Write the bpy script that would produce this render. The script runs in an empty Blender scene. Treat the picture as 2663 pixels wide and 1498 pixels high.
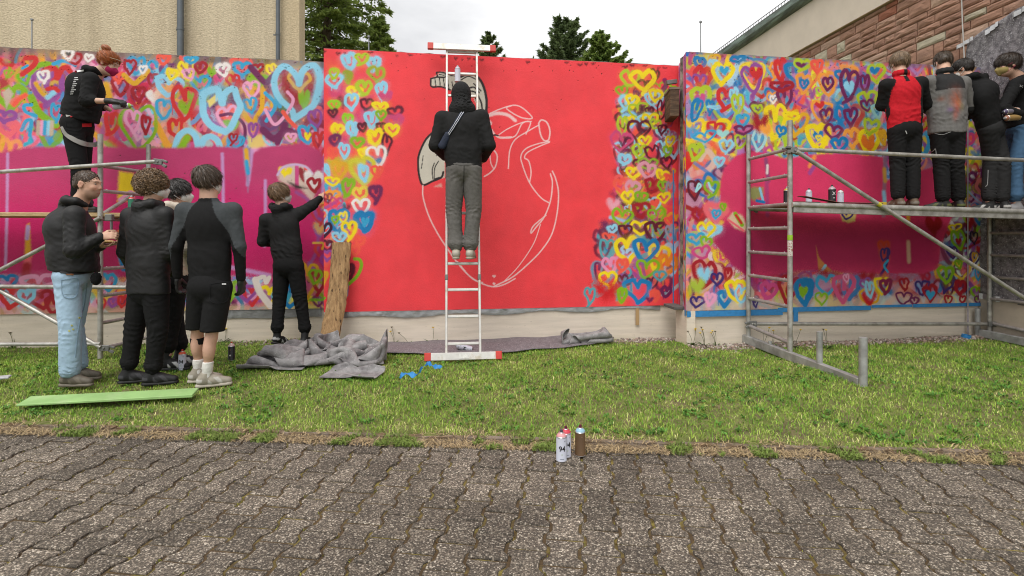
import bpy, bmesh, math, random
import numpy as np
from mathutils import Vector, Matrix

random.seed(7)
RNG = np.random.default_rng(7)
SC = bpy.context.scene
COL = SC.collection

# ------------------------------------------------------------------ camera
CAM_H = 1.42
FPX = 1380.0            # focal length in pixels of the 2663 px wide photograph
CX, HORIZON = 1331.5, 610.0
cam_data = bpy.data.cameras.new('camera')
cam_data.sensor_width = 36.0
cam_data.lens = 36.0 * FPX / 2663.0
cam_data.shift_y = -(749.0 - HORIZON) / 2663.0
cam_data.clip_start = 0.05
cam_data.clip_end = 2000.0
cam = bpy.data.objects.new('camera', cam_data)
COL.objects.link(cam)
cam.location = (0, 0, CAM_H)
cam.rotation_euler = (math.radians(90), 0, 0)
SC.camera = cam

# ------------------------------------------------------------------ sky, sun, exposure
SUN_EL, SUN_AZ = math.radians(60), math.radians(200)      # light comes from behind the camera
world = bpy.data.worlds.new('World')
SC.world = world
world.use_nodes = True
nt = world.node_tree
nt.nodes.clear()
n_out = nt.nodes.new('ShaderNodeOutputWorld')
n_bg = nt.nodes.new('ShaderNodeBackground')
n_sky = nt.nodes.new('ShaderNodeTexSky')
n_sky.sky_type = 'NISHITA'
n_sky.sun_disc = False
n_sky.sun_elevation = SUN_EL
n_sky.sun_rotation = SUN_AZ
n_sky.air_density = 1.0
n_sky.dust_density = 5.0
n_hs = nt.nodes.new('ShaderNodeHueSaturation')
n_hs.inputs['Saturation'].default_value = 0.12
n_hs.inputs['Value'].default_value = 1.0
n_tc = nt.nodes.new('ShaderNodeTexCoord')
n_map = nt.nodes.new('ShaderNodeMapping')
n_map.inputs['Scale'].default_value = (1.0, 1.0, 2.6)
n_map.inputs['Location'].default_value = (0.31, 0.1, 0.2)
n_noise = nt.nodes.new('ShaderNodeTexNoise')
n_noise.inputs['Scale'].default_value = 2.6
n_noise.inputs['Detail'].default_value = 7.0
n_noise.inputs['Roughness'].default_value = 0.52
n_ramp = nt.nodes.new('ShaderNodeValToRGB')
n_ramp.color_ramp.elements[0].position = 0.34
n_ramp.color_ramp.elements[0].color = (5.3, 5.35, 5.5, 1)
n_ramp.color_ramp.elements[1].position = 0.62
n_ramp.color_ramp.elements[1].color = (7.9, 7.9, 7.95, 1)
n_mix = nt.nodes.new('ShaderNodeMix')
n_mix.data_type = 'RGBA'
n_mix.inputs[0].default_value = 0.9
L = nt.links.new
L(n_tc.outputs['Generated'], n_map.inputs['Vector'])
L(n_map.outputs['Vector'], n_noise.inputs['Vector'])
L(n_noise.outputs['Fac'], n_ramp.inputs['Fac'])
L(n_sky.outputs['Color'], n_hs.inputs['Color'])
L(n_hs.outputs['Color'], n_mix.inputs[6])
L(n_ramp.outputs['Color'], n_mix.inputs[7])
L(n_mix.outputs[2], n_bg.inputs['Color'])
n_bg.inputs['Strength'].default_value = 0.10
L(n_bg.outputs['Background'], n_out.inputs['Surface'])

sun_data = bpy.data.lights.new('sun', 'SUN')
sun_data.energy = 1.5
sun_data.angle = math.radians(38)
sun_data.color = (1.0, 0.965, 0.91)
sun = bpy.data.objects.new('sun', sun_data)
COL.objects.link(sun)
_sd = Vector((math.sin(SUN_AZ) * math.cos(SUN_EL), math.cos(SUN_AZ) * math.cos(SUN_EL), math.sin(SUN_EL)))
sun.rotation_euler = _sd.to_track_quat('Z', 'Y').to_euler()
sun.location = _sd * 30

SC.view_settings.view_transform = 'Standard'
SC.view_settings.look = 'None'
SC.view_settings.gamma = 1.0
SC.view_settings.exposure = 0.66
SC.view_settings.use_curve_mapping = False
SC.render.engine = 'CYCLES'
SC.cycles.use_denoising = True
try:
    SC.cycles.denoiser = 'OPENIMAGEDENOISE'
    SC.cycles.denoising_input_passes = 'RGB_ALBEDO_NORMAL'
except Exception:
    pass
SC.cycles.pixel_filter_type = 'BLACKMAN_HARRIS'
SC.cycles.filter_width = 1.05
SC.cycles.max_bounces = 6
SC.cycles.diffuse_bounces = 3
SC.cycles.glossy_bounces = 3
SC.cycles.transparent_max_bounces = 8
SC.cycles.caustics_reflective = False
SC.cycles.caustics_refractive = False


# ------------------------------------------------------------------ helpers: places
def P(x, y, d):
    """World point seen at photograph pixel (x, y), standing d metres from the camera plane."""
    return np.array([(x - CX) / FPX * d, d, CAM_H + (HORIZON - y) / FPX * d])


def lawn_z(y):
    return np.interp(y, [3.3, 3.9, 4.5, 7.2], [0.0, 0.045, 0.10, 0.10])


def on_ground(x, y, lawn=True):
    """World point on the ground seen at pixel (x, y)."""
    z = 0.1
    for _ in range(6):
        d = (CAM_H - z) * FPX / (y - HORIZON)
        z = float(lawn_z(d)) if lawn else 0.0
    return np.array([(x - CX) / FPX * d, d, z])


def lin(c):
    """sRGB 0-255 to linear."""
    c = np.asarray(c, float) / 255.0
    return np.where(c <= 0.04045, c / 12.92, ((c + 0.055) / 1.055) ** 2.4)


def sm(a, b, x):
    t = np.clip((x - a) / (b - a), 0, 1)
    return t * t * (3 - 2 * t)


# ------------------------------------------------------------------ helpers: objects
def tag(o, label=None, cat=None, group=None, kind=None):
    if label: o['label'] = label
    if cat: o['category'] = cat
    if group: o['group'] = group
    if kind: o['kind'] = kind
    return o


def empty(name, loc, label=None, cat=None, group=None, rz=0.0):
    o = bpy.data.objects.new(name, None)
    o.empty_display_size = 0.1
    COL.objects.link(o)
    o.location = tuple(float(v) for v in loc)
    o.rotation_euler = (0, 0, rz)
    return tag(o, label, cat, group)


def link(name, me, mat=None, parent=None, loc=None):
    o = bpy.data.objects.new(name, me)
    COL.objects.link(o)
    if mat is not None and not me.materials:
        me.materials.append(mat)
    if parent is not None:
        o.parent = parent
    if loc is not None:
        o.location = tuple(float(v) for v in loc)
    return o


def mesh_np(name, V, F, smooth=False, cols=None, mat_idx=None):
    """Mesh from numpy verts (n,3) and faces: one (m,k) int array or a list of such arrays."""
    V = np.ascontiguousarray(V, dtype=np.float32)
    Fs = F if isinstance(F, (list, tuple)) else [F]
    Fs = [np.asarray(f, dtype=np.int32) for f in Fs if len(f)]
    me = bpy.data.meshes.new(name)
    me.vertices.add(len(V))
    me.vertices.foreach_set('co', V.ravel())
    loops = np.concatenate([f.ravel() for f in Fs])
    tot = np.concatenate([np.full(len(f), f.shape[1], np.int32) for f in Fs])
    start = np.concatenate([[0], np.cumsum(tot)[:-1]]).astype(np.int32)
    me.loops.add(len(loops))
    me.loops.foreach_set('vertex_index', loops)
    me.polygons.add(len(tot))
    me.polygons.foreach_set('loop_start', start)
    me.polygons.foreach_set('loop_total', tot)
    me.polygons.foreach_set('use_smooth', np.full(len(tot), bool(smooth)))
    if mat_idx is not None:
        me.polygons.foreach_set('material_index', np.asarray(mat_idx, np.int32))
    me.update(calc_edges=True)
    if cols is not None:
        a = me.color_attributes.new('Col', 'FLOAT_COLOR', 'POINT')
        c = np.ones((len(V), 4), np.float32)
        c[:, :3] = cols
        a.data.foreach_set('color', c.ravel())
    return me


class MB:
    """Collects simple solids into one mesh."""
    def __init__(s):
        s.V, s.F, s.n = [], [], 0

    def add(s, V, F):
        V = np.asarray(V, float)
        s.V.append(V)
        for f in F:
            s.F.append([i + s.n for i in f])
        s.n += len(V)
        return s

    def box(s, c, size, R=None):
        h = np.asarray(size, float) / 2
        v = np.array([[x, y, z] for x in (-1, 1) for y in (-1, 1) for z in (-1, 1)], float) * h
        if R is not None:
            v = v @ np.asarray(R).T
        v = v + np.asarray(c, float)
        return s.add(v, [(0, 1, 3, 2), (4, 6, 7, 5), (0, 4, 5, 1), (2, 3, 7, 6), (0, 2, 6, 4), (1, 5, 7, 3)])

    def beam(s, a, b, w, h, up=(0, 0, 1)):
        """Rectangular bar from a to b, w across and h along up."""
        a, b = np.asarray(a, float), np.asarray(b, float)
        t = b - a; ln = np.linalg.norm(t); t /= ln
        up = np.asarray(up, float); x = np.cross(t, up); x /= np.linalg.norm(x); u = np.cross(x, t)
        return s.box((a + b) / 2, (w, ln, h), np.stack([x, t, u], 1))

    def tube(s, pts, r, n=10, cap=True):
        pts = np.asarray(pts, float)
        r = np.broadcast_to(np.asarray(r, float), (len(pts),))
        V, F = tube_vf(pts, r, n)
        F = [tuple(f) for f in F]
        if cap:
            m = len(pts)
            F.append(tuple(range(n - 1, -1, -1)))
            F.append(tuple(range((m - 1) * n, m * n)))
        return s.add(V, F)

    def lathe(s, prof, c=(0, 0, 0), n=20, R=None):
        """prof: list of (r, z)."""
        a = np.linspace(0, 2 * math.pi, n, endpoint=False)
        V = np.array([[r * math.cos(t), r * math.sin(t), z] for r, z in prof for t in a])
        if R is not None:
            V = V @ np.asarray(R).T
        V = V + np.asarray(c, float)
        F = []
        for i in range(len(prof) - 1):
            for j in range(n):
                k = (j + 1) % n
                F.append((i * n + j, i * n + k, (i + 1) * n + k, (i + 1) * n + j))
        F.append(tuple(range(n - 1, -1, -1)))
        m = len(prof) - 1
        F.append(tuple(range(m * n, m * n + n)))
        return s.add(V, F)

    def prism(s, poly, z0, z1):
        """Extruded polygon poly [(x,y)...] between z0 and z1."""
        n = len(poly)
        V = [(x, y, z0) for x, y in poly] + [(x, y, z1) for x, y in poly]
        F = [tuple(range(n - 1, -1, -1)), tuple(range(n, 2 * n))]
        F += [(i, (i + 1) % n, n + (i + 1) % n, n + i) for i in range(n)]
        return s.add(V, F)

    def mesh(s, name, smooth=False, bevel=0.0, seg=1):
        me = bpy.data.meshes.new(name)
        V = np.concatenate(s.V)
        me.from_pydata([tuple(map(float, v)) for v in V], [], s.F)
        me.update()
        if bevel > 0:
            bm = bmesh.new(); bm.from_mesh(me)
            ed = [e for e in bm.edges if len(e.link_faces) == 2 and e.calc_face_angle(0) > 0.6]
            bmesh.ops.bevel(bm, geom=ed, offset=bevel, segments=seg, affect='EDGES', clamp_overlap=True)
            bm.to_mesh(me); bm.free()
        if smooth:
            me.polygons.foreach_set('use_smooth', np.ones(len(me.polygons), bool))
        return me

    def build(s, name, mat, parent=None, smooth=False, bevel=0.0, seg=1, origin=None):
        if origin is not None:
            s.V = [v - np.asarray(origin, float) for v in s.V]
        me = s.mesh(name, smooth, bevel, seg)
        if smooth:
            try:
                me.set_sharp_from_angle(angle=math.radians(40))
            except Exception:
                pass
        return link(name, me, mat, parent, origin)


def tube_vf(pts, r, n=8):
    pts = np.asarray(pts, float)
    m = len(pts)
    t = np.gradient(pts, axis=0)
    t /= np.linalg.norm(t, axis=1)[:, None] + 1e-12
    ref = np.array([0, 0, 1.0]) if abs(t[0][2]) < 0.9 else np.array([1.0, 0, 0])
    x = np.cross(ref, t[0]); x /= np.linalg.norm(x)
    a = np.linspace(0, 2 * math.pi, n, endpoint=False)
    V = np.empty((m, n, 3))
    for i in range(m):
        x = x - t[i] * np.dot(x, t[i]); x /= np.linalg.norm(x) + 1e-12
        y = np.cross(t[i], x)
        V[i] = pts[i] + r[i] * (np.cos(a)[:, None] * x + np.sin(a)[:, None] * y)
    idx = np.arange(m * n).reshape(m, n)
    F = np.stack([idx[:-1], np.roll(idx, -1, 1)[:-1], np.roll(idx, -1, 1)[1:], idx[1:]], -1).reshape(-1, 4)
    return V.reshape(-1, 3), F


def smooth_path(pts, n):
    """Catmull-Rom through pts, n samples."""
    p = np.asarray(pts, float)
    q = np.vstack([2 * p[0] - p[1], p, 2 * p[-1] - p[-2]])
    s = np.linspace(0, len(p) - 1 - 1e-9, n)
    i = s.astype(int); f = (s - i)[:, None]
    a, b, c, d = q[i], q[i + 1], q[i + 2], q[i + 3]
    return 0.5 * (2 * b + (c - a) * f + (2 * a - 5 * b + 4 * c - d) * f ** 2 + (3 * b - a - 3 * c + d) * f ** 3)


def rotz(a):
    c, s = math.cos(a), math.sin(a)
    return np.array([[c, -s, 0], [s, c, 0], [0, 0, 1.0]])


# ------------------------------------------------------------------ helpers: materials
MATS = {}


def mat(name, col, rough=0.7, var=0.12, vscale=6.0, bump=0.0, bscale=60.0, metal=0.0, spec=0.4, attr=False,
        col2=None, mscale=3.0, mlo=0.45, mhi=0.6, speck=None, sscale=400.0, slo=0.62, spec_amt=1.0, sheen=0.0, stretch=None, coat=0.0):
    """Principled material: base colour with soft noise variation, optional second colour patches,
    optional fine specks, noise bump. attr: take the base colour from the mesh attribute Col."""
    if name in MATS:
        return MATS[name]
    m = bpy.data.materials.new(name)
    m.use_nodes = True
    nt = m.node_tree; N = nt.nodes; Lk = nt.links.new
    b = N['Principled BSDF']
    b.inputs['Roughness'].default_value = rough
    b.inputs['Metallic'].default_value = metal
    b.inputs['Specular IOR Level'].default_value = spec
    if sheen: b.inputs['Sheen Weight'].default_value = sheen
    if coat: b.inputs['Coat Weight'].default_value = coat
    tc = N.new('ShaderNodeTexCoord')
    vec = tc.outputs['Object']
    if stretch:
        mp = N.new('ShaderNodeMapping'); mp.inputs['Scale'].default_value = stretch
        Lk(vec, mp.inputs['Vector']); vec = mp.outputs['Vector']

    def noise(scale, detail=4, rough_=0.55):
        n = N.new('ShaderNodeTexNoise')
        n.inputs['Scale'].default_value = scale; n.inputs['Detail'].default_value = detail
        n.inputs['Roughness'].default_value = rough_
        Lk(vec, n.inputs['Vector'])
        return n

    def ramp(src, lo, hi):
        r = N.new('ShaderNodeMapRange')
        r.inputs[1].default_value = lo; r.inputs[2].default_value = hi
        Lk(src, r.inputs[0])
        return r.outputs[0]

    def mix(fac, a, c2, mode='MIX'):
        x = N.new('ShaderNodeMix'); x.data_type = 'RGBA'; x.blend_type = mode
        if isinstance(fac, float): x.inputs[0].default_value = fac
        else: Lk(fac, x.inputs[0])
        for sock, v in ((x.inputs[6], a), (x.inputs[7], c2)):
            if isinstance(v, tuple): sock.default_value = v
            else: Lk(v, sock)
        return x.outputs[2]
    if attr:
        at = N.new('ShaderNodeAttribute'); at.attribute_name = 'Col'
        c = at.outputs['Color']
    else:
        c = (*[float(v) for v in col[:3]], 1.0)
    if col2 is not None:
        c = mix(ramp(noise(mscale, 6, 0.6).outputs['Fac'], mlo, mhi), c, (*[float(v) for v in col2[:3]], 1.0))
    if var > 0:
        n = noise(vscale, 5, 0.6)
        r = N.new('ShaderNodeMapRange')
        r.inputs[1].default_value = 0.3; r.inputs[2].default_value = 0.7
        r.inputs[3].default_value = 1 - var; r.inputs[4].default_value = 1 + var
        Lk(n.outputs['Fac'], r.inputs[0])
        cr = N.new('ShaderNodeCombineColor')
        for k in range(3): Lk(r.outputs[0], cr.inputs[k])
        c = mix(1.0, c, cr.outputs[0], 'MULTIPLY')
    if speck is not None:
        n = noise(sscale, 2, 0.5)
        f = ramp(n.outputs['Fac'], slo, slo + 0.05)
        if spec_amt < 1.0:
            mu = N.new('ShaderNodeMath'); mu.operation = 'MULTIPLY'; mu.inputs[1].default_value = spec_amt
            Lk(f, mu.inputs[0]); f = mu.outputs[0]
        c = mix(f, c, (*[float(v) for v in speck[:3]], 1.0))
    if isinstance(c, tuple): b.inputs['Base Color'].default_value = c
    else: Lk(c, b.inputs['Base Color'])
    if bump > 0:
        n = noise(bscale, 4, 0.6)
        bp = N.new('ShaderNodeBump'); bp.inputs['Strength'].default_value = 1.0
        bp.inputs['Distance'].default_value = bump
        Lk(n.outputs['Fac'], bp.inputs['Height']); Lk(bp.outputs['Normal'], b.inputs['Normal'])
    MATS[name] = m
    return m
# ================================================================== the setting
def wall_dir(slope):
    t = np.array([1.0, slope, 0.0]); return t / np.linalg.norm(t)


TW = wall_dir(0.147)                     # direction in which the three painted walls run
NW = np.array([TW[1], -TW[0], 0.0])      # their front normal (towards the camera)
COLV = np.array([0.139, 1.0, 0.0]); COLV /= np.linalg.norm(COLV)   # paving columns run away along this
COLU = np.array([COLV[1], -COLV[0], 0.0])


def kerb_y(x):      # depth of the kerb's centre line
    return 3.655 - 0.075 * x


def pave_edge(x):
    return kerb_y(x) - 0.125


# ---- soil and lawn sheets
M_soil = mat('soil', (0.15, 0.17, 0.045), 0.95, 0.3, 9, 0.02, 40, col2=(0.15, 0.125, 0.06), mscale=7)
M_bed = mat('joint_moss', (0.085, 0.054, 0.025), 0.95, 0.35, 14, 0.01, 90, col2=(0.17, 0.135, 0.03), mscale=7, mlo=0.5, mhi=0.66)
xs = np.concatenate([[-300, -60, -20], np.linspace(-8, 8, 81), [20, 60, 300]])
ys = np.concatenate([[-60, -5, 0.5, 2.0], np.linspace(3.0, 7.6, 60), [10, 16, 30, 80, 400]])
gx, gy = np.meshgrid(xs, ys, indexing='ij')
gz = np.where(gy > kerb_y(gx), lawn_z(gy - (kerb_y(gx) - 3.655)), -0.03)
gz = gz + np.where((gy > kerb_y(gx)) & (gy < 7.6) & (abs(gx) < 8.1), 0.012 * np.sin(gx * 2.3 + 1) * np.sin(gy * 2.9) + 0.006 * np.sin(gx * 7 + gy * 5), 0) - 0.012
idx = np.arange(gx.size).reshape(gx.shape)
Fq = np.stack([idx[:-1, :-1], idx[1:, :-1], idx[1:, 1:], idx[:-1, 1:]], -1).reshape(-1, 4)
tag(link('ground', mesh_np('ground', np.stack([gx, gy, gz], -1).reshape(-1, 3), Fq, True), M_soil), kind='structure')


def ground_z(x, y):
    x = np.asarray(x, float); y = np.asarray(y, float)
    z = np.where(y > kerb_y(x), lawn_z(y - (kerb_y(x) - 3.655)), 0.0)
    return z + np.where(y > kerb_y(x), 0.012 * np.sin(x * 2.3 + 1) * np.sin(y * 2.9) + 0.006 * np.sin(x * 7 + y * 5) - 0.012, 0)


# ---- paving of interlocking double-T blocks
paving = empty('paving', (0, 0, 0)); paving['kind'] = 'structure'
bx = [(-9, 0.2), (9, 0.2)]
sheet = np.array([[-9, 0.2, -0.009], [9, 0.2, -0.009], [9, kerb_y(9) - 0.02, -0.009], [-9, kerb_y(-9) - 0.02, -0.009]])
link('joint_bed', mesh_np('joint_bed', sheet, np.array([[0, 1, 2, 3]])), M_bed, paving)


def paving_material():
    m = bpy.data.materials.new('exposed_aggregate')
    m.use_nodes = True
    nt = m.node_tree; N = nt.nodes; Lk = nt.links.new
    b = N['Principled BSDF']; b.inputs['Roughness'].default_value = 0.9
    b.inputs['Specular IOR Level'].default_value = 0.25
    geo = N.new('ShaderNodeNewGeometry')
    oi = N.new('ShaderNodeObjectInfo')
    vor = N.new('ShaderNodeTexVoronoi'); vor.inputs['Scale'].default_value = 135
    Lk(geo.outputs['Position'], vor.inputs['Vector'])
    sep = N.new('ShaderNodeSeparateColor'); Lk(vor.outputs['Color'], sep.inputs[0])
    cr = N.new('ShaderNodeValToRGB')
    els = cr.color_ramp.elements
    els[0].position = 0.0; els[0].color = (0.088, 0.076, 0.063, 1)
    els[1].position = 1.0; els[1].color = (0.54, 0.475, 0.39, 1)
    for p, c in ((0.38, (0.118, 0.098, 0.078)), (0.6, (0.178, 0.148, 0.117)), (0.86, (0.285, 0.24, 0.19))):
        e = els.new(p); e.color = (*c, 1)
    Lk(sep.outputs[0], cr.inputs['Fac'])
    edge = N.new('ShaderNodeMapRange'); edge.inputs[1].default_value = 0.1; edge.inputs[2].default_value = 0.75
    edge.inputs[3].default_value = 1.0; edge.inputs[4].default_value = 0.6
    Lk(vor.outputs['Distance'], edge.inputs[0])
    edge.inputs[1].default_value = 0.35; edge.inputs[2].default_value = 0.62
    big = N.new('ShaderNodeTexNoise'); big.inputs['Scale'].default_value = 2.2; big.inputs['Detail'].default_value = 4
    Lk(geo.outputs['Position'], big.inputs['Vector'])
    mr = N.new('ShaderNodeMapRange'); mr.inputs[1].default_value = 0.3; mr.inputs[2].default_value = 0.7
    mr.inputs[3].default_value = 0.72; mr.inputs[4].default_value = 1.2
    Lk(big.outputs['Fac'], mr.inputs[0])
    rr = N.new('ShaderNodeMapRange'); rr.inputs[3].default_value = 0.76; rr.inputs[4].default_value = 1.2
    Lk(oi.outputs['Random'], rr.inputs[0])
    mu = N.new('ShaderNodeMath'); mu.operation = 'MULTIPLY'
    Lk(mr.outputs[0], mu.inputs[0]); Lk(rr.outputs[0], mu.inputs[1])
    mu2 = N.new('ShaderNodeMath'); mu2.operation = 'MULTIPLY'
    Lk(mu.outputs[0], mu2.inputs[0]); Lk(edge.outputs[0], mu2.inputs[1])
    vm = N.new('ShaderNodeVectorMath'); vm.operation = 'SCALE'
    Lk(cr.outputs['Color'], vm.inputs[0]); Lk(mu2.outputs[0], vm.inputs['Scale'])
    Lk(vm.outputs['Vector'], b.inputs['Base Color'])
    bp = N.new('ShaderNodeBump'); bp.inputs['Distance'].default_value = 0.003; bp.inputs['Strength'].default_value = 0.8
    bp.invert = True
    Lk(vor.outputs['Distance'], bp.inputs['Height']); Lk(bp.outputs['Normal'], b.inputs['Normal'])
    return m


M_pave = paving_material()
PW, PL, PA = 0.165, 0.20, 0.0125


def block_mesh(seed):
    r = random.Random(seed)
    g = 0.0075
    ge = 0.0062
    yy = [-PL / 2 + ge, -PL / 4 - 0.014, -PL / 4 + 0.014, PL / 4 - 0.014, PL / 4 + 0.014, PL / 2 - ge]
    hw = [PA, PA, -PA, -PA, PA, PA]
    out = [(PW / 2 + a - g, y) for y, a in zip(yy, hw)] + [(-(PW / 2 + a - g), y) for y, a in zip(yy[::-1], hw[::-1])]
    n = len(out); V = []; F = []
    for z, ins in ((-0.05, 0), (-0.007, 0), (-0.0015, 0.003), (0, 0.008)):
        for x, y in out:
            k = 1 - ins / 0.09
            V.append((x * k + r.uniform(-.001, .001), y * k + r.uniform(-.001, .001), z + (r.uniform(-.0008, .0008) if z > -0.01 else 0)))
    for q in range(3):
        for i in range(n):
            j = (i + 1) % n
            F.append((q * n + i, q * n + j, (q + 1) * n + j, (q + 1) * n + i))
    t = 3 * n
    F += [(t + 0, t + 1, t + 10, t + 11), (t + 1, t + 2, t + 9, t + 10), (t + 2, t + 3, t + 8, t + 9), (t + 3, t + 4, t + 7, t + 8), (t + 4, t + 5, t + 6, t + 7)]
    return V, F


blk = [block_mesh(i) for i in range(5)]
blk_me = []
for V, F in blk:
    me = bpy.data.meshes.new('paving_block'); me.from_pydata(V, [], F); me.update(); me.materials.append(M_pave); blk_me.append(me)
PO = np.array([0.055, 2.3, 0.0])
near, rest = [], MB()
ang = math.atan2(COLV[1], COLV[0]) - math.pi / 2
for i in range(-46, 47):
    for j in range(-12, 16):
        c = PO + COLU * (i * PW) + COLV * ((j + 0.5 * (i % 2)) * PL)
        if c[1] > pave_edge(c[0]) + 0.13 or c[1] < 0.6 or abs(c[0]) > 6:
            continue
        px = CX + c[0] / c[1] * FPX; py = HORIZON + CAM_H / c[1] * FPX
        vis = -60 < px < 2723 and py < 1560
        near.append((vis, py, c, i, j))
near.sort(key=lambda t: (not t[0], -t[1]))
Rb = rotz(ang)
for q, (vis, py, c, i, j) in enumerate(near):
    dz = random.uniform(-.004, .004)
    if vis and q < 300:
        o = link('paving_block', blk_me[q % 5], None, paving, (c[0], c[1], dz))
        o.rotation_euler = (random.uniform(-.012, .012), random.uniform(-.012, .012), ang + (math.pi if q % 2 else 0) + random.uniform(-.01, .01))
    else:
        V, F = blk[q % 5]
        rest.add(np.array(V) @ Rb.T + np.array([c[0], c[1], dz]), F)
o = rest.build('paving_blocks_beyond', M_pave, paving); o['kind'] = 'stuff'

# ---- kerb of concrete edging stones
kerb = empty('kerb', (0, 0, 0)); kerb['kind'] = 'structure'
M_kerb = mat('kerb_concrete', (0.20, 0.16, 0.125), 0.92, 0.3, 12, 0.006, 80, col2=(0.15, 0.095, 0.05), mscale=9, mlo=.4, mhi=.6, speck=(0.38, 0.35, 0.3), sscale=220, slo=0.63)
kdir = np.array([1, -0.075, 0]); kdir /= np.linalg.norm(kdir)
for k in range(-6, 7):
    a = np.array([k * 1.0 + 0.13, kerb_y(k * 1.0 + 0.13), 0.0])
    mb = MB()
    mb.beam((0.004, 0, -0.082), (0.990, 0, -0.082 + random.uniform(-.006, .006)), 0.075, 0.2)
    me = mb.mesh('kerb_stone', bevel=0.012, seg=2)
    o = link('kerb_stone', me, M_kerb, kerb, a + np.array([0, 0, random.uniform(-.005, .004)]))
    o.rotation_euler = (0, 0, math.atan2(kdir[1], kdir[0]))

# ---- dry strip of sand and thatch between kerb and paving, gravel margin along the walls
M_thatch = mat('dry_thatch', (0.20, 0.148, 0.095), 0.97, 0.4, 18, 0.012, 70, col2=(0.10, 0.07, 0.04), mscale=10, speck=(0.42, 0.34, 0.22), sscale=120, slo=0.6)


def strip(name, xs, y0f, y1f, zf, m, ny=8, kind='structure', zn=0.006):
    ys = np.linspace(0, 1, ny)
    X, T = np.meshgrid(xs, ys, indexing='ij')
    Y = y0f(X) + (y1f(X) - y0f(X)) * T
    Z = zf(X, Y) + zn * (np.sin(X * 31 + Y * 17) * np.sin(X * 13 - Y * 41))
    idx = np.arange(X.size).reshape(X.shape)
    F = np.stack([idx[:-1, :-1], idx[1:, :-1], idx[1:, 1:], idx[:-1, 1:]], -1).reshape(-1, 4)
    return tag(link(name, mesh_np(name, np.stack([X, Y, Z], -1).reshape(-1, 3), F, True), m), kind=kind)


strip('verge', np.linspace(-6.5, 6.5, 420), lambda x: pave_edge(x) - 0.045 + 0.03 * np.sin(x * 9) + 0.02 * np.sin(x * 23), lambda x: kerb_y(x) - 0.043,
      lambda x, y: -0.014 + 0.022 * sm(0.0, 0.09, y - pave_edge(x) + .045), M_thatch, 14, zn=.008)


def blades(name, pts, h, lean, w, cols, mat_, seed=1, kind='stuff', parent=None):
    """Grass: pts (n,3) roots, h heights, lean 0..1, w widths, cols (n,3)."""
    r = np.random.default_rng(seed)
    n = len(pts)
    az = r.uniform(0, 2 * np.pi, n)
    dirv = np.stack([np.cos(az), np.sin(az), np.zeros(n)], 1)
    az2 = az + np.pi / 2 + r.uniform(-.6, .6, n)
    side = np.stack([np.cos(az2), np.sin(az2), np.zeros(n)], 1) * (w / 2)[:, None]
    up = np.array([0, 0, 1.0])
    mid = pts + dirv * (h * lean * 0.35)[:, None] + up * (h * 0.6 * (1 - 0.35 * lean))[:, None]
    tip = pts + dirv * (h * lean)[:, None] + up * (h * (1 - 0.55 * lean))[:, None]
    V = np.stack([pts - side, pts + side, mid + side * .8, mid - side * .8, tip], 1).reshape(-1, 3)
    b = np.arange(n)[:, None] * 5
    Fq = b + np.array([[0, 1, 2, 3]]); Ft = b + np.array([[3, 2, 4]])
    C = np.repeat(cols, 5, 0)
    me = mesh_np(name, V, [Fq, Ft], False, C)
    o = link(name, me, mat_, parent)
    if kind: o['kind'] = kind
    return o


M_grass = mat('grass_blade', (0, 0, 0), 0.6, 0.0, attr=True, spec=0.25)


def lowf(x, y, s=1.0, ph=0.0):
    return (np.sin(x * 1.7 * s + ph) * np.sin(y * 2.1 * s + 1.3 + ph) + 0.6 * np.sin(x * 3.9 * s + y * 2.7 * s + ph) + 0.5 * np.sin(x * 6.1 * s - y * 7.3 * s + 2 * ph)) / 2.1


def wall_y(x):                     # front line of the painted walls at ground level
    return np.where(x < -2.215, 6.79 + 0.147 * (x + 2.40), np.where(x < 2.09, 6.245 + 0.147 * (x + 2.215), 6.36 + 0.147 * (x - 2.085)))


n = 175000
gxp = RNG.uniform(-6.4, 6.6, n)
t = RNG.uniform(0, 1, n)
y0 = kerb_y(gxp) + 0.012 + .03 * lowf(gxp, gxp, 6); y1 = np.minimum(wall_y(gxp) - 0.02, 6.9)
gyp = y0 + (y1 - y0) * t
keep = np.abs((gxp) / gyp) < 1.05
# thinner close to the wall where stones lie
marg = wall_y(gxp) - gyp
keep &= ~((marg < 0.30 + 0.12 * lowf(gxp, gyp, 2)) & (RNG.uniform(0, 1, n) < np.where(gxp > 1.5, 0.93, 0.6)))
gxp, gyp = gxp[keep], gyp[keep]; n = len(gxp)
q = lowf(gxp, gyp, 1.0) * 0.5 + 0.5
dry = np.clip(0.27 + 0.36 * lowf(gxp, gyp, 2.7, 1.1) + RNG.normal(0, .27, n), 0, 1)
dry = np.where(gyp - kerb_y(gxp) < 0.14, np.clip(dry + 0.35 * RNG.uniform(0, 1, n), 0, 1), dry)
lush = np.array([0.105, 0.235, 0.022]); mid_ = np.array([0.275, 0.385, 0.055]); straw = np.array([0.60, 0.53, 0.27])
cols = np.where((dry < .5)[:, None], lush + (mid_ - lush) * (dry / .5)[:, None], mid_ + (straw - mid_) * ((dry - .5) / .5)[:, None] ** 1.4)
cols = cols * (1.16 * RNG.uniform(0.72, 1.25, n))[:, None]
h = RNG.uniform(0.022, 0.055, n) * (0.7 + 0.45 * q)
lawn_o = blades('grass', np.stack([gxp, gyp, ground_z(gxp, gyp) - 0.004], 1), h, RNG.uniform(0.25, 1.0, n), RNG.uniform(0.0035, 0.0065, n), cols, M_grass, 3)
tag(lawn_o, 'short green lawn with straw coloured blades', 'grass')
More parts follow.
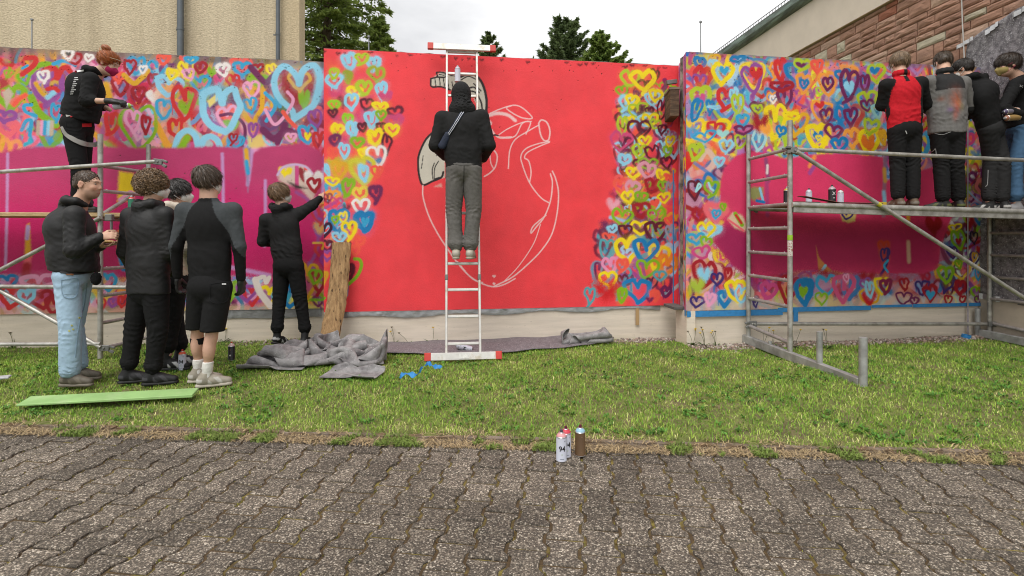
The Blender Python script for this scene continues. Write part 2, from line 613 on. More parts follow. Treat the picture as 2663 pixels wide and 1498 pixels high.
# clover and plantain rosettes among the blades
n = 2600
gxp = RNG.uniform(-5.5, 6.0, n); gyp = kerb_y(gxp) + .1 + RNG.uniform(0, 1, n) ** 1.3 * 2.3
k_ = lowf(gxp, gyp, 1.9, 2.0) > .12; gxp, gyp = gxp[k_], gyp[k_]
ctr = np.stack([gxp, gyp, ground_z(gxp, gyp) + .012], 1)
nl = 6; pts = np.repeat(ctr, nl, 0) + RNG.normal(0, .012, (len(ctr) * nl, 3)) * np.array([1, 1, .3]); m_ = len(pts)
cols = np.array([.085, .21, .03]) * RNG.uniform(.6, 1.35, m_)[:, None]
lw_ = blades('lawn_weeds', pts, RNG.uniform(.022, .045, m_), RNG.uniform(.8, 1.3, m_), RNG.uniform(.009, .017, m_), cols, M_grass, 8); tag(lw_, 'dark green clover patches in the lawn', 'clover')

# tufts and straw on the verge
n = 42000
gxp = RNG.uniform(-6, 6, n)
gyp = pave_edge(gxp) - 0.05 + RNG.uniform(0, 1, n) * 0.25
den = lowf(gxp * 2.2, gyp * 1.5, 1.6, .7) + 0.5 * lowf(gxp * 5, gyp * 3, 1.3)
green = den > 0.18
keep = (green & (gyp < kerb_y(gxp) - .03)) | (RNG.uniform(0, 1, n) < np.where(gyp > kerb_y(gxp) - .04, .10, .34))
gxp, gyp, green = gxp[keep], gyp[keep], green[keep]; n = len(gxp)
cols = np.where(green[:, None], np.array([0.17, 0.24, 0.05]), np.array([0.36, 0.27, 0.15])) * RNG.uniform(.6, 1.35, n)[:, None]
vg_ = blades('verge_grass', np.stack([gxp, gyp, np.where(gyp > kerb_y(gxp) - .04, .018, .004)], 1), np.where(green, RNG.uniform(.025, .05, n), RNG.uniform(.02, .06, n)), np.where(green, RNG.uniform(.5, 1, n), 1.35), RNG.uniform(.004, .009, n), cols, M_grass, 4); tag(vg_, 'straw and weed tufts between kerb and paving', 'weeds')
# moss in the paving joints near the verge
n = 9000
ii = RNG.integers(-30, 31, n); jj = RNG.uniform(-2, 9, n)
cc = PO + COLU * ((ii + 0.5) * PW)[:, None] + COLV * (jj * PL)[:, None]
ph = np.abs(((jj + 0.5 * ((ii) % 2)) % 1.0) - 0.5)
off = np.where(ph > 0.25, -1, 1) * PA
cc = cc + COLU * off[:, None] + RNG.normal(0, .003, (n, 3)) * np.array([1, 1, 0])
pd = pave_edge(cc[:, 0]) - cc[:, 1]
keep = (pd > 0) & (pd < 1.6) & (RNG.uniform(0, 1, n) < np.clip(0.75 - pd * 0.5 - 0.07 * cc[:, 0] + 0.5 * lowf(cc[:, 0], cc[:, 1], 4), 0.02, 1))
cc = cc[keep]; n = len(cc)
cols = np.where((RNG.uniform(0, 1, n) < .5)[:, None], np.array([0.19, 0.19, 0.03]), np.array([0.16, 0.10, 0.03])) * RNG.uniform(.6, 1.3, n)[:, None]
cc[:, 2] = -0.012
jm_ = blades('joint_moss_tufts', cc, RNG.uniform(.010, .022, n), RNG.uniform(.3, 1, n), RNG.uniform(.004, .008, n), cols, M_grass, 5); tag(jm_, 'moss tufts in the joints of the paving', 'moss')

# gravel along the foot of the walls (beyond counting)
M_gravel = mat('gravel', (0, 0, 0), 0.85, 0.15, 60, attr=True)
bmv, bmf = [], []
ico = bmesh.new(); bmesh.ops.create_icosphere(ico, subdivisions=1, radius=1.0)
iv = np.array([v.co[:] for v in ico.verts]); ifc = np.array([[v.index for v in f.verts] for f in ico.faces]); ico.free()
n = 2600
gxp = np.concatenate([RNG.uniform(1.3, 6.2, 2000), RNG.uniform(-3.4, 1.3, 600)]); m_ = np.abs(RNG.normal(0, .12, n)); gyp = wall_y(gxp) - 0.03 - m_
sz = RNG.uniform(.008, .021, n)
V = iv[None] * (sz[:, None] * RNG.uniform(.6, 1.3, (n, 3)))[:, None, :]
V = V + np.stack([gxp, gyp, ground_z(gxp, gyp) + sz * .3], 1)[:, None, :]
gc = np.array([[0.33, 0.27, 0.23], [0.24, 0.17, 0.14], [0.42, 0.37, 0.32], [0.16, 0.13, 0.11], [0.30, 0.21, 0.17]])[RNG.integers(0, 5, n)] * RNG.uniform(.7, 1.2, n)[:, None]
F = (np.arange(n)[:, None, None] * len(iv) + ifc[None]).reshape(-1, 3)
tag(link('gravel', mesh_np('gravel', V.reshape(-1, 3), F, True, np.repeat(gc, len(iv), 0)), M_gravel), 'round reddish and grey gravel along the foot of the walls', 'gravel', kind='stuff')

# ================================================================== building on the right: red sandstone, plaster soffit, copper gutter
BW = np.array([-0.088, 1.0, 0.0]); BW /= np.linalg.norm(BW)
BN = np.array([-BW[1], BW[0], 0.0])                 # faces the courtyard (towards -x)


def bpt(d, z, out=0.0):
    """Point on the sandstone facade at depth d and height z, out metres in front of it."""
    return np.array([6.80 - 0.088 * d, d, z]) + BN * out


SOF = CAM_H + 3.72
M_mortar = mat('mortar', (0.45, 0.33, 0.26), 0.95, 0.2, 8, 0.004, 90)
M_stone = None


def stone_material():
    m = bpy.data.materials.new('red_sandstone'); m.use_nodes = True
    N = m.node_tree.nodes; Lk = m.node_tree.links.new
    b = N['Principled BSDF']; b.inputs['Roughness'].default_value = 0.92; b.inputs['Specular IOR Level'].default_value = 0.2
    oi = N.new('ShaderNodeObjectInfo')
    cr = N.new('ShaderNodeValToRGB'); cr.color_ramp.interpolation = 'CONSTANT'
    els = cr.color_ramp.elements
    els[0].color = (0.36, 0.205, 0.145, 1); els[1].position = 0.93; els[1].color = (0.45, 0.40, 0.30, 1)
    for p, c in ((0.16, (0.41, 0.235, 0.17)), (0.32, (0.32, 0.18, 0.13)), (0.48, (0.43, 0.265, 0.195)), (0.62, (0.37, 0.22, 0.16)), (0.76, (0.34, 0.14, 0.09)), (0.84, (0.45, 0.30, 0.225))):
        e = els.new(p); e.color = (*c, 1)
    Lk(oi.outputs['Random'], cr.inputs['Fac'])
    geo = N.new('ShaderNodeNewGeometry')
    mp = N.new('ShaderNodeMapping'); mp.inputs['Scale'].default_value = (1, 1, 5); Lk(geo.outputs['Position'], mp.inputs['Vector'])
    n1 = N.new('ShaderNodeTexNoise'); n1.inputs['Scale'].default_value = 5; n1.inputs['Detail'].default_value = 6; Lk(mp.outputs['Vector'], n1.inputs['Vector'])
    mr = N.new('ShaderNodeMapRange'); mr.inputs[1].default_value = .3; mr.inputs[2].default_value = .7; mr.inputs[3].default_value = .78; mr.inputs[4].default_value = 1.2
    Lk(n1.outputs['Fac'], mr.inputs[0])
    vm = N.new('ShaderNodeVectorMath'); vm.operation = 'SCALE'
    Lk(cr.outputs['Color'], vm.inputs[0]); Lk(mr.outputs[0], vm.inputs['Scale']); Lk(vm.outputs['Vector'], b.inputs['Base Color'])
    n2 = N.new('ShaderNodeTexNoise'); n2.inputs['Scale'].default_value = 55; n2.inputs['Detail'].default_value = 5; Lk(geo.outputs['Position'], n2.inputs['Vector'])
    bp = N.new('ShaderNodeBump'); bp.inputs['Distance'].default_value = 0.008; Lk(n2.outputs['Fac'], bp.inputs['Height']); Lk(bp.outputs['Normal'], b.inputs['Normal'])
    return m


M_stone = stone_material()
chapel = empty('sandstone_building', bpt(7.0, 0.0), 'red sandstone building with pale plaster band and green copper gutter', 'building')
CO = np.array(chapel.location)


def part(mb, name, m, **k):
    mb.V = [v - CO for v in mb.V]
    return mb.build(name, m, chapel, **k)


mb = MB()
a, b_ = bpt(3.0, 0, -0.25), bpt(26, 0, -0.25)
mb.beam(a + np.array([0, 0, SOF / 2 + .2]), b_ + np.array([0, 0, SOF / 2 + .2]), 0.44, SOF + 0.3)
part(mb, 'wall', M_mortar)
M_plinth = mat('plinth_plaster', (0.50, 0.43, 0.345), 0.9, 0.13, 3.0, 0.003, 120, col2=(0.40, 0.34, 0.26), mscale=2.2, mlo=.5, mhi=.75)
mb = MB(); mb.beam(bpt(3.0, 0.28, -0.02), bpt(7.02, 0.28, -0.02), 0.14, 0.62)
part(mb, 'plinth', M_plinth, bevel=0.01)


def stone_mesh(seed):
    """Unit rock-faced block: 1 x 1 front in local x (along) and z (up), face bulging towards -y."""
    r = np.random.default_rng(seed)
    nx, nz = 5, 4
    V, F = [], []
    for i in range(nx + 1):
        for j in range(nz + 1):
            u, w = i / nx - .5, j / nz - .5
            edge = min(i, nx - i, j, nz - j)
            y = 0.0 if edge == 0 else -(0.45 + 0.55 * r.uniform()) * (1.0 if edge > 1 else 0.75)
            ju = r.uniform(-.03, .03) if edge else 0
            V.append((u + ju, y, w + (r.uniform(-.05, .05) if edge else 0)))
    k = nz + 1
    for i in range(nx):
        for j in range(nz):
            F.append((i * k + j, (i + 1) * k + j, (i + 1) * k + j + 1, i * k + j + 1))
    n0 = len(V)
    V += [(-.5, 1.2, -.5), (.5, 1.2, -.5), (.5, 1.2, .5), (-.5, 1.2, .5)]
    bot = [i * k for i in range(nx + 1)]; top = [i * k + nz for i in range(nx + 1)]
    lef = list(range(nz + 1)); rig = [nx * k + j for j in range(nz + 1)]
    F.append(tuple(bot[::-1] + [n0, n0 + 1])); F.append(tuple(top + [n0 + 2, n0 + 3]))
    F.append(tuple(lef + [n0 + 3, n0])); F.append(tuple(rig[::-1] + [n0 + 1, n0 + 2]))
    me = bpy.data.meshes.new('stone'); me.from_pydata(V, [], F); me.update(); me.materials.append(M_stone)
    return me


st_me = [stone_mesh(s) for s in range(10)]
r = random.Random(11)
z = 3.02
n_st = 0
stones = []
yaw = math.atan2(-BN[1], -BN[0]) - math.pi / 2    # local +y points into the wall
while z < SOF - 0.05:
    hgt = r.choice([0.095, 0.12, 0.155, 0.20, 0.14])
    if z + hgt > SOF - 0.03: hgt = SOF - 0.005 - z
    # visible stretch: in front of the soffit's left limit, right of fleece
    d = 6.55 + r.uniform(-.3, 0)
    while d < 14.2:
        ln = r.uniform(0.20, 0.54) * (0.75 if hgt > .18 else 1.0)
        split = r.random() < 0.22 and hgt > .16
        for (z0, hh) in ([(z, hgt)] if not split else [(z, hgt * .45), (z + hgt * .45, hgt * .55)]):
            p = bpt(d + ln / 2, z0 + hh / 2, -0.012)
            px = CX + p[0] / p[1] * FPX; py = HORIZON - (p[2] - CAM_H) / p[1] * FPX
            if py > 205 or py < -90 or px < 1880 or px > 2760: continue
            n_st += 1
            stones.append(link('stone', st_me[r.randrange(10)], None, chapel, p - CO)); o = stones[-1]; o['d'] = p[1]
            o.scale = (ln - 0.014, 0.026 * r.uniform(.7, 1.3), hh - 0.014)
            o.rotation_euler = (0, 0, yaw)
        d += ln
    z += hgt
# past 300 the farthest stones are joined
if len(stones) > 298:
    stones.sort(key=lambda o: o['d'])
    mb = MB()
    for o in stones[298:]:
        M_ = np.array(Matrix.LocRotScale(o.location, o.rotation_euler, o.scale))
        V = np.array([v.co[:] for v in o.data.vertices]); mb.add(V @ M_[:3, :3].T + M_[:3, 3], [tuple(f.vertices) for f in o.data.polygons])
        bpy.data.objects.remove(o)
    fo = mb.build('stone_courses_beyond', M_stone, chapel); fo['kind'] = 'stuff'
    stones = stones[:298]
for o in stones: del o['d']
# plaster band, gutter, snow guard
M_soffit = mat('band_plaster', (0.68, 0.585, 0.485), 0.9, 0.06, 2.5, 0.001, 150)
OVH, FAS = 0.06, 0.84
mb = MB(); mb.beam(bpt(3.0, SOF + FAS / 2, -.1), bpt(26, SOF + FAS / 2, -.1), .32, FAS)
part(mb, 'plaster_band', M_soffit)
SOF += FAS
M_copper = mat('copper_patina', (0.115, 0.135, 0.115), 0.55, 0.3, 5, 0.002, 60, metal=0.3, col2=(0.20, 0.26, 0.22), mscale=4, stretch=(3, .4, 3))
mb = MB()
sec = [(OVH - .01, SOF - .02), (OVH + .09, SOF + .01), (OVH + .13, SOF + .08), (OVH + .13, SOF + .2), (OVH + .02, SOF + .24), (OVH - .05, SOF + .12)]
V = [bpt(dd, zz, oo) for dd in (3.0, 26.0) for oo, zz in sec]
k = len(sec)
mb.add(V, [tuple(range(k)), tuple(range(2 * k - 1, k - 1, -1))] + [(i, k + i, k + (i + 1) % k, (i + 1) % k) for i in range(k)])
part(mb, 'gutter', M_copper, bevel=0.012, seg=2)
mb = MB(); V = [bpt(dd, zz, oo) for dd in (3.0, 26.0) for oo, zz in ((OVH + .06, SOF + .19), (OVH + .06, SOF + .25), (-2.5, SOF + 1.6), (-2.5, SOF + 1.5))]
mb.add(V, [(0, 1, 2, 3), (7, 6, 5, 4)] + [(i, 4 + i, 4 + (i + 1) % 4, (i + 1) % 4) for i in range(4)])
part(mb, 'roof', M_copper)
M_guard = mat('guard_metal', (0.10, 0.095, 0.085), 0.6, 0.1, metal=0.6)
mb = MB()
mb.tube([bpt(6.2, SOF + .34, OVH + .04), bpt(24, SOF + .34, OVH + .04)], 0.008, 6)
mb.tube([bpt(6.2, SOF + .27, OVH + .04), bpt(24, SOF + .27, OVH + .04)], 0.006, 6)
for dd in np.arange(6.3, 24, 0.11):
    mb.tube([bpt(dd, SOF + .24, OVH + .04), bpt(dd, SOF + .345, OVH + .04)], 0.0045, 4)
o = part(mb, 'snow_guard', M_guard)
# grey felt over the foot of the sandstone wall
M_felt = mat('grey_felt', (0.24, 0.225, 0.235), 0.97, 0.35, 14, 0.012, 40, col2=(0.13, 0.12, 0.13), mscale=18, mlo=.42, mhi=.6, speck=(0.52, 0.50, 0.52), sscale=70, slo=0.62)
FT = CAM_H + 2.72
nu, nv = 60, 70
U, Vv = np.meshgrid(np.linspace(0, 1, nu), np.linspace(0, 1, nv), indexing='ij')
dd = 4.2 + (7.16 - 4.2) * U
top = FT + 0.05 * np.sin(dd * 4) + 0.02 * np.sin(dd * 11) + 0.10 * sm(6.4, 7.1, dd) * -1
zz = 0.56 + (top - 0.56) * Vv
edge = 0.02 * np.sin(zz * 7) * U
oo = 0.035 + 0.02 * np.sin(zz * 3.1 + dd * 2) * np.sin(dd * 3.3) + 0.008 * np.sin(zz * 13 + dd * 9)
G = np.stack([6.80 - 0.088 * (dd + edge), dd + edge, zz], -1) + BN * oo[..., None]
idx = np.arange(nu * nv).reshape(nu, nv)
Fq = np.stack([idx[:-1, :-1], idx[1:, :-1], idx[1:, 1:], idx[:-1, 1:]], -1).reshape(-1, 4)
felt = empty('wall_felt', bpt(7.0, 0.56, .03), 'dark grey felt sheet taped over the sandstone wall', 'felt')
FO = np.array(felt.location)
me = mesh_np('sheet', G.reshape(-1, 3) - FO, Fq, True)
o = link('sheet', me, M_felt, felt)
sol = o.modifiers.new('thick', 'SOLIDIFY'); sol.thickness = 0.006
M_silver = mat('silver_tape', (0.55, 0.55, 0.56), 0.35, 0.15, 10, 0.004, 25, metal=0.6)
for (d0, z0, d1, z1, w) in ((6.28, FT + .03, 6.55, FT - .03, .06), (6.72, FT - .05, 6.9, FT - .12, .06), (7.05, FT - .11, 7.3, FT - .16, .05), (7.1, 3.75, 7.38, 3.6, .06), (7.0, .62, 6.7, .60, .07)):
    mb = MB(); n_ = 8; pts = []
    for i in range(n_ + 1):
        f = i / n_
        c = bpt(d0 + (d1 - d0) * f, z0 + (z1 - z0) * f, .062 + .012 * math.sin(i * 2.1))
        up = np.array([0, 0, 1.0]) * w / 2
        pts += [c - up, c + up, c + up - BN * .002, c - up - BN * .002]
    F = []
    for i in range(n_):
        a_ = 4 * i; F += [(a_, a_ + 4, a_ + 5, a_ + 1), (a_ + 1, a_ + 5, a_ + 6, a_ + 2), (a_ + 2, a_ + 6, a_ + 7, a_ + 3), (a_ + 3, a_ + 7, a_ + 4, a_)]
    mb.add(np.array(pts) - FO, F)
    mb.build('tape_strip', M_silver, felt, smooth=True)

# ================================================================== rendered building behind the left wall
RB0 = np.array([-3.74, 9.5, 0.0])


def rpt(s, z, out=0.0):       # s metres left of the building's corner
    return RB0 - TW * s + NW * out + np.array([0, 0, z])


def render_material(name, base, dark, bump, scale):
    m = bpy.data.materials.new(name); m.use_nodes = True
    N = m.node_tree.nodes; Lk = m.node_tree.links.new
    b = N['Principled BSDF']; b.inputs['Roughness'].default_value = 0.95; b.inputs['Specular IOR Level'].default_value = 0.15
    tc = N.new('ShaderNodeTexCoord')
    mp = N.new('ShaderNodeMapping'); mp.inputs['Scale'].default_value = (1.1, 1.1, 0.06); Lk(tc.outputs['Object'], mp.inputs['Vector'])
    n1 = N.new('ShaderNodeTexNoise'); n1.inputs['Scale'].default_value = 2.3; n1.inputs['Detail'].default_value = 5; n1.inputs['Roughness'].default_value = .6; Lk(mp.outputs['Vector'], n1.inputs['Vector'])
    mr = N.new('ShaderNodeMapRange'); mr.inputs[1].default_value = .46; mr.inputs[2].default_value = .72; Lk(n1.outputs['Fac'], mr.inputs[0])
    mx = N.new('ShaderNodeMix'); mx.data_type = 'RGBA'; mx.inputs[6].default_value = (*base, 1); mx.inputs[7].default_value = (*dark, 1); Lk(mr.outputs[0], mx.inputs[0])
    n3 = N.new('ShaderNodeTexNoise'); n3.inputs['Scale'].default_value = 38; n3.inputs['Detail'].default_value = 4; Lk(tc.outputs['Object'], n3.inputs['Vector'])
    m3 = N.new('ShaderNodeMapRange'); m3.inputs[1].default_value = .3; m3.inputs[2].default_value = .7; m3.inputs[3].default_value = .82; m3.inputs[4].default_value = 1.12; Lk(n3.outputs['Fac'], m3.inputs[0])
    vm = N.new('ShaderNodeVectorMath'); vm.operation = 'SCALE'; Lk(mx.outputs[2], vm.inputs[0]); Lk(m3.outputs[0], vm.inputs['Scale'])
    Lk(vm.outputs['Vector'], b.inputs['Base Color'])
    mp2 = N.new('ShaderNodeMapping'); mp2.inputs['Scale'].default_value = (1, 1, 1.6); Lk(tc.outputs['Object'], mp2.inputs['Vector'])
    n2 = N.new('ShaderNodeTexNoise'); n2.inputs['Scale'].default_value = scale; n2.inputs['Detail'].default_value = 3; Lk(mp2.outputs['Vector'], n2.inputs['Vector'])
    bp = N.new('ShaderNodeBump'); bp.inputs['Distance'].default_value = bump; Lk(n2.outputs['Fac'], bp.inputs['Height']); Lk(bp.outputs['Normal'], b.inputs['Normal'])
    return m


hall = empty('rendered_building', RB0, 'beige building with rough cast render and two grey downpipes', 'building')
M_rend = render_material('rough_render', (0.61, 0.515, 0.37), (0.44, 0.36, 0.25), 0.013, 30)
M_rend2 = render_material('smooth_render', (0.60, 0.49, 0.33), (0.50, 0.40, 0.26), 0.012, 30)


def hpart(mb, name, m, **k):
    mb.V = [v - RB0 for v in mb.V]
    return mb.build(name, m, hall, **k)


mb = MB(); mb.beam(rpt(0.36, 4.5, -.2), rpt(9.5, 4.5, -.2), .4, 9.0); hpart(mb, 'wall', M_rend)
mb = MB(); mb.beam(rpt(0.06, 4.5, -.19), rpt(0.358, 4.5, -.19), .42, 8.99); hpart(mb, 'corner_panel', M_rend2)
M_pipe = mat('zinc_pipe', (0.13, 0.145, 0.16), 0.5, 0.12, 5, metal=0.5)
for s, rad in ((1.99, .052), (0.40, .036)):
    mb = MB(); mb.tube([rpt(s, 0.1, .1), rpt(s, 9.0, .1)], rad, 14)
    pipe = hpart(mb, 'downpipe', M_pipe, smooth=True)
    for zz in (3.2, 4.95, 6.9):
        mb = MB(); mb.tube([rpt(s, zz - .02, .1), rpt(s, zz + .02, .1)], rad + .006, 14)
        mb.beam(rpt(s + .09, zz, .05), rpt(s - .0, zz, .05), .012, .02)
        mb.V = [v - RB0 for v in mb.V]
        mb.build('pipe_clip', M_pipe, pipe, smooth=True)
# ================================================================== trees behind the walls
M_bark = mat('bark', (0.10, 0.070, 0.048), 0.95, 0.3, 12, 0.01, 50)


def foliage_mat(name):
    m = bpy.data.materials.new(name); m.use_nodes = True
    N = m.node_tree.nodes; Lk = m.node_tree.links.new
    b = N['Principled BSDF']; b.inputs['Roughness'].default_value = 0.6; b.inputs['Specular IOR Level'].default_value = 0.3
    at = N.new('ShaderNodeAttribute'); at.attribute_name = 'Col'
    Lk(at.outputs['Color'], b.inputs['Base Color'])
    tr = N.new('ShaderNodeBsdfTranslucent'); Lk(at.outputs['Color'], tr.inputs['Color'])
    ms = N.new('ShaderNodeMixShader'); ms.inputs[0].default_value = 0.42
    out = N['Material Output']
    Lk(b.outputs[0], ms.inputs[1]); Lk(tr.outputs[0], ms.inputs[2]); Lk(ms.outputs[0], out.inputs['Surface'])
    return m


M_leaf = foliage_mat('needle_foliage')


def conifer(name, base, H, zlo, rad, label, seed, cdark, clight, droop=0.35, n_br=60, per=26, card=(0.16, 0.035), shape=0.9, rise=0.1, group=None, twig=0.5, top_r=0.0):
    """Trunk, limbs that leave it in whorls, and needle sprays along each limb."""
    r = np.random.default_rng(seed)
    root = empty(name, base, label, 'tree', group)
    mb = MB()
    zt = np.linspace(0, H, 12)
    path = np.stack([0.08 * np.sin(zt * .5 + seed) * zt / H, 0.08 * np.cos(zt * .4 + seed) * zt / H, zt], 1)
    mb.tube(path, np.interp(zt, [0, H], [0.06 + H * 0.013, 0.012]), 9)
    trunk = mb.build('trunk', M_bark, root, smooth=True)
    limbs = MB(); P0, DI, SZ = [], [], []
    for k in range(n_br):
        f = (k + r.uniform(0, 1)) / n_br
        z = zlo + (H * 0.985 - zlo) * f
        g = (H - z) / (H - zlo)
        ln = rad * (g ** shape) * r.uniform(0.7, 1.12) + top_r + 0.05
        az = k * 2.399 + r.uniform(-.4, .4)
        dv = np.array([math.cos(az), math.sin(az), 0])
        c0 = np.array([np.interp(z, zt, path[:, 0]), np.interp(z, zt, path[:, 1]), z])
        tt = np.linspace(0, 1, 7)
        br = c0 + dv * (ln * tt)[:, None] + np.array([0, 0, 1.0]) * (ln * (rise * tt - droop * tt ** 2 + 0.16 * tt ** 4))[:, None]
        br += r.normal(0, .02 * ln, br.shape) * tt[:, None]
        limbs.tube(br, np.interp(tt, [0, 1], [0.012 + 0.012 * ln, 0.003]), 5, cap=False)
        m = int(1.15 * per * (0.4 + ln / rad))
        t = np.clip(r.beta(1.6, 1.1, m), 0.08, 1)
        p = np.stack([np.interp(t, tt, br[:, q]) for q in range(3)], 1)
        # side twigs
        sgn = r.choice([-1, 1], m)
        perp = np.array([-dv[1], dv[0], 0])
        tl = twig * ln * (1.05 - t) * r.uniform(.3, 1, m) * 0.8 + 0.05
        nseg = 5
        for s_ in range(nseg):
            fs = (s_ + r.uniform(0, 1, m)) / nseg
            q = p + (perp * sgn[:, None] * 0.85 + dv * 0.5) * (tl * fs)[:, None] + np.array([0, 0, 1.0]) * (-droop * 0.9 * tl * fs ** 1.5 + r.normal(0, .02, m))[:, None]
            dd = perp * (sgn * r.uniform(.2, 1, m))[:, None] + dv * r.uniform(.1, 1, m)[:, None] + np.array([0, 0, 1.0]) * r.uniform(-.9 * droop - .15, .35, m)[:, None] + r.normal(0, .3, (m, 3))
            P0.append(q); DI.append(dd); SZ.append(np.full(m, 1.0))
    lo = limbs.build('limb_structure', M_bark, trunk, smooth=True); lo['kind'] = 'stuff'
    p = np.concatenate(P0); dd = np.concatenate(DI); dd /= np.linalg.norm(dd, axis=1)[:, None]
    n = len(p)
    side = np.cross(dd, r.normal(0, 1, (n, 3))); side /= np.linalg.norm(side, axis=1)[:, None] + 1e-9
    ln = card[0] * r.uniform(.55, 1.25, n); w = card[1] * r.uniform(.6, 1.3, n)
    a = p - dd * (ln * .4)[:, None]; b = p + dd * (ln * .6)[:, None]; mid = p
    V = np.stack([a, mid + side * (w / 2)[:, None], b, mid - side * (w / 2)[:, None]], 1).reshape(-1, 3)
    F = np.arange(n)[:, None] * 4 + np.array([[0, 1, 2, 3]])
    cl = 0.5 + 0.5 * np.sin(p[:, 0] * 5.1 + seed) * np.sin(p[:, 1] * 4.3 + 1) * np.sin(p[:, 2] * 4.7)
    f = np.clip(cl * .6 + r.uniform(0, .55, n), 0, 1)[:, None]
    C = np.asarray(cdark) * (1 - f) + np.asarray(clight) * f
    C = C * (1.75 * r.uniform(.75, 1.2, n))[:, None]
    o = link('crown', mesh_np('crown', V, F, False, np.repeat(C, 4, 0)), M_leaf, root)
    return root


conifer('spruce_tree', (-5.25, 15.0, 0), 12.5, 3.2, 2.6, 'tall dark green spruce beside the beige building', 3, (0.050, 0.085, 0.022), (0.19, 0.235, 0.055), droop=0.42, n_br=170, per=58, card=(0.17, 0.055), shape=0.4, group='trees behind the walls', twig=.6)
conifer('spruce_tree', (-3.62, 14.2, 0), 7.35, 3.4, 1.15, 'short spruce with a pointed top right of the tall spruce', 5, (0.055, 0.095, 0.024), (0.19, 0.235, 0.055), droop=0.3, n_br=90, per=50, card=(0.15, 0.045), shape=0.8, group='trees behind the walls', twig=.6, rise=.25)
conifer('pine_tree', (-1.05, 24.0, 0), 10.6, 7.2, 1.15, 'smallest pine behind the red wall, right of the ladder top', 8, (0.045, 0.070, 0.028), (0.125, 0.16, 0.055), droop=-0.1, n_br=50, per=60, card=(0.22, 0.06), shape=0.75, rise=.35, group='trees behind the walls', twig=.6)
conifer('pine_tree', (2.45, 25.0, 0), 11.6, 7.0, 2.25, 'broad dense pine behind the red wall, largest of the far trees', 9, (0.042, 0.066, 0.030), (0.115, 0.15, 0.06), droop=-0.12, n_br=80, per=66, card=(0.24, 0.065), shape=0.62, rise=.35, group='trees behind the walls', twig=.6)
conifer('leafy_tree', (4.0, 23.5, 0), 10.45, 7.0, 1.75, 'bright green loose tree at the right of the broad pine', 12, (0.055, 0.10, 0.025), (0.19, 0.24, 0.06), droop=0.05, n_br=60, per=60, card=(0.20, 0.085), shape=0.75, rise=.3, group='trees behind the walls', twig=.6)

# thin rods rising behind the walls
M_rod = mat('rod_metal', (0.30, 0.31, 0.32), 0.5, 0.1, metal=0.5)
for (x, yt, yb, d, lab) in ((83, 52, 140, 8.2, 'thin grey rod rising behind the left mural wall'), (959, 96, 150, 8.2, 'thin pale rod behind the red wall near its left corner'), (1822, 58, 150, 8.4, 'thin dark rod with a knob behind the right mural wall')):
    t_, b_ = P(x, yt, d), P(x, yb, d)
    root = empty('lightning_rod', (b_[0], b_[1], 0.1), lab, 'rod', 'rods behind the walls')
    mb = MB(); mb.tube([(0, 0, 0), (0, 0, t_[2] - .1)], 0.009, 8); mb.build('shaft', M_rod, root)
    mb = MB(); mb.lathe([(0.0, 0), (0.02, .012), (0.022, .035), (0.0, .05)], (0, 0, t_[2] - .12), 10); mb.build('knob', M_rod, root, smooth=True)
# ================================================================== the three mural walls
TOPZ, BOTZ = CAM_H + 2.19, CAM_H - 0.915
KPAINT = 0.99


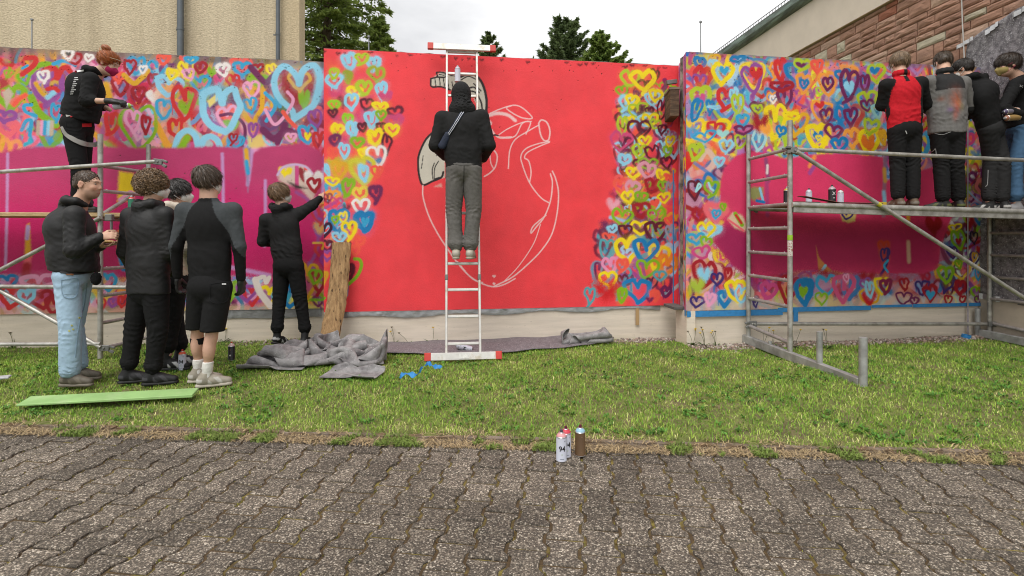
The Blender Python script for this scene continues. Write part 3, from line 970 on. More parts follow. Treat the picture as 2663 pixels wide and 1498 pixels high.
class Canvas:
    """A painted wall face: colours on a fine (u, z) grid lying in the wall's own plane."""
    def __init__(s, p0, p1, z0, z1, g=0.0072):
        s.p0 = np.array([p0[0], p0[1], 0.0]); s.p1 = np.array([p1[0], p1[1], 0.0])
        s.t = s.p1 - s.p0; s.len = np.linalg.norm(s.t); s.t /= s.len
        s.n = np.array([s.t[1], -s.t[0], 0.0])
        s.z0, s.z1, s.g = z0, z1, g
        s.nu = int(s.len / g) + 2; s.nz = int((z1 - z0) / g) + 2
        s.u = np.linspace(0, s.len, s.nu); s.z = np.linspace(z0, z1, s.nz)
        s.c = np.zeros((s.nu, s.nz, 3)); s.rng = np.random.default_rng(int(abs(p0[0]) * 100) + 5)
        nz_ = s.rng.normal(0, 1, (s.nu, s.nz))
        s.grain = nz_
        s.view()

    def view(s, ox=0.0, oy=0.0, k=1.0):
        """Coordinates that follow are read as (ox + x/k, oy + y/k) in the photograph."""
        s.ox, s.oy, s.k = ox, oy, k

    def uz(s, x, y):
        x = s.ox + np.asarray(x, float) / s.k; y = s.oy + np.asarray(y, float) / s.k
        rx, rz = (x - CX) / FPX, (HORIZON - y) / FPX
        # (d*rx, d) . n = p0 . n
        d = (s.p0[0] * s.n[0] + s.p0[1] * s.n[1]) / (rx * s.n[0] + s.n[1])
        u = (d * rx - s.p0[0]) * s.t[0] + (d - s.p0[1]) * s.t[1]
        return np.stack([u, CAM_H + rz * d], -1), d / FPX / s.k

    def _box(s, lo, hi):
        i0 = max(0, int(np.searchsorted(s.u, lo[0])) - 1); i1 = min(s.nu, int(np.searchsorted(s.u, hi[0])) + 1)
        j0 = max(0, int(np.searchsorted(s.z, lo[1])) - 1); j1 = min(s.nz, int(np.searchsorted(s.z, hi[1])) + 1)
        return i0, i1, j0, j1

    def _blend(s, b, a, col):
        i0, i1, j0, j1 = b
        a = np.clip(a, 0, 1)[..., None]
        s.c[i0:i1, j0:j1] = s.c[i0:i1, j0:j1] * (1 - a) + lin(col) * a

    def line(s, pts, w, col, soft=0.35, alpha=1.0, closed=False, metres=False, n=None):
        if soft < .5: soft *= .55
        if metres:
            q = np.asarray(pts, float); r = w / 2
        else:
            pts = np.asarray(pts, float)
            if len(pts) > 2 and n != 0 and not closed:
                pts = smooth_path(pts, n or len(pts) * 6)
            q, sc = s.uz(pts[:, 0], pts[:, 1]); r = w / 2 * float(np.mean(sc))
        if closed: q = np.vstack([q, q[:1]])
        pad = r * (1 + soft) + s.g * 2
        b = s._box(q.min(0) - pad, q.max(0) + pad)
        i0, i1, j0, j1 = b
        if i1 <= i0 or j1 <= j0: return
        U, Z = np.meshgrid(s.u[i0:i1], s.z[j0:j1], indexing='ij')
        dm = np.full(U.shape, 9.0)
        for a, c in zip(q[:-1], q[1:]):
            e = c - a; l2 = float(e @ e) + 1e-12
            t = np.clip(((U - a[0]) * e[0] + (Z - a[1]) * e[1]) / l2, 0, 1)
            dm = np.minimum(dm, (U - a[0] - t * e[0]) ** 2 + (Z - a[1] - t * e[1]) ** 2)
        dm = np.sqrt(dm) + s.grain[i0:i1, j0:j1] * r * soft * 0.22
        s._blend(b, alpha * (1 - sm(r * (1 - soft), r * (1 + soft) + s.g * .5, dm)), col)

    def fill(s, pts, col, soft=6.0, alpha=1.0, smooth=False):
        pts = np.asarray(pts, float)
        if smooth:
            pts = smooth_path(np.vstack([pts, pts[:1]]), len(pts) * 6)
        q, sc = s.uz(pts[:, 0], pts[:, 1]); sf = soft * float(np.mean(sc)) + s.g * .5
        s._fill(q, col, sf, alpha)

    def _fill(s, q, col, sf, alpha):
        b = s._box(q.min(0) - sf * 2, q.max(0) + sf * 2)
        i0, i1, j0, j1 = b
        if i1 <= i0 or j1 <= j0: return
        U, Z = np.meshgrid(s.u[i0:i1], s.z[j0:j1], indexing='ij')
        ins = np.zeros(U.shape, bool); dm = np.full(U.shape, 9.0)
        for a, c in zip(q, np.roll(q, -1, 0)):
            cond = ((a[1] > Z) != (c[1] > Z))
            with np.errstate(divide='ignore', invalid='ignore'):
                xi = (c[0] - a[0]) * (Z - a[1]) / (c[1] - a[1] + 1e-15) + a[0]
            ins ^= cond & (U < xi)
            e = c - a; l2 = float(e @ e) + 1e-12
            t = np.clip(((U - a[0]) * e[0] + (Z - a[1]) * e[1]) / l2, 0, 1)
            dm = np.minimum(dm, (U - a[0] - t * e[0]) ** 2 + (Z - a[1] - t * e[1]) ** 2)
        sd = np.where(ins, 1, -1) * np.sqrt(dm) + s.grain[i0:i1, j0:j1] * sf * .25
        s._blend(b, alpha * sm(-sf, sf, sd), col)

    def heart_pts(s, x, y, w, h, rot=0.0, jit=0.05, n=30):
        L_, R_ = s.halves(x, y, w, h, rot, jit, n // 2)
        return np.vstack([L_, R_[::-1]])

    def halves(s, x, y, w, h, rot=0.0, jit=0.06, n=16, curl=0.0):
        """A heart as a hand sprays it: left stroke and right stroke, from the dip down to the tip."""
        base = np.array([(0.0, -.22), (.10, -.43), (.29, -.50), (.47, -.38), (.50, -.16), (.38, .10), (.19, .32), (0, .5)])
        g = s.rng.normal
        dip = g(0, .05); tipx, tipy = g(0, .05), g(0, .03)
        out = []
        for sg in (-1, 1):
            b = base.copy()
            k = 1 + g(0, .09); b[1:6] *= np.array([k, 1 + g(0, .06)])
            b[1:-1] += g(0, jit * .55, (len(b) - 2, 2))
            b[0] += (0, dip + (curl if s.rng.uniform() < .6 else 0)); b[-1] += (tipx * sg, tipy)
            b[:, 0] *= sg
            b = smooth_path(b, n)
            c, q = math.cos(rot), math.sin(rot)
            X, Y = b[:, 0] * w, b[:, 1] * h
            out.append(np.stack([x + X * c - Y * q, y + X * q + Y * c], -1))
        return out

    def heart(s, x, y, w, h, col, sw=None, rot=0.0, soft=0.35, fill=None, alpha=1.0):
        """Spray-painted heart; sw stroke width, None fills it whole."""
        if rot == 0.0: rot = s.rng.normal(0, .13)
        if sw is None:
            s.fill(s.heart_pts(x, y, w, h, rot), col, soft=max(2.0, w * .05 * soft / .35), alpha=alpha)
            return
        sw = sw * .84
        A, B = s.halves(x, y, w - sw * .8, h - sw * .8, rot, .06, 17, curl=s.rng.uniform(0, .2))
        if fill: s.fill(np.vstack([A, B[::-1]]), fill, soft=sw * .3, alpha=.9 * alpha)
        if soft > .25 and alpha > .9:
            s.line(A, sw * 2.2, col, .9, .15, n=0); s.line(B, sw * 2.2, col, .9, .15, n=0)
        if s.rng.uniform() < .25:                      # the tip runs on past the meeting point
            B = np.vstack([B, B[-1:] + (B[-1] - B[-3]) * s.rng.uniform(.4, 1.2)])
        for q in (A, B):
            s.line(q, sw * s.rng.uniform(.86, 1.12), col, soft, alpha, n=0)
            if s.rng.uniform() < .4:                   # the can slows down: a fatter, softer stretch
                i = int(s.rng.integers(2, 11)); s.line(q[i:i + 5], sw * 1.35, col, .6, alpha * .8, n=0)
        if s.rng.uniform() < .28:
            q = A[int(s.rng.integers(len(A)))]; s.line([(q[0], q[1]), (q[0] + s.rng.normal(0, 1), q[1] + h * s.rng.uniform(.15, .5))], max(sw * .16, s.k), col, .4, .9, n=0)

    def mesh(s, name, parent, m, relief=0.0012, pits=0):
        U, Z = np.meshgrid(s.u, s.z, indexing='ij')
        off = np.zeros_like(U)
        if pits:
            pu = s.rng.uniform(0, s.len, pits); pz = s.z1 - np.abs(s.rng.exponential(.45, pits)) * .9
            for a, b in zip(pu, pz):
                rr = s.rng.uniform(.0035, .0075)
                i0, i1, j0, j1 = s._box((a - rr * 2, b - rr * 2), (a + rr * 2, b + rr * 2))
                if i1 <= i0 or j1 <= j0: continue
                dd = np.hypot(U[i0:i1, j0:j1] - a, (Z[i0:i1, j0:j1] - b) * s.rng.uniform(.7, 1.3))
                f = 1 - sm(rr * .5, rr * 1.4, dd)
                off[i0:i1, j0:j1] -= 0.006 * f
                s.c[i0:i1, j0:j1] = s.c[i0:i1, j0:j1] * (1 - .8 * f[..., None]) + np.array([.03, .025, .022]) * .8 * f[..., None]
        org = np.array(parent.location)
        V = s.p0 + s.t * U[..., None] + s.n * off[..., None] + np.array([0, 0, 1.0]) * Z[..., None] - org
        idx = np.arange(U.size).reshape(U.shape)
        F = np.stack([idx[:-1, :-1], idx[1:, :-1], idx[1:, 1:], idx[:-1, 1:]], -1)
        # plain areas need no fine grid: join 4 x 4 cells there
        B = 4
        bi, bj = (s.nu - 1) // B, (s.nz - 1) // B
        mx = np.full((bi, bj, 3), -9.0); mn = np.full((bi, bj, 3), 9.0)
        for a in range(B + 1):
            for b in range(B + 1):
                q = s.c[a:a + bi * B:B, b:b + bj * B:B][:bi, :bj]
                mx = np.maximum(mx, q); mn = np.minimum(mn, q)
        flat = ((mx - mn).max(-1) < 0.018)
        fine = np.ones((s.nu - 1, s.nz - 1), bool)
        fine[:bi * B, :bj * B] = ~np.repeat(np.repeat(flat, B, 0), B, 1)
        I, J_ = np.nonzero(flat)
        I, J_ = I * B, J_ * B
        Fc = np.stack([idx[I, J_], idx[I + B, J_], idx[I + B, J_ + B], idx[I, J_ + B]], -1)
        F = np.concatenate([F[fine], Fc])
        use = np.zeros(U.size, bool); use[F.ravel()] = True
        new = np.cumsum(use) - 1
        return link(name, mesh_np(name, V.reshape(-1, 3)[use], new[F], False, (np.clip(s.c * KPAINT, 0.004, .86)).reshape(-1, 3)[use]), m, parent)


M_mural = mat('mural_paint', (0, 0, 0), 0.6, 0.085, 3.1, 0.0035, 70, attr=True, spec=0.35)
M_conc = mat('weathered_concrete', (0.30, 0.27, 0.23), 0.95, 0.3, 6, 0.008, 50, col2=(0.06, 0.055, 0.045), mscale=7, mlo=.45, mhi=.62)
M_base = mat('plinth_concrete', (0.72, 0.635, 0.53), 0.9, 0.10, 3.0, 0.003, 100, col2=(0.64, 0.56, 0.45), mscale=2.5, mlo=.5, mhi=.75, stretch=(.5, .5, 6), speck=(.25, .21, .16), sscale=45, slo=.71)

# colours as they look in the photograph (sRGB)
LB, CY, BL, NV = (143, 205, 232), (52, 160, 206), (18, 122, 182), (62, 40, 110)
YE, OC, LI, GR = (246, 214, 20), (222, 166, 34), (176, 196, 40), (132, 178, 22)
RD, DR, CO_, OR = (206, 42, 44), (164, 22, 38), (246, 88, 70), (246, 158, 60)
PK, LP, PU, PL_ = (206, 72, 132), (236, 160, 196), (148, 74, 152), (112, 32, 84)
MA, WH, TE, SA = (96, 18, 44), (236, 228, 226), (84, 160, 172), (238, 104, 116)
PAL = [LB, CY, BL, OC, LI, GR, RD, DR, CO_, PK, LP, PU, PL_, PU, PK, SA, LB, CY]


def scatter(cv, rect, n, pal, wmin, wmax, seed, soft=.5, kinds=(.55, .25, .2)):
    """Under-layers of spray: hearts, swipes and blobs."""
    r = np.random.default_rng(seed)
    x0, y0, x1, y1 = rect
    for _ in range(n):
        x, y = r.uniform(x0, x1), r.uniform(y0, y1)
        c = pal[r.integers(len(pal))]; w = r.uniform(wmin, wmax); k = r.uniform()
        c = tuple(np.clip(np.array(c) + r.normal(0, 9, 3), 5, 245))
        if k < kinds[0]:
            cv.heart(x, y, w, w * r.uniform(.85, 1.25), c, w * r.uniform(.12, .24), rot=r.normal(0, .25), soft=r.uniform(.2, .7), alpha=r.uniform(.75, 1))
        elif k < kinds[0] + kinds[1]:
            a = r.uniform(0, 6.28); l = w * r.uniform(.5, 1)
            mx, my = x + r.normal(0, w * .25), y + r.normal(0, w * .25)
            cv.line([(x - l * math.cos(a), y - l * math.sin(a)), (mx, my), (x + l * math.cos(a), y + l * math.sin(a))], w * r.uniform(.12, .3), c, r.uniform(.25, .8), r.uniform(.6, 1))
        else:
            cv.heart(x, y, w * .7, w * .7, c, None, soft=1.2, alpha=r.uniform(.5, .95))


def H(cv, rows):
    for row in rows:
        x, y, w, h, c, sw = row[:6]
        cv.heart(x, y, w, h, c, sw, soft=row[6] if len(row) > 6 else .32)


# ---------------------------------------------------------------- left wall
cvL = Canvas((-6.5, 6.73 + 0.147 * (-6.5 + 2.387)), (-2.0, 6.73 + 0.147 * 0.387), BOTZ - 0.02, TOPZ)
cv = cvL
cv.c[:] = lin((196, 84, 128))
scatter(cv, (-80, 110, 880, 420), 230, PAL + [PK, PU, PK, (222, 120, 150)], 60, 170, 21, .6, (.25, .4, .35))
scatter(cv, (-80, 130, 880, 400), 260, [PK, PU, RD, DR, CY, OC, OR, LP, GR, PL_, LB, SA], 26, 80, 24, .5, (.6, .4, 0))
scatter(cv, (-80, 690, 880, 830), 90, [CY, LB, RD, DR, OR, YE, GR, PU, LP, WH, BL, PL_], 40, 90, 22, .5)
cv.fill([(-60, 800), (880, 790), (880, 860), (-60, 860)], (214, 190, 140), 6, .55)
# bare and weathered concrete along the top edge
cv.line([(-60, 122), (200, 131), (420, 148), (640, 158), (870, 166)], 26, (122, 108, 96), .9, .8)
for x in range(-20, 860, 13):
    cv.line([(x, 120 + x * .048), (x + random.uniform(-3, 3), 126 + x * .048 + random.uniform(6, 34))], random.uniform(6, 14), random.choice([(70, 62, 56), (150, 138, 124), (116, 100, 92)]), .9, random.uniform(.25, .7))
cv.view(0, 120, 5.174)
cv.heart(620, 560, 470, 460, PU, 78, .05)
cv.line([(400, 360), (500, 270), (620, 240), (720, 270), (790, 340)], 70, GR, .4)
cv.line([(420, 690), (500, 860), (600, 960), (750, 1060)], 90, GR, .35)
cv.heart(150, 690, 420, 340, GR, 85, .05)
cv.fill([(30, 620), (120, 560), (180, 640), (90, 840)], (196, 176, 160), 12)
cv.line([(340, 660), (250, 720), (190, 790)], 60, CO_, .5)
cv.line([(590, 330), (700, 290), (760, 330), (770, 430), (830, 310), (900, 290), (945, 340)], 66, RD, .35)
cv.line([(480, 500), (560, 620), (640, 690)], 50, OC, .5); cv.line([(640, 690), (730, 620)], 60, LB, .5)
cv.line([(640, 580), (720, 560), (780, 600)], 55, RD, .4)
cv.line([(350, 160), (470, 160), (460, 250), (300, 380)], 62, RD, .35); cv.line([(300, 300), (370, 260)], 30, CY, .4)
cv.fill([(-10, 430), (100, 440), (120, 520), (-10, 600)], (178, 52, 58), 20)
cv.line([(720, 240), (840, 200), (960, 230), (1010, 260)], 45, CY, .4)
cv.line([(420, 790), (330, 800), (345, 880), (480, 940)], 44, CY, .3); cv.line([(290, 1130), (350, 1010), (420, 1010), (400, 1200)], 44, CY, .3)
cv.heart(120, 1110, 300, 240, SA, 70); cv.heart(60, 950, 300, 180, PU, 60)
for x, c in ((520, (190, 170, 150)), (570, LP), (610, CY), (660, LB), (700, (196, 178, 156))):
    cv.line([(x, 1020), (x - 10, 1180)], 44, c, .5)
H(cv, [(760, 900, 160, 240, CY, 40), (1195, 160, 130, 110, WH, 30), (1010, 180, 220, 150, DR, 34), (1830, 260, 250, 250, CY, 46), (2110, 310, 270, 240, CY, 46), (2210, 185, 180, 150, CO_, 32),
       (1750, 280, 190, 220, DR, 36), (1620, 560, 210, 260, DR, 44), (1600, 425, 140, 140, CO_, 34), (1870, 650, 190, 220, DR, 46), (2050, 460, 170, 180, DR, 36), (2240, 620, 220, 230, OR, None),
       (2230, 880, 240, 260, CY, 42), (1500, 1050, 220, 320, RD, 60), (1490, 830, 200, 160, PK, None), (2330, 380, 170, 150, (238, 200, 90), 40)])
cv.line([(1670, 390), (1800, 500), (1900, 430), (1990, 330)], 62, OC, .3)
cv.line([(1430, 520), (1470, 700)], 90, OC, .5); cv.line([(2100, 1040), (2180, 1200), (2260, 1350)], 84, OC, .35)
cv.heart(1850, 1110, 500, 580, GR, 50); cv.heart(1800, 1020, 240, 320, LP, 42); cv.heart(1960, 1060, 140, 260, DR, 44)
cv.heart(585, 410, 180, 160, WH, 32); cv.heart(1922, 315, 115, 115, WH, 26); cv.heart(2070, 680, 190, 190, WH, None, soft=.4); cv.heart(915, 115, 160, 150, WH, 36, soft=.8)
cv.heart(920, 110, 70, 60, (90, 84, 80), None)
cv.view(400, 100, 3.45)
cv.fill([(0, 440), (150, 430), (170, 700), (300, 740), (250, 980), (60, 980)], OR, 40, .6)
H(cv, [(90, 640, 160, 190, CY, 30), (130, 430, 240, 200, LB, 46), (415, 410, 200, 160, CY, 28), (300, 290, 150, 190, YE, 30), (160, 325, 100, 110, YE, 22), (320, 320, 110, 110, LP, 18), (415, 265, 115, 120, DR, 28),
       (80, 190, 120, 100, CO_, 22), (260, 180, 70, 60, CO_, None), (330, 195, 130, 70, CY, 26), (520, 300, 90, 100, GR, None), (290, 625, 160, 130, GR, None), (280, 590, 250, 320, RD, 42), (205, 820, 130, 200, RD, 34),
       (870, 610, 280, 360, OC, 52), (940, 385, 190, 140, GR, None), (870, 465, 165, 150, LP, 24), (870, 605, 125, 150, CY, 24), (790, 235, 210, 120, CO_, 28), (790, 275, 190, 130, CY, 30), (935, 270, 115, 90, DR, 26),
       (715, 385, 130, 140, RD, 26), (625, 285, 140, 120, WH, 28), (1065, 290, 110, 120, YE, 26)])
cv.line([(870, 260), (950, 350), (1010, 395), (1080, 330), (1190, 265)], 52, PL_, .35)
cv.fill([(1080, 560), (1330, 540), (1300, 780), (1150, 800)], (46, 34, 40), 24, .75)
cv.fill([(930, 700), (1120, 640), (1240, 820), (1100, 960), (960, 860)], PL_, 20, .85)
cv.line([(1000, 490), (1090, 600), (1010, 740)], 30, CY, .3); cv.line([(1080, 470), (1130, 610)], 34, CY, .3)
cv.heart(640, 640, 320, 340, PL_, None, soft=1.2); cv.fill([(480, 560), (560, 500), (590, 540), (500, 620)], (236, 210, 110), 6)
cv.heart(660, 680, 170, 200, CO_, None); cv.heart(700, 770, 160, 120, GR, None)
cv.heart(660, 720, 180, 210, LP, 26); cv.line([(600, 690), (700, 680), (800, 760), (820, 860), (790, 960)], 26, PL_, .3)
cv.heart(612, 650, 420, 450, LB, 62, .02)
cv.heart(1300, 480, 330, 400, DR, None, soft=1.); cv.heart(1350, 550, 110, 190, GR, None); cv.heart(1310, 385, 210, 170, OC, 32)
cv.heart(1300, 490, 420, 500, LB, 66, .03)
cv.line([(1000, 640), (1080, 770), (1170, 700), (1250, 560), (1200, 480)], 26, LP, .35); cv.line([(1160, 660), (1210, 730), (1275, 795)], 34, CO_, .3)
cv.line([(980, 820), (1080, 900), (1180, 830), (1290, 860)], 56, PL_, .35); cv.line([(1110, 940), (1180, 770)], 44, PL_, .35)
cv.fill([(840, 880), (960, 860), (1010, 970), (850, 990)], (232, 206, 110), 14, .9)
H(cv, [(1380, 865, 170, 180, CY, 30), (1495, 950, 130, 220, RD, 34), (1450, 720, 130, 160, PU, 24), (890, 830, 100, 130, PU, 22), (740, 935, 150, 110, CY, 26), (715, 900, 80, 100, DR, 20), (1230, 890, 110, 90, LP, 24), (1380, 880, 70, 80, YE, None)])
cv.line([(190, 985), (225, 880), (300, 828), (370, 870), (398, 975)], 52, LB, .4); cv.line([(420, 985), (450, 905), (510, 880), (570, 915), (595, 985)], 52, LB, .4)
cv.line([(240, 980), (300, 890)], 60, GR, .5)
# pink letters
cv.view(0, 0, 1.0)
top = [(-70, 388), (15, 396), (60, 384), (250, 380), (330, 384), (480, 384), (560, 380), (640, 386), (655, 400), (680, 384), (720, 378), (790, 372), (835, 392), (842, 430), (858, 432)]
bot = [(858, 700), (800, 724), (600, 718), (300, 722), (100, 716), (-70, 712)]
cv.fill(top + bot, (190, 58, 110), 4)
cv.fill([(-70, 520), (300, 500), (560, 470), (700, 520), (858, 560), (858, 690), (600, 712), (300, 716), (-70, 700)], (206, 22, 104), 60, .9)
cv.fill([(-70, 640), (858, 650), (858, 712), (-70, 714)], (176, 16, 84), 30, .5)
for x0, y0, x1, y1, w in ((578, 400, 580, 560, 7), (690, 470, 688, 640, 7), (655, 392, 644, 480, 8), (573, 690, 700, 716, 10), (842, 440, 838, 520, 8), (20, 400, 14, 700, 6)):
    cv.line([(x0, y0), ((x0 + x1) / 2 + 1, (y0 + y1) / 2), (x1, y1)], w, (196, 150, 204), .7, .85)
cv.fill([(632, 384), (652, 384), (650, 420), (645, 500), (642, 470), (634, 425)], (150, 130, 170), 3); cv.line([(640, 390), (644, 430)], 10, OC, .5); cv.line([(641, 420), (645, 450)], 9, CY, .5)
cv.fill([(310, 446), (345, 450), (350, 470), (348, 522), (306, 524), (308, 470)], (238, 206, 30), 4); cv.line([(312, 520), (340, 500), (345, 520)], 9, LP, .4)
cv.fill([(70, 585), (76, 580), (80, 640), (82, 668), (64, 672), (66, 620)], OC, 3); cv.line([(73, 590), (70, 620)], 9, (180, 150, 200), .5); cv.line([(72, 672), (70, 692)], 16, SA, .5); cv.line([(70, 692), (66, 716)], 20, DR, .5)
cv.fill([(308, 600), (318, 640), (322, 690), (314, 690), (304, 640)], OC, 4); cv.line([(314, 670), (322, 700)], 12, BL, .5)
# counter of the round letter
cv.fill([(722, 455), (735, 436), (765, 428), (795, 434), (812, 452), (820, 470), (812, 520), (780, 490), (748, 480), (728, 470)], (214, 190, 176), 5, 1, True)
cv.heart(742, 448, 34, 28, YE, None); cv.heart(790, 455, 30, 40, (150, 40, 50), None); cv.line([(772, 430), (772, 485)], 9, PK, .4); cv.fill([(748, 472), (800, 490), (770, 492)], (60, 40, 44), 4); cv.line([(795, 436), (806, 450)], 9, CO_, .4)
cv.line([(722, 455), (735, 436), (765, 428), (795, 434), (812, 452)], 5, (206, 176, 214), .6)
cv.line([(770, 500), (800, 520), (822, 560), (826, 640), (800, 700)], 7, (150, 80, 150), .8, .8)
cv.heart(814, 470, 52, 52, WH, None, soft=.4); cv.heart(818, 482, 40, 40, DR, 9)
scatter(cv, (826, 520, 870, 800), 26, [PL_, CY, YE, RD, PU, OR, GR], 24, 50, 31)
# hearts along the foot
H(cv, [(20, 735, 60, 40, BL, 9), (30, 775, 70, 60, RD, 12), (100, 735, 110, 40, LP, 12), (110, 780, 60, 50, DR, 11), (140, 795, 50, 50, DR, 11), (70, 770, 50, 40, LB, 10), (180, 770, 60, 50, DR, 10), (265, 790, 28, 30, RD, 6), (294, 788, 26, 26, PU, 6),
       (318, 785, 26, 34, RD, 6), (280, 735, 50, 50, CY, 9), (600, 760, 40, 60, GR, None), (655, 770, 46, 54, RD, 10), (640, 760, 60, 50, PU, 10), (700, 770, 50, 60, YE, 10), (755, 770, 60, 66, BL, 12), (800, 730, 56, 90, OC, 8), (828, 735, 40, 60, DR, 10), (820, 720, 36, 40, GR, 6)])
cv.line([(664, 728), (686, 720), (692, 735), (700, 722)], 10, (226, 214, 206), .3); cv.line([(664, 728), (676, 760), (704, 796)], 16, (226, 214, 206), .3)
left_wall = empty('mural_wall', (-4.5, 6.42, 0.08), 'left mural wall, colourful hearts over huge pink letters', 'wall', 'mural walls')
# ---------------------------------------------------------------- red wall
cvR = Canvas((-2.215, 6.245), (2.19, 6.245 + 0.147 * 4.405), BOTZ, TOPZ)
cv = cvR
cv.c[:] = lin((246, 66, 74))
U_, Z_ = np.meshgrid(cv.u, cv.z, indexing='ij')
cv.c *= (1 + 0.04 * np.sin(U_ * 1.3 + .5) * np.sin(Z_ * 1.1) + 0.022 * np.sin(U_ * 26 + 3 * np.sin(Z_ * 1.7)) + .015 * np.sin(Z_ * 19 + 2 * np.sin(U_ * 5)))[..., None]
WL = (240, 205, 205)
cv.view(830, 90, 3.37)
SOFTP = (206, 70, 120)
for (x, y, w, h, c) in ((130, 275, 130, 110, CO_), (350, 300, 130, 130, CO_), (370, 380, 150, 130, (238, 70, 96)), (220, 480, 130, 110, SOFTP), (140, 520, 120, 110, SOFTP), (210, 590, 90, 110, MA), (180, 740, 120, 110, SOFTP), (360, 730, 120, 120, SOFTP), (420, 680, 130, 100, SOFTP), (240, 930, 110, 110, SOFTP), (420, 950, 80, 120, SOFTP), (430, 560, 100, 80, SOFTP), (200, 1230, 230, 240, OR), (300, 1120, 210, 100, LI), (120, 1120, 120, 80, LI), (380, 1340, 120, 110, CO_), (200, 1330, 260, 200, SOFTP)):
    cv.heart(x, y, w, h, c, None, soft=1.6, alpha=.85)
H(cv, [(260, 240, 150, 150, LB, 36, .5), (480, 255, 120, 130, LB, 34, .5), (375, 215, 130, 100, LI, 28), (250, 370, 90, 120, (150, 160, 40), 34, .6), (510, 350, 150, 140, (160, 170, 40), 26, .5), (135, 410, 140, 130, LB, 30, .4), (130, 345, 95, 105, LI, 26),
       (310, 510, 140, 120, YE, 38, .4), (545, 490, 110, 160, LB, 34, .4), (400, 470, 150, 140, LI, 32), (585, 550, 130, 100, SOFTP, None), (130, 620, 105, 95, (150, 200, 30), 28), (285, 590, 130, 160, LB, 30), (415, 615, 120, 110, MA, 24, .5), (535, 640, 135, 105, YE, 38),
       (665, 680, 150, 100, MA, 24, .6), (670, 760, 160, 120, SOFTP, 44, .6), (120, 690, 90, 80, MA, 22, .6), (255, 750, 90, 120, (150, 200, 30), 26), (460, 755, 130, 170, LB, 34), (540, 710, 90, 95, GR, 24), (160, 840, 125, 115, YE, 32), (300, 840, 130, 150, LB, 36), (380, 815, 85, 85, MA, 24),
       (545, 825, 95, 105, MA, 24), (640, 840, 125, 115, YE, 32), (135, 930, 100, 110, PL_, 36, .5), (490, 910, 140, 170, YE, 40), (335, 950, 115, 105, GR, 28), (590, 970, 90, 180, MA, 22, .5), (220, 1020, 110, 140, LB, 26), (120, 1040, 95, 100, CO_, 26, .5), (385, 1040, 95, 95, YE, 30), (480, 1115, 140, 90, BL, None, .9),
       (515, 1070, 170, 190, WH, 24, .5), (380, 1200, 220, 240, (206, 196, 50), 46, .5), (170, 1190, 150, 180, OC, 40, .6), (395, 1220, 100, 150, LB, 30, .5), (510, 1205, 120, 115, CO_, 28), (70, 1190, 60, 110, LB, 22), (120, 1370, 190, 140, CY, 38), (110, 1410, 130, 90, OR, 28), (120, 1290, 130, 80, YE, 22), (250, 1350, 120, 180, GR, 34), (360, 1400, 130, 120, (230, 200, 70), 26), (500, 1390, 120, 140, PL_, 36, .5)])
cv.view(830, 500, 2.842)
scatter(cv, (20, 40, 210, 420), 40, [PL_, CY, LB, SOFTP, MA, CO_, OR, PU], 50, 100, 41, .6)
H(cv, [(310, 110, 140, 120, WH, 20), (140, 215, 155, 180, BL, 30), (180, 190, 62, 84, (236, 214, 60), 13), (118, 205, 60, 60, GR, 14), (335, 225, 140, 155, BL, 46, .3), (225, 280, 120, 122, YE, 22), (150, 335, 105, 80, LB, 18), (298, 360, 84, 84, CO_, 22), (265, 430, 74, 95, CO_, 20), (60, 400, 90, 90, MA, 22), (50, 510, 80, 80, CO_, 24, .6), (225, 590, 70, 120, MA, 26, .6), (60, 470, 80, 90, PU, 20), (30, 640, 60, 120, OC, 16)])
cv.heart(338, 225, 66, 74, CY, None)
cv.line([(30, 290), (50, 240), (80, 235), (85, 275), (30, 335)], 20, (60, 20, 50), .3); cv.line([(262, 492), (300, 500), (312, 545), (280, 620), (205, 690)], 22, GR, .25); cv.line([(205, 690), (200, 760)], 24, BL, .4); cv.line([(20, 800), (40, 780)], 16, GR, .3)
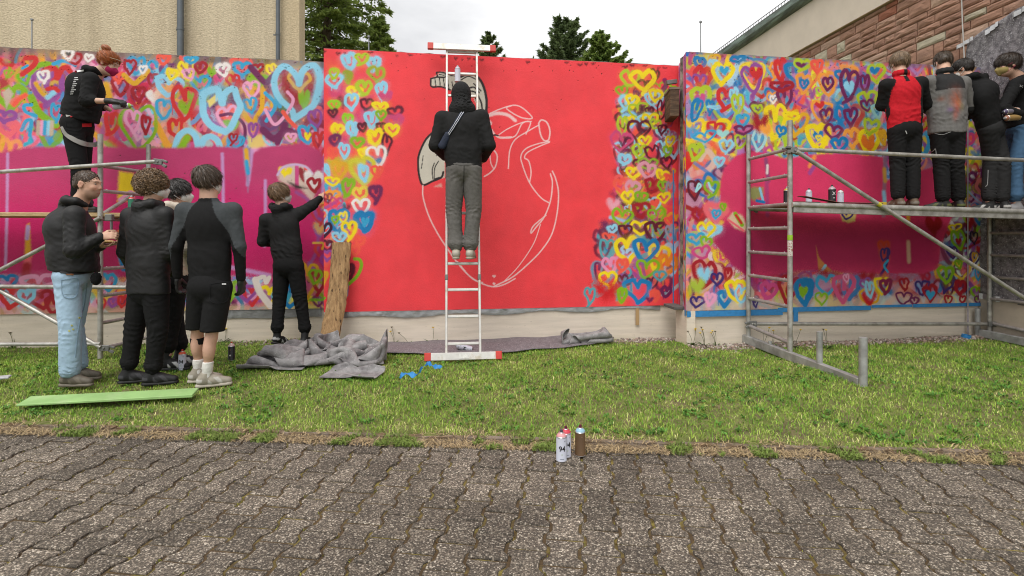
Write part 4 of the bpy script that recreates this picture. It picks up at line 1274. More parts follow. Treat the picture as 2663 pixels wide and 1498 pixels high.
# right-hand column of hearts
cv.view(1500, 120, 2.898)
for (x, y, w, h, c) in ((520, 330, 150, 100, MA), (430, 320, 120, 100, SOFTP), (500, 470, 190, 100, MA), (400, 510, 150, 110, PL_), (450, 640, 190, 150, CO_), (330, 720, 170, 150, SOFTP), (430, 780, 200, 140, MA), (560, 700, 160, 110, SOFTP), (330, 960, 110, 90, MA), (560, 900, 200, 160, PL_), (460, 1010, 180, 130, MA), (620, 1080, 180, 160, MA), (300, 1130, 100, 80, PL_), (400, 1190, 200, 130, BL), (680, 1130, 120, 160, SOFTP), (550, 1330, 250, 180, PU), (230, 1380, 110, 100, PL_)):
    cv.heart(x, y, w, h, c, None, soft=1.5, alpha=.6)
scatter(cv, (330, 330, 740, 1450), 120, [MA, PL_, CO_, SOFTP, LB, OC, GR], 55, 140, 43, .5, (.8, .2, .0))
H(cv, [(405, 250, 145, 125, LI, 24), (590, 225, 70, 100, MA, 18), (515, 300, 100, 90, MA, 18), (500, 260, 195, 165, YE, 36), (570, 400, 120, 110, LB, 20), (590, 375, 115, 100, YE, 24), (370, 430, 110, 110, LB, 24, .5), (415, 415, 115, 100, YE, 24), (460, 490, 160, 120, LI, 18), (640, 490, 90, 150, MA, 16), (545, 490, 70, 65, MA, 16), (520, 560, 110, 100, LB, 20), (550, 560, 115, 100, YE, 22), (400, 565, 85, 70, YE, 20), (345, 610, 85, 140, LI, 18), (470, 640, 175, 150, MA, 20),
       (590, 590, 90, 80, LI, 14), (640, 625, 80, 78, MA, 16), (515, 720, 95, 85, YE, 20), (650, 765, 110, 115, LB, 18), (700, 720, 75, 95, YE, 18), (330, 720, 160, 140, SOFTP, 22, .6), (480, 800, 115, 115, LI, 18), (575, 815, 115, 125, MA, 18), (685, 795, 70, 78, GR, 16), (362, 858, 98, 90, LB, 26), (675, 885, 85, 108, MA, 18), (480, 900, 120, 90, MA, 18), (545, 890, 140, 90, GR, 14), (425, 960, 110, 95, YE, 26), (540, 945, 145, 125, (222, 150, 170), 30), (640, 975, 100, 95, YE, 20), (700, 1010, 70, 84, CO_, 24), (330, 1055, 110, 110, CO_, 24, .5), (415, 1070, 125, 105, (222, 150, 170), 26), (570, 1055, 125, 110, DR, 24, .5), (650, 1060, 80, 90, GR, 18), (705, 1090, 80, 120, (150, 140, 160), 16, .6),
       (387, 1140, 108, 95, YE, 22), (488, 1145, 100, 92, GR, 20), (658, 1145, 100, 84, YE, 18), (275, 1195, 108, 98, (232, 160, 178), None, .9), (590, 1185, 74, 70, CO_, None)])
cv.view(1500, 520, 3.814)
scatter(cv, (220, 240, 980, 900), 40, [MA, PL_, LB, CO_, BL, PU, TE], 120, 230, 44, .5, (.8, .2, .0))
H(cv, [(320, 260, 150, 110, PL_, None, 1.5), (640, 105, 180, 160, DR, 42, .5), (452, 180, 210, 170, GR, 26), (790, 160, 185, 160, GR, 22), (355, 290, 96, 90, LB, 26), (630, 285, 175, 150, YE, 30), (480, 310, 150, 130, MA, 26), (785, 320, 245, 210, MA, 36), (920, 212, 98, 92, CO_, 30), (320, 380, 140, 100, CO_, 28, .5), (930, 330, 90, 170, (150, 150, 170), 22, .6), (295, 490, 200, 200, TE, 28, .45), (500, 510, 230, 250, YE, 44), (790, 570, 200, 250, YE, 34), (690, 510, 260, 240, BL, 44), (890, 660, 200, 250, (232, 130, 36), 56, .5), (220, 700, 110, 170, PL_, 26, .5), (335, 650, 170, 160, (226, 140, 180), 34), (450, 650, 125, 130, CO_, 34, .5),
       (690, 690, 220, 200, GR, 34), (450, 800, 110, 110, MA, 24), (740, 830, 140, 130, MA, 22), (820, 760, 130, 110, TE, 24), (320, 795, 165, 165, YE, 30), (290, 905, 280, 220, (206, 24, 32), None, 1.6), (605, 910, 260, 250, BL, 48), (130, 960, 105, 170, TE, 24), (450, 950, 110, 150, GR, 38), (780, 960, 105, 125, CO_, 40), (890, 920, 115, 115, PL_, 34), (725, 990, 80, 60, PL_, None, 1.)])
# the anatomical heart: finished grey parts, then the white sketch
cv.view(1030, 100, 2.13)
INK, BONE = (40, 34, 36), (206, 200, 186)
cv.fill([(195, 225), (250, 185), (345, 192), (360, 205), (440, 200), (480, 260), (500, 330), (500, 410), (460, 405), (430, 330), (360, 300), (300, 285), (255, 265), (195, 265)], BONE, 4)
for pts, w in (([(193, 222), (196, 266), (250, 268), (300, 285)], 8), ([(193, 222), (228, 212), (226, 188), (270, 192), (272, 214), (230, 214)], 7), ([(270, 192), (330, 202), (345, 225)], 7), ([(358, 212), (400, 196), (440, 204), (478, 250), (500, 330), (500, 412)], 13), ([(360, 230), (400, 210), (440, 225)], 5), ([(400, 290), (440, 300), (470, 350), (478, 400)], 8), ([(410, 315), (440, 330), (455, 385)], 7), ([(430, 250), (470, 290)], 6), ([(380, 285), (430, 270), (460, 300)], 8), ([(240, 220), (245, 262)], 4), ([(262, 222), (268, 264)], 4), ([(285, 225), (292, 276)], 4), ([(215, 222), (220, 262)], 4), ([(300, 205), (345, 212)], 4), ([(240, 200), (266, 204)], 4), ([(310, 240), (316, 280)], 4), ([(330, 240), (350, 290)], 5)):
    cv.line(pts, w, INK, .25)
cv.fill([(215, 505), (160, 560), (126, 640), (122, 720), (132, 780), (150, 812), (200, 790), (270, 770), (275, 520)], BONE, 4)
cv.line([(220, 505), (165, 560), (128, 640), (122, 700), (130, 770), (150, 812), (200, 792), (250, 770), (262, 740)], 10, INK, .25)
for pts, w in (([(205, 780), (200, 730), (212, 690)], 4), ([(212, 780), (214, 720), (235, 680)], 4), ([(240, 770), (215, 778)], 6), ([(225, 648), (245, 620)], 5), ([(145, 690), (140, 720)], 3), ([(150, 650), (146, 680)], 3)):
    cv.line(pts, w, INK, .3)
cv.fill([(210, 822), (250, 805), (252, 822)], BONE, 6, .7)
for pts, w in (([(148, 815), (150, 880), (180, 980), (230, 1080), (275, 1150), (330, 1230), (400, 1310), (470, 1355), (540, 1375), (600, 1362), (660, 1330)], 7), ([(340, 1235), (420, 1330), (480, 1352)], 4), ([(545, 1372), (640, 1325), (720, 1260), (800, 1180), (860, 1090), (890, 980), (900, 860), (885, 780), (866, 735)], 7), ([(600, 1345), (680, 1260), (760, 1140), (800, 1030)], 4), ([(855, 750), (866, 800), (855, 900), (820, 990), (780, 1040), (748, 1078), (760, 1040), (830, 980)], 7), ([(850, 912), (800, 880), (740, 800), (700, 700), (692, 650), (720, 610), (780, 585), (850, 570)], 6), ([(740, 795), (748, 740), (735, 680), (712, 660), (730, 630), (800, 595), (850, 575)], 6),
               ([(790, 470), (800, 530), (820, 565), (845, 560), (852, 510), (835, 465), (805, 452), (790, 470)], 8), ([(790, 480), (720, 520), (660, 560), (630, 620), (622, 720)], 6), ([(720, 530), (745, 465), (700, 470), (660, 540), (600, 552), (560, 545), (530, 505)], 6), ([(560, 540), (620, 500), (700, 465), (750, 460)], 5), ([(520, 415), (580, 390), (650, 370), (700, 385), (755, 440), (700, 440), (640, 410), (612, 385), (640, 372)], 6), ([(505, 430), (560, 415), (620, 425), (660, 455)], 22), ([(500, 445), (520, 470)], 26), ([(535, 610), (560, 650), (550, 710), (520, 745), (488, 765)], 7), ([(520, 640), (525, 690), (540, 720)], 5), ([(530, 520), (570, 545), (640, 545)], 5)):
    cv.line(pts, w * .74, WL, .5, .9)
cv.line([(525, 545), (545, 535), (565, 538)], 7, INK, .3)
cv.heart(543, 1318, 18, 14, WL, None); cv.heart(543, 1360, 16, 12, WL, None)
cv.view(0, 0, 1)
for (a, b, c, d_) in ((850, 128, 1100, 145), (1240, 152, 1500, 160)):
    pass
for x in range(845, 1760, 17):       # dark chips along the top edge
    if random.random() < .5:
        cv.heart(x, 131 + (x - 842) * .0487 + random.uniform(-2, 8), random.uniform(5, 16), random.uniform(4, 9), (110, 24, 30), None, soft=1)
cv.line([(1745, 300), (1757, 800)], 5, (40, 90, 170), .4, .0)
red_wall = empty('mural_wall', (0.0, 6.57, 0.08), 'bright red middle wall with the sketch of an anatomical heart', 'wall', 'mural walls')

# ---------------------------------------------------------------- right wall and its narrow return
CR0 = (2.085, 6.36); CR1 = (6.17, 6.36 + 0.147 * 4.085)
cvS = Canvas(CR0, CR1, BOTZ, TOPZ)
cv = cvS
cv.c[:] = lin((196, 140, 170))
RP = [BL, CY, YE, OC, RD, DR, CO_, PU, PL_, LI, LB, PK, SA, PU, BL, LB, (190, 130, 190), (236, 150, 120)]
scatter(cv, (1760, 130, 2600, 440), 260, RP, 40, 120, 51, .5, (.25, .4, .35))
scatter(cv, (1770, 135, 2590, 430), 330, RP + [BL, YE, LI, CY], 26, 74, 58, .4, (.78, .22, 0))
scatter(cv, (1780, 400, 1960, 800), 90, RP + [WH, (214, 196, 170)], 36, 80, 52, .5, (.45, .35, .2))
scatter(cv, (1780, 700, 2570, 815), 130, RP + [WH, (214, 196, 170), DR], 36, 84, 53, .5, (.6, .3, .1))
scatter(cv, (2440, 400, 2570, 800), 110, [PL_, DR, BL, PU, YE, OC, LB, RD, MA, GR, SA, WH], 30, 70, 54, .5)
cv.fill([(1780, 780), (2570, 765), (2570, 830), (1780, 830)], (214, 196, 168), 8, .6)
cv.line([(1770, 130), (2000, 146), (2560, 180)], 12, (120, 100, 96), .9, .6)
cv.view(1760, 120, 4.024)
H(cv, [(240, 180, 130, 130, BL, 40), (390, 150, 140, 120, OC, 30), (380, 200, 110, 120, LB, 28), (270, 340, 220, 260, RD, 60), (240, 390, 160, 200, PU, 30), (480, 290, 250, 260, YE, 56), (500, 260, 110, 110, CY, None), (640, 140, 160, 80, BL, 30), (800, 160, 240, 80, BL, 30), (820, 330, 280, 300, YE, 50), (790, 350, 220, 320, PU, 44), (830, 290, 140, 150, RD, None), (1030, 260, 130, 160, OR, 30), (1090, 260, 140, 240, RD, 50), (1250, 290, 220, 220, BL, 44), (1310, 200, 200, 120, LI, 36), (1300, 200, 100, 60, PL_, None), (1470, 220, 130, 150, CO_, 36), (1330, 400, 160, 220, OR, 34), (1335, 400, 90, 110, BL, 26), (1580, 400, 200, 240, OR, 36), (1580, 400, 130, 150, PL_, 34), (1800, 260, 200, 130, OR, 60, .7), (1740, 310, 170, 150, BL, 36), (1800, 420, 200, 330, PL_, 44), (1810, 430, 110, 150, LB, None), (2080, 290, 200, 200, LI, 40), (2070, 260, 110, 90, BL, None), (1970, 390, 120, 180, PL_, 34),
       (260, 560, 230, 290, LI, 56), (250, 560, 110, 130, PK, None), (200, 680, 130, 260, BL, 36), (350, 640, 90, 150, BL, 30), (420, 640, 200, 40, LB, 20), (520, 560, 210, 240, RD, 50), (600, 520, 100, 180, LB, 26), (640, 620, 130, 240, LI, 30), (690, 780, 140, 150, CY, 36), (840, 660, 150, 140, PL_, 40), (850, 660, 120, 100, LI, 26), (1000, 520, 170, 160, BL, 34), (1000, 540, 130, 120, OR, 22), (1010, 560, 90, 90, WH, 18), (1130, 540, 160, 240, PL_, 40), (1100, 430, 240, 120, DR, 40), (1030, 800, 220, 390, YE, 52), (1260, 820, 220, 280, OC, 44), (1200, 740, 180, 110, YE, 40), (1500, 680, 210, 220, OR, 36), (1500, 620, 110, 80, RD, None), (1560, 740, 140, 180, PL_, 34), (2000, 590, 220, 230, LI, 38), (1990, 620, 130, 130, PL_, 26), (2100, 690, 120, 180, (150, 200, 200), 34), (1750, 760, 180, 260, BL, 44), (1820, 740, 160, 200, PL_, 42), (420, 890, 330, 260, YE, 48), (400, 870, 200, 160, RD, 34), (480, 920, 120, 90, (160, 214, 214), None), (300, 950, 220, 120, CY, 24), (860, 1000, 160, 210, (170, 216, 220), 30), (660, 1000, 150, 160, LI, 28), (520, 1050, 170, 140, LB, 26), (200, 1110, 170, 170, LI, 34), (440, 1210, 130, 110, LB, 26), (700, 880, 200, 110, PL_, 30), (870, 820, 170, 200, DR, None, 1.2), (940, 880, 120, 130, OR, None, 1.2),
       (1090, 890, 120, 110, BL, 30), (1480, 960, 240, 300, YE, 60), (1480, 950, 110, 130, BL, None), (1485, 960, 70, 56, YE, 14), (1640, 900, 190, 150, PL_, 36), (1830, 970, 170, 210, OR, 44), (1700, 1040, 190, 160, BL, 40), (2010, 1010, 230, 290, YE, 56), (2010, 1020, 150, 180, (232, 120, 36), None), (2030, 850, 180, 180, LI, 34), (1540, 1130, 160, 110, LI, 26), (2160, 960, 90, 160, OC, 34)])
cv.fill([(80, 1110), (150, 1090), (215, 1130), (160, 1250), (85, 1335)], (214, 26, 36), 5)
cv.heart(200, 1110, 170, 170, LI, 34)
# big pink letters
cv.view(0, 0, 1)
PKT, PK_SHADE = (218, 56, 102), (172, 30, 84)
ring = [(1872, 480), (1882, 440), (1912, 405), (1950, 394), (2000, 398), (2040, 412), (2110, 402), (2200, 398), (2298, 408), (2300, 470), (2440, 430), (2480, 440), (2478, 560), (2446, 640), (2440, 700), (2400, 712), (2200, 712), (2150, 702), (2060, 705), (1990, 722), (1945, 722), (1905, 690), (1872, 650), (1854, 628), (1882, 580), (1872, 540)]
cv.fill(ring, PKT, 3)
cv.fill([(1880, 600), (2000, 590), (2200, 585), (2440, 580), (2446, 690), (2400, 712), (2150, 706), (1990, 722), (1945, 722), (1872, 650)], PK_SHADE, 40, .95)  # shade under the scaffold deck painted into the lower letters as darker pink
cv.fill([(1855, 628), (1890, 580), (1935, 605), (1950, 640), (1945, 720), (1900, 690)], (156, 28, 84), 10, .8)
cv.fill([(1892, 570), (1906, 552), (1930, 560), (1945, 592), (1936, 602), (1910, 592)], (220, 190, 160), 3); cv.line([(1912, 556), (1930, 585)], 10, GR, .4); cv.line([(1914, 560), (1928, 580)], 6, RD, .4); cv.line([(1895, 572), (1934, 600)], 5, SA, .4)
cv.fill([(1944, 492), (1960, 486), (1985, 488), (1984, 510), (1960, 522), (1946, 512)], (150, 150, 90), 4); cv.line([(1976, 490), (1984, 520)], 6, LB, .4); cv.line([(1968, 522), (1988, 526)], 7, BL, .3)
for x0, y0, x1, y1, c in ((1992, 415, 1998, 470, (130, 70, 120)), (1996, 430, 1995, 450, WH), (1994, 470, 1996, 560, (170, 60, 120)), (2106, 432, 2118, 408, OR), (2106, 450, 2120, 428, PU), (2302, 410, 2298, 560, (150, 110, 130)), (2300, 440, 2302, 470, OC), (2298, 500, 2302, 530, LB), (2362, 560, 2362, 580, OC), (2362, 630, 2364, 680, (206, 170, 140))):
    cv.line([(x0, y0), (x1, y1)], 10 if c != WH else 6, c, .6, .85)
cv.view(2080, 520, 3.623)
cv.heart(1268, 250, 150, 200, (150, 10, 24), None, soft=.6); cv.fill([(385, 130), (530, 130), (520, 200), (460, 215), (400, 195)], (214, 190, 110), 10); cv.heart(440, 150, 100, 80, NV, 18)
cv.fill([(735, 400), (850, 400), (850, 560), (820, 690), (755, 720), (770, 600), (740, 500)], (190, 70, 60), 14, .85); cv.heart(790, 440, 110, 110, (200, 60, 30), 26, soft=.6); cv.heart(795, 515, 105, 130, NV, 18); cv.line([(830, 470), (820, 600), (760, 710)], 24, NV, .4); cv.line([(830, 570), (795, 620), (830, 680)], 20, CY, .3)
cv.fill([(152, 430), (180, 540), (250, 620), (320, 680), (180, 690)], (206, 130, 70), 6); cv.line([(240, 620), (200, 680)], 26, LB, .4)
cv.fill([(340, 690), (1360, 700), (1360, 770), (340, 760)], (190, 40, 66), 26, .55)
H(cv, [(60, 780, 100, 90, YE, 20), (30, 870, 170, 260, BL, 50), (10, 860, 110, 130, GR, None, 1.), (270, 710, 180, 90, DR, None, 1.2), (250, 810, 190, 190, CY, 34), (480, 830, 190, 250, BL, 44), (415, 840, 220, 260, (214, 84, 130), 46), (205, 930, 110, 130, GR, 22), (440, 740, 60, 80, LP, 14), (640, 730, 150, 120, DR, None, 1.2), (620, 790, 120, 100, PU, 22), (650, 920, 180, 170, OC, 24), (650, 930, 140, 150, (200, 20, 36), None, .6), (660, 850, 90, 160, LB, 22), (780, 810, 165, 180, YE, 26), (810, 820, 130, 150, (130, 30, 70), 36), (985, 795, 110, 125, DR, 24), (1150, 830, 140, 150, NV, 22), (980, 930, 150, 130, PL_, 20), (1080, 955, 90, 80, PL_, 22), (1230, 880, 140, 160, DR, 30), (1230, 900, 80, 90, CY, None), (1380, 790, 140, 190, NV, 24), (1380, 710, 160, 170, GR, 34), (1510, 830, 120, 150, DR, 36), (1395, 945, 80, 100, DR, 20), (1530, 940, 64, 80, DR, 18), (1460, 265, 130, 80, YE, 18), (1495, 385, 130, 200, GR, 26), (1495, 390, 60, 60, DR, None), (1440, 500, 96, 130, NV, 16), (1640, 360, 84, 130, (30, 20, 50), 14), (1645, 560, 90, 130, NV, 18), (1645, 540, 60, 90, OC, 14), (1500, 610, 70, 90, GR, 20), (1690, 470, 50, 80, RD, None), (1680, 700, 80, 130, CY, 22), (1665, 880, 96, 120, GR, 18), (1680, 940, 70, 80, PL_, 14), (1600, 220, 90, 140, (150, 20, 30), None, 1.)])
cv.view(1760, 440, 3.622)
H(cv, [(172, 200, 140, 200, MA, 30), (335, 180, 150, 160, GR, 26), (210, 440, 150, 140, DR, 40, .6), (360, 410, 230, 200, SA, 60, .5), (370, 425, 90, 90, CY, 22), (440, 360, 60, 80, GR, 20), (300, 590, 200, 110, LB, 40, .6), (275, 575, 170, 150, YE, 22), (180, 660, 160, 120, CY, 28), (270, 690, 120, 100, GR, 22), (240, 790, 200, 130, (206, 70, 130), 26), (260, 1000, 215, 270, DR, 40), (260, 1000, 120, 150, LB, None, .8), (380, 1040, 120, 120, NV, 26), (480, 1000, 80, 130, DR, 26), (200, 1110, 150, 150, (170, 190, 60), None, 1.), (450, 1220, 160, 170, BL, 50), (560, 1150, 190, 210, YE, 34), (610, 1180, 150, 170, LB, 24), (185, 1255, 140, 110, NV, 24), (310, 1230, 120, 130, LP, 34, .6), (740, 1260, 60, 90, NV, 16), (860, 1150, 170, 170, PK, 40), (1060, 1140, 230, 250, DR, 44), (1200, 1160, 180, 260, BL, 46), (1190, 1160, 90, 120, GR, None)])
cv.line([(180, 210), (205, 140), (225, 160), (185, 205)], 18, (160, 216, 220), .3); cv.line([(300, 130), (320, 180), (345, 200)], 18, (160, 216, 220), .3)
right_wall = empty('mural_wall', (4.1, 6.66, 0.08), 'right mural wall, tangled hearts over big pink letters, behind the scaffold', 'wall', 'mural walls')
cvE = Canvas((2.150, 6.85), CR0, BOTZ, TOPZ)
cv = cvE
cv.c[:] = lin((206, 120, 160))
r_ = np.random.default_rng(61)
for k in range(90):
    u = r_.uniform(0, cv.len); z = r_.uniform(BOTZ, TOPZ); w = r_.uniform(.08, .22); c = [YE, PU, OR, LP, BL, RD, LI, DR, PK, LB][r_.integers(10)]
    q = cv.heart_pts(0, 0, w, w * 1.5)
    q[:, 1] *= -1
    if k % 3: cv.line(q + np.array([u, z]), w * .18, c, .4, 1, True, True)
    else: cv._fill(q + np.array([u, z]), c, .02, .9)

for wobj, c_ in ((left_wall, cvL), (red_wall, cvR), (right_wall, cvS)):
    org = np.array(wobj.location)
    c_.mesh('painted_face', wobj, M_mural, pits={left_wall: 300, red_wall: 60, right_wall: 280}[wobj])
    if wobj is right_wall:
        cvE.mesh('painted_end', wobj, M_mural, pits=60)
    mb = MB()      # wall body behind the paint
    a, b = c_.p0 - c_.n * .135, c_.p1 - c_.n * .135
    if wobj is right_wall: a = a + c_.t * 0.05; 
    zc = (BOTZ + TOPZ) / 2
    th = 0.26 if wobj is not right_wall else 0.24
    nseg = 40
    V = []; F = []
    for i in range(nseg + 1):
        p = a + (b - a) * i / nseg
        for o_, z_ in ((-th / 2, BOTZ + .01), (th / 2, BOTZ + .01), (th / 2, TOPZ + random.uniform(-.004, .012)), (-th / 2, TOPZ + random.uniform(-.004, .012))):
            V.append(p + c_.n * o_ + np.array([0, 0, z_]))
        if i:
            k = 4 * (i - 1)
            F += [(k + q, k + (q + 1) % 4, k + 4 + (q + 1) % 4, k + 4 + q) for q in range(4)]
    F += [(3, 2, 1, 0), tuple(4 * nseg + q for q in range(4))]
    mb.add(np.array(V) - org, F); mb.build('wall_body', M_conc, wobj)
    mb = MB(); a, b = c_.p0 - c_.n * .16, c_.p1 - c_.n * .16
    if wobj is right_wall: a = a + c_.t * 0.012
    mb.beam(a + np.array([0, 0, (BOTZ - .25) / 2]) - org, b + np.array([0, 0, (BOTZ - .25) / 2]) - org, 0.27, BOTZ + .25 - .004)
    mb.build('plinth', M_base, wobj)
    if wobj is right_wall:
        mb = MB(); pa, pb = cvE.p0 - cvE.n * .06, cvE.p1 - cvE.n * .06
        mb.beam(pa + np.array([0, 0, (BOTZ - .25) / 2]) - org, pb + np.array([0, 0, (BOTZ - .25) / 2]) - org + cvE.t * -.01, 0.1, BOTZ + .25 - .008); mb.build('plinth_return', M_base, wobj)
        mb = MB(); pa, pb = cvE.p0 - cvE.n * .135, cvE.p1 - cvE.n * .135 - cvE.t * .012
        mb.beam(pa + np.array([0, 0, zc]) - org, pb - cvE.t * .07 + np.array([0, 0, zc]) - org, 0.26, TOPZ - BOTZ + .006); mb.build('wall_body_return', M_conc, wobj)
# ================================================================== figures: smooth solids from blended limbs
class Solid:
    """Signed-distance grid; limbs are blended in, folds added, then meshed."""
    def __init__(s, lo, hi, h):
        s.lo = np.asarray(lo, float); s.h = h
        s.n = np.maximum(4, np.ceil((np.asarray(hi, float) - s.lo) / h).astype(int) + 1)
        s.F = np.full(s.n, 1.0, np.float32)
        s.ax = [s.lo[i] + h * np.arange(s.n[i]) for i in range(3)]

    def sub(s, lo, hi):
        a = np.clip(((np.asarray(lo) - s.lo) / s.h).astype(int), 0, s.n - 1)
        b = np.clip(np.ceil((np.asarray(hi) - s.lo) / s.h).astype(int) + 1, a + 1, s.n)
        sl = tuple(slice(i, j) for i, j in zip(a, b))
        X = s.ax[0][sl[0]].astype(np.float32)[:, None, None]; Y = s.ax[1][sl[1]].astype(np.float32)[None, :, None]; Z = s.ax[2][sl[2]].astype(np.float32)[None, None, :]
        return sl, X, Y, Z

    def _u(s, sl, d, k):
        a = s.F[sl]
        if k <= 0:
            s.F[sl] = np.minimum(a, d)
        else:
            h = np.clip(k - np.abs(a - d), 0, None) / k
            s.F[sl] = np.minimum(a, d) - h * h * k * 0.25

    def cone(s, a, b, ra, rb, k=0.03, flat=1.0, ax=None):
        """Tapered limb; flat < 1 squeezes the section along ax."""
        a, b = np.asarray(a, float), np.asarray(b, float)
        m = max(ra, rb) + k + 3 * s.h
        sl, X, Y, Z = s.sub(np.minimum(a, b) - m, np.maximum(a, b) + m)
        e = b - a; l2 = float(e @ e) + 1e-12
        px, py, pz = X - a[0], Y - a[1], Z - a[2]
        t = np.clip((px * e[0] + py * e[1] + pz * e[2]) / l2, 0, 1)
        px, py, pz = px - t * e[0], py - t * e[1], pz - t * e[2]
        r = ra + (rb - ra) * t
        if flat != 1.0:
            ax = np.asarray(ax, float)
            c = px * ax[0] + py * ax[1] + pz * ax[2]
            g = (1 / flat - 1)
            px, py, pz = px + ax[0] * c * g, py + ax[1] * c * g, pz + ax[2] * c * g
            ln = np.sqrt(px * px + py * py + pz * pz)
            d = (ln - r) * (flat + (1 - flat) * np.clip(1 - np.abs(c) / flat / (ln + 1e-6), 0, 1))
        else:
            d = np.sqrt(px * px + py * py + pz * pz) - r
        s._u(sl, d.astype(np.float32), k)
        return s

    def ell(s, c, rad, R=None, k=0.02, cut=False):
        """Ellipsoid with axes = columns of R."""
        c = np.asarray(c, float); rad = np.asarray(rad, float)
        m = rad.max() + k + 3 * s.h
        sl, X, Y, Z = s.sub(c - m, c + m)
        px, py, pz = X - c[0], Y - c[1], Z - c[2]
        if R is None: R = np.eye(3)
        q = [(px * R[0, i] + py * R[1, i] + pz * R[2, i]) / rad[i] for i in range(3)]
        k0 = np.sqrt(q[0] ** 2 + q[1] ** 2 + q[2] ** 2) + 1e-6
        k1 = np.sqrt((q[0] / rad[0]) ** 2 + (q[1] / rad[1]) ** 2 + (q[2] / rad[2]) ** 2) + 1e-6
        d = (k0 * (k0 - 1) / k1).astype(np.float32)
        if cut:
            a = s.F[sl]; d = -d
            h = np.clip(k - np.abs(a - d), 0, None) / max(k, 1e-6)
            s.F[sl] = np.maximum(a, d) + h * h * k * 0.25
        else:
            s._u(sl, d, k)
        return s

    def path(s, pts, r, k=0.02):
        r = np.broadcast_to(np.asarray(r, float), (len(pts),))
        for i in range(len(pts) - 1):
            s.cone(pts[i], pts[i + 1], r[i], r[i + 1], k)
        return s

    def plane(s, p, n, wob=0.0):
        """Cut away everything on the side n points to."""
        n = np.asarray(n, float); n = n / np.linalg.norm(n); p = np.asarray(p, float)
        X, Y, Z = s.ax[0].astype(np.float32)[:, None, None], s.ax[1].astype(np.float32)[None, :, None], s.ax[2].astype(np.float32)[None, None, :]
        d = (X - p[0]) * n[0] + (Y - p[1]) * n[1] + (Z - p[2]) * n[2]
        if wob: d = d + wob * (np.sin(X * 23 + Y * 11) + np.sin(Y * 19 - X * 7))
        s.F = np.maximum(s.F, d.astype(np.float32))
        return s

    def folds(s, c, rad, amp, wl, dirv, seed=0, warp=1.0):
        """Cloth folds: warped ridges of wavelength wl along dirv, strongest at c."""
        c = np.asarray(c, float); dirv = np.asarray(dirv, float); dirv = dirv / np.linalg.norm(dirv)
        rad = np.broadcast_to(np.asarray(rad, float), (3,))
        sl, X, Y, Z = s.sub(c - rad * 1.8, c + rad * 1.8)
        if s.F[sl].size == 0: return s
        r = np.random.default_rng(seed)
        px, py, pz = X - c[0], Y - c[1], Z - c[2]
        g = np.exp(-1.6 * ((px / rad[0]) ** 2 + (py / rad[1]) ** 2 + (pz / rad[2]) ** 2))
        k = 2 * np.pi / wl
        q = np.cross(dirv, r.normal(size=3)); q /= np.linalg.norm(q)
        q2 = np.cross(dirv, q)
        ph = (px * dirv[0] + py * dirv[1] + pz * dirv[2]) * k
        b1 = np.sin((px * q[0] + py * q[1] + pz * q[2]) * k * .55 + r.uniform(0, 6)); b2 = np.sin((px * q2[0] + py * q2[1] + pz * q2[2]) * k * .42 + ph * .3 + r.uniform(0, 6))
        w = np.sin(ph + warp * 1.7 * b1 + warp * 1.4 * b2 + r.uniform(0, 6))
        w2 = np.sin(ph * 1.9 + 2.1 * b2 - 1.2 * b1 + r.uniform(0, 6))
        s.F[sl] += (-1.45 * amp * g * ((1 - np.abs(w)) ** 1.6 * 1.3 - .5 + .35 * w2)).astype(np.float32)
        return s

    def mesh(s):
        F = s.F; nx, ny, nz = F.shape
        F[0] = F[-1] = 1; F[:, 0] = F[:, -1] = 1; F[:, :, 0] = F[:, :, -1] = 1
        S = F < 0
        C = np.zeros((nx - 1, ny - 1, nz - 1), np.int8)
        for i in (0, 1):
            for j in (0, 1):
                for k in (0, 1):
                    C += S[i:nx - 1 + i, j:ny - 1 + j, k:nz - 1 + k]
        A = (C > 0) & (C < 8)
        I, J, K = np.nonzero(A)
        ids = np.full(A.shape, -1, np.int32); ids[I, J, K] = np.arange(len(I))
        val = {}
        for i in (0, 1):
            for j in (0, 1):
                for k in (0, 1):
                    val[i, j, k] = F[I + i, J + j, K + k]
        acc = np.zeros((len(I), 3)); cnt = np.zeros(len(I))
        for a in val:
            for ax in range(3):
                if a[ax]: continue
                b = list(a); b[ax] = 1; b = tuple(b)
                va, vb = val[a], val[b]
                m = (va < 0) != (vb < 0)
                t = np.where(m, va / (va - vb + 1e-12), 0)
                p = np.tile(np.array(a, float), (len(I), 1)); p[:, ax] += t
                acc += p * m[:, None]; cnt += m
        V = s.lo + s.h * (np.stack([I, J, K], 1) + acc / cnt[:, None])
        Q = []
        for ax in range(3):
            sl0 = [slice(1, -1)] * 3; sl1 = [slice(1, -1)] * 3
            sl0[ax] = slice(0, -1); sl1[ax] = slice(1, None)
            a, b = S[tuple(sl0)], S[tuple(sl1)]
            m = a != b
            i, j, k = np.nonzero(m)
            flip = a[i, j, k]
            o = np.array([1, 1, 1]); o[ax] = 0
            i, j, k = i + o[0], j + o[1], k + o[2]
            u, v = [(1, 2), (2, 0), (0, 1)][ax]
            base = np.stack([i, j, k], 1)
            def cell(du, dv):
                c = base.copy(); c[:, u] -= du; c[:, v] -= dv
                return ids[c[:, 0], c[:, 1], c[:, 2]]
            q = np.stack([cell(1, 1), cell(0, 1), cell(0, 0), cell(1, 0)], 1)
            q[~flip] = q[~flip][:, ::-1]
            Q.append(q)
        Q = np.concatenate(Q)
        Q = Q[(Q >= 0).all(1)]
        return V, Q


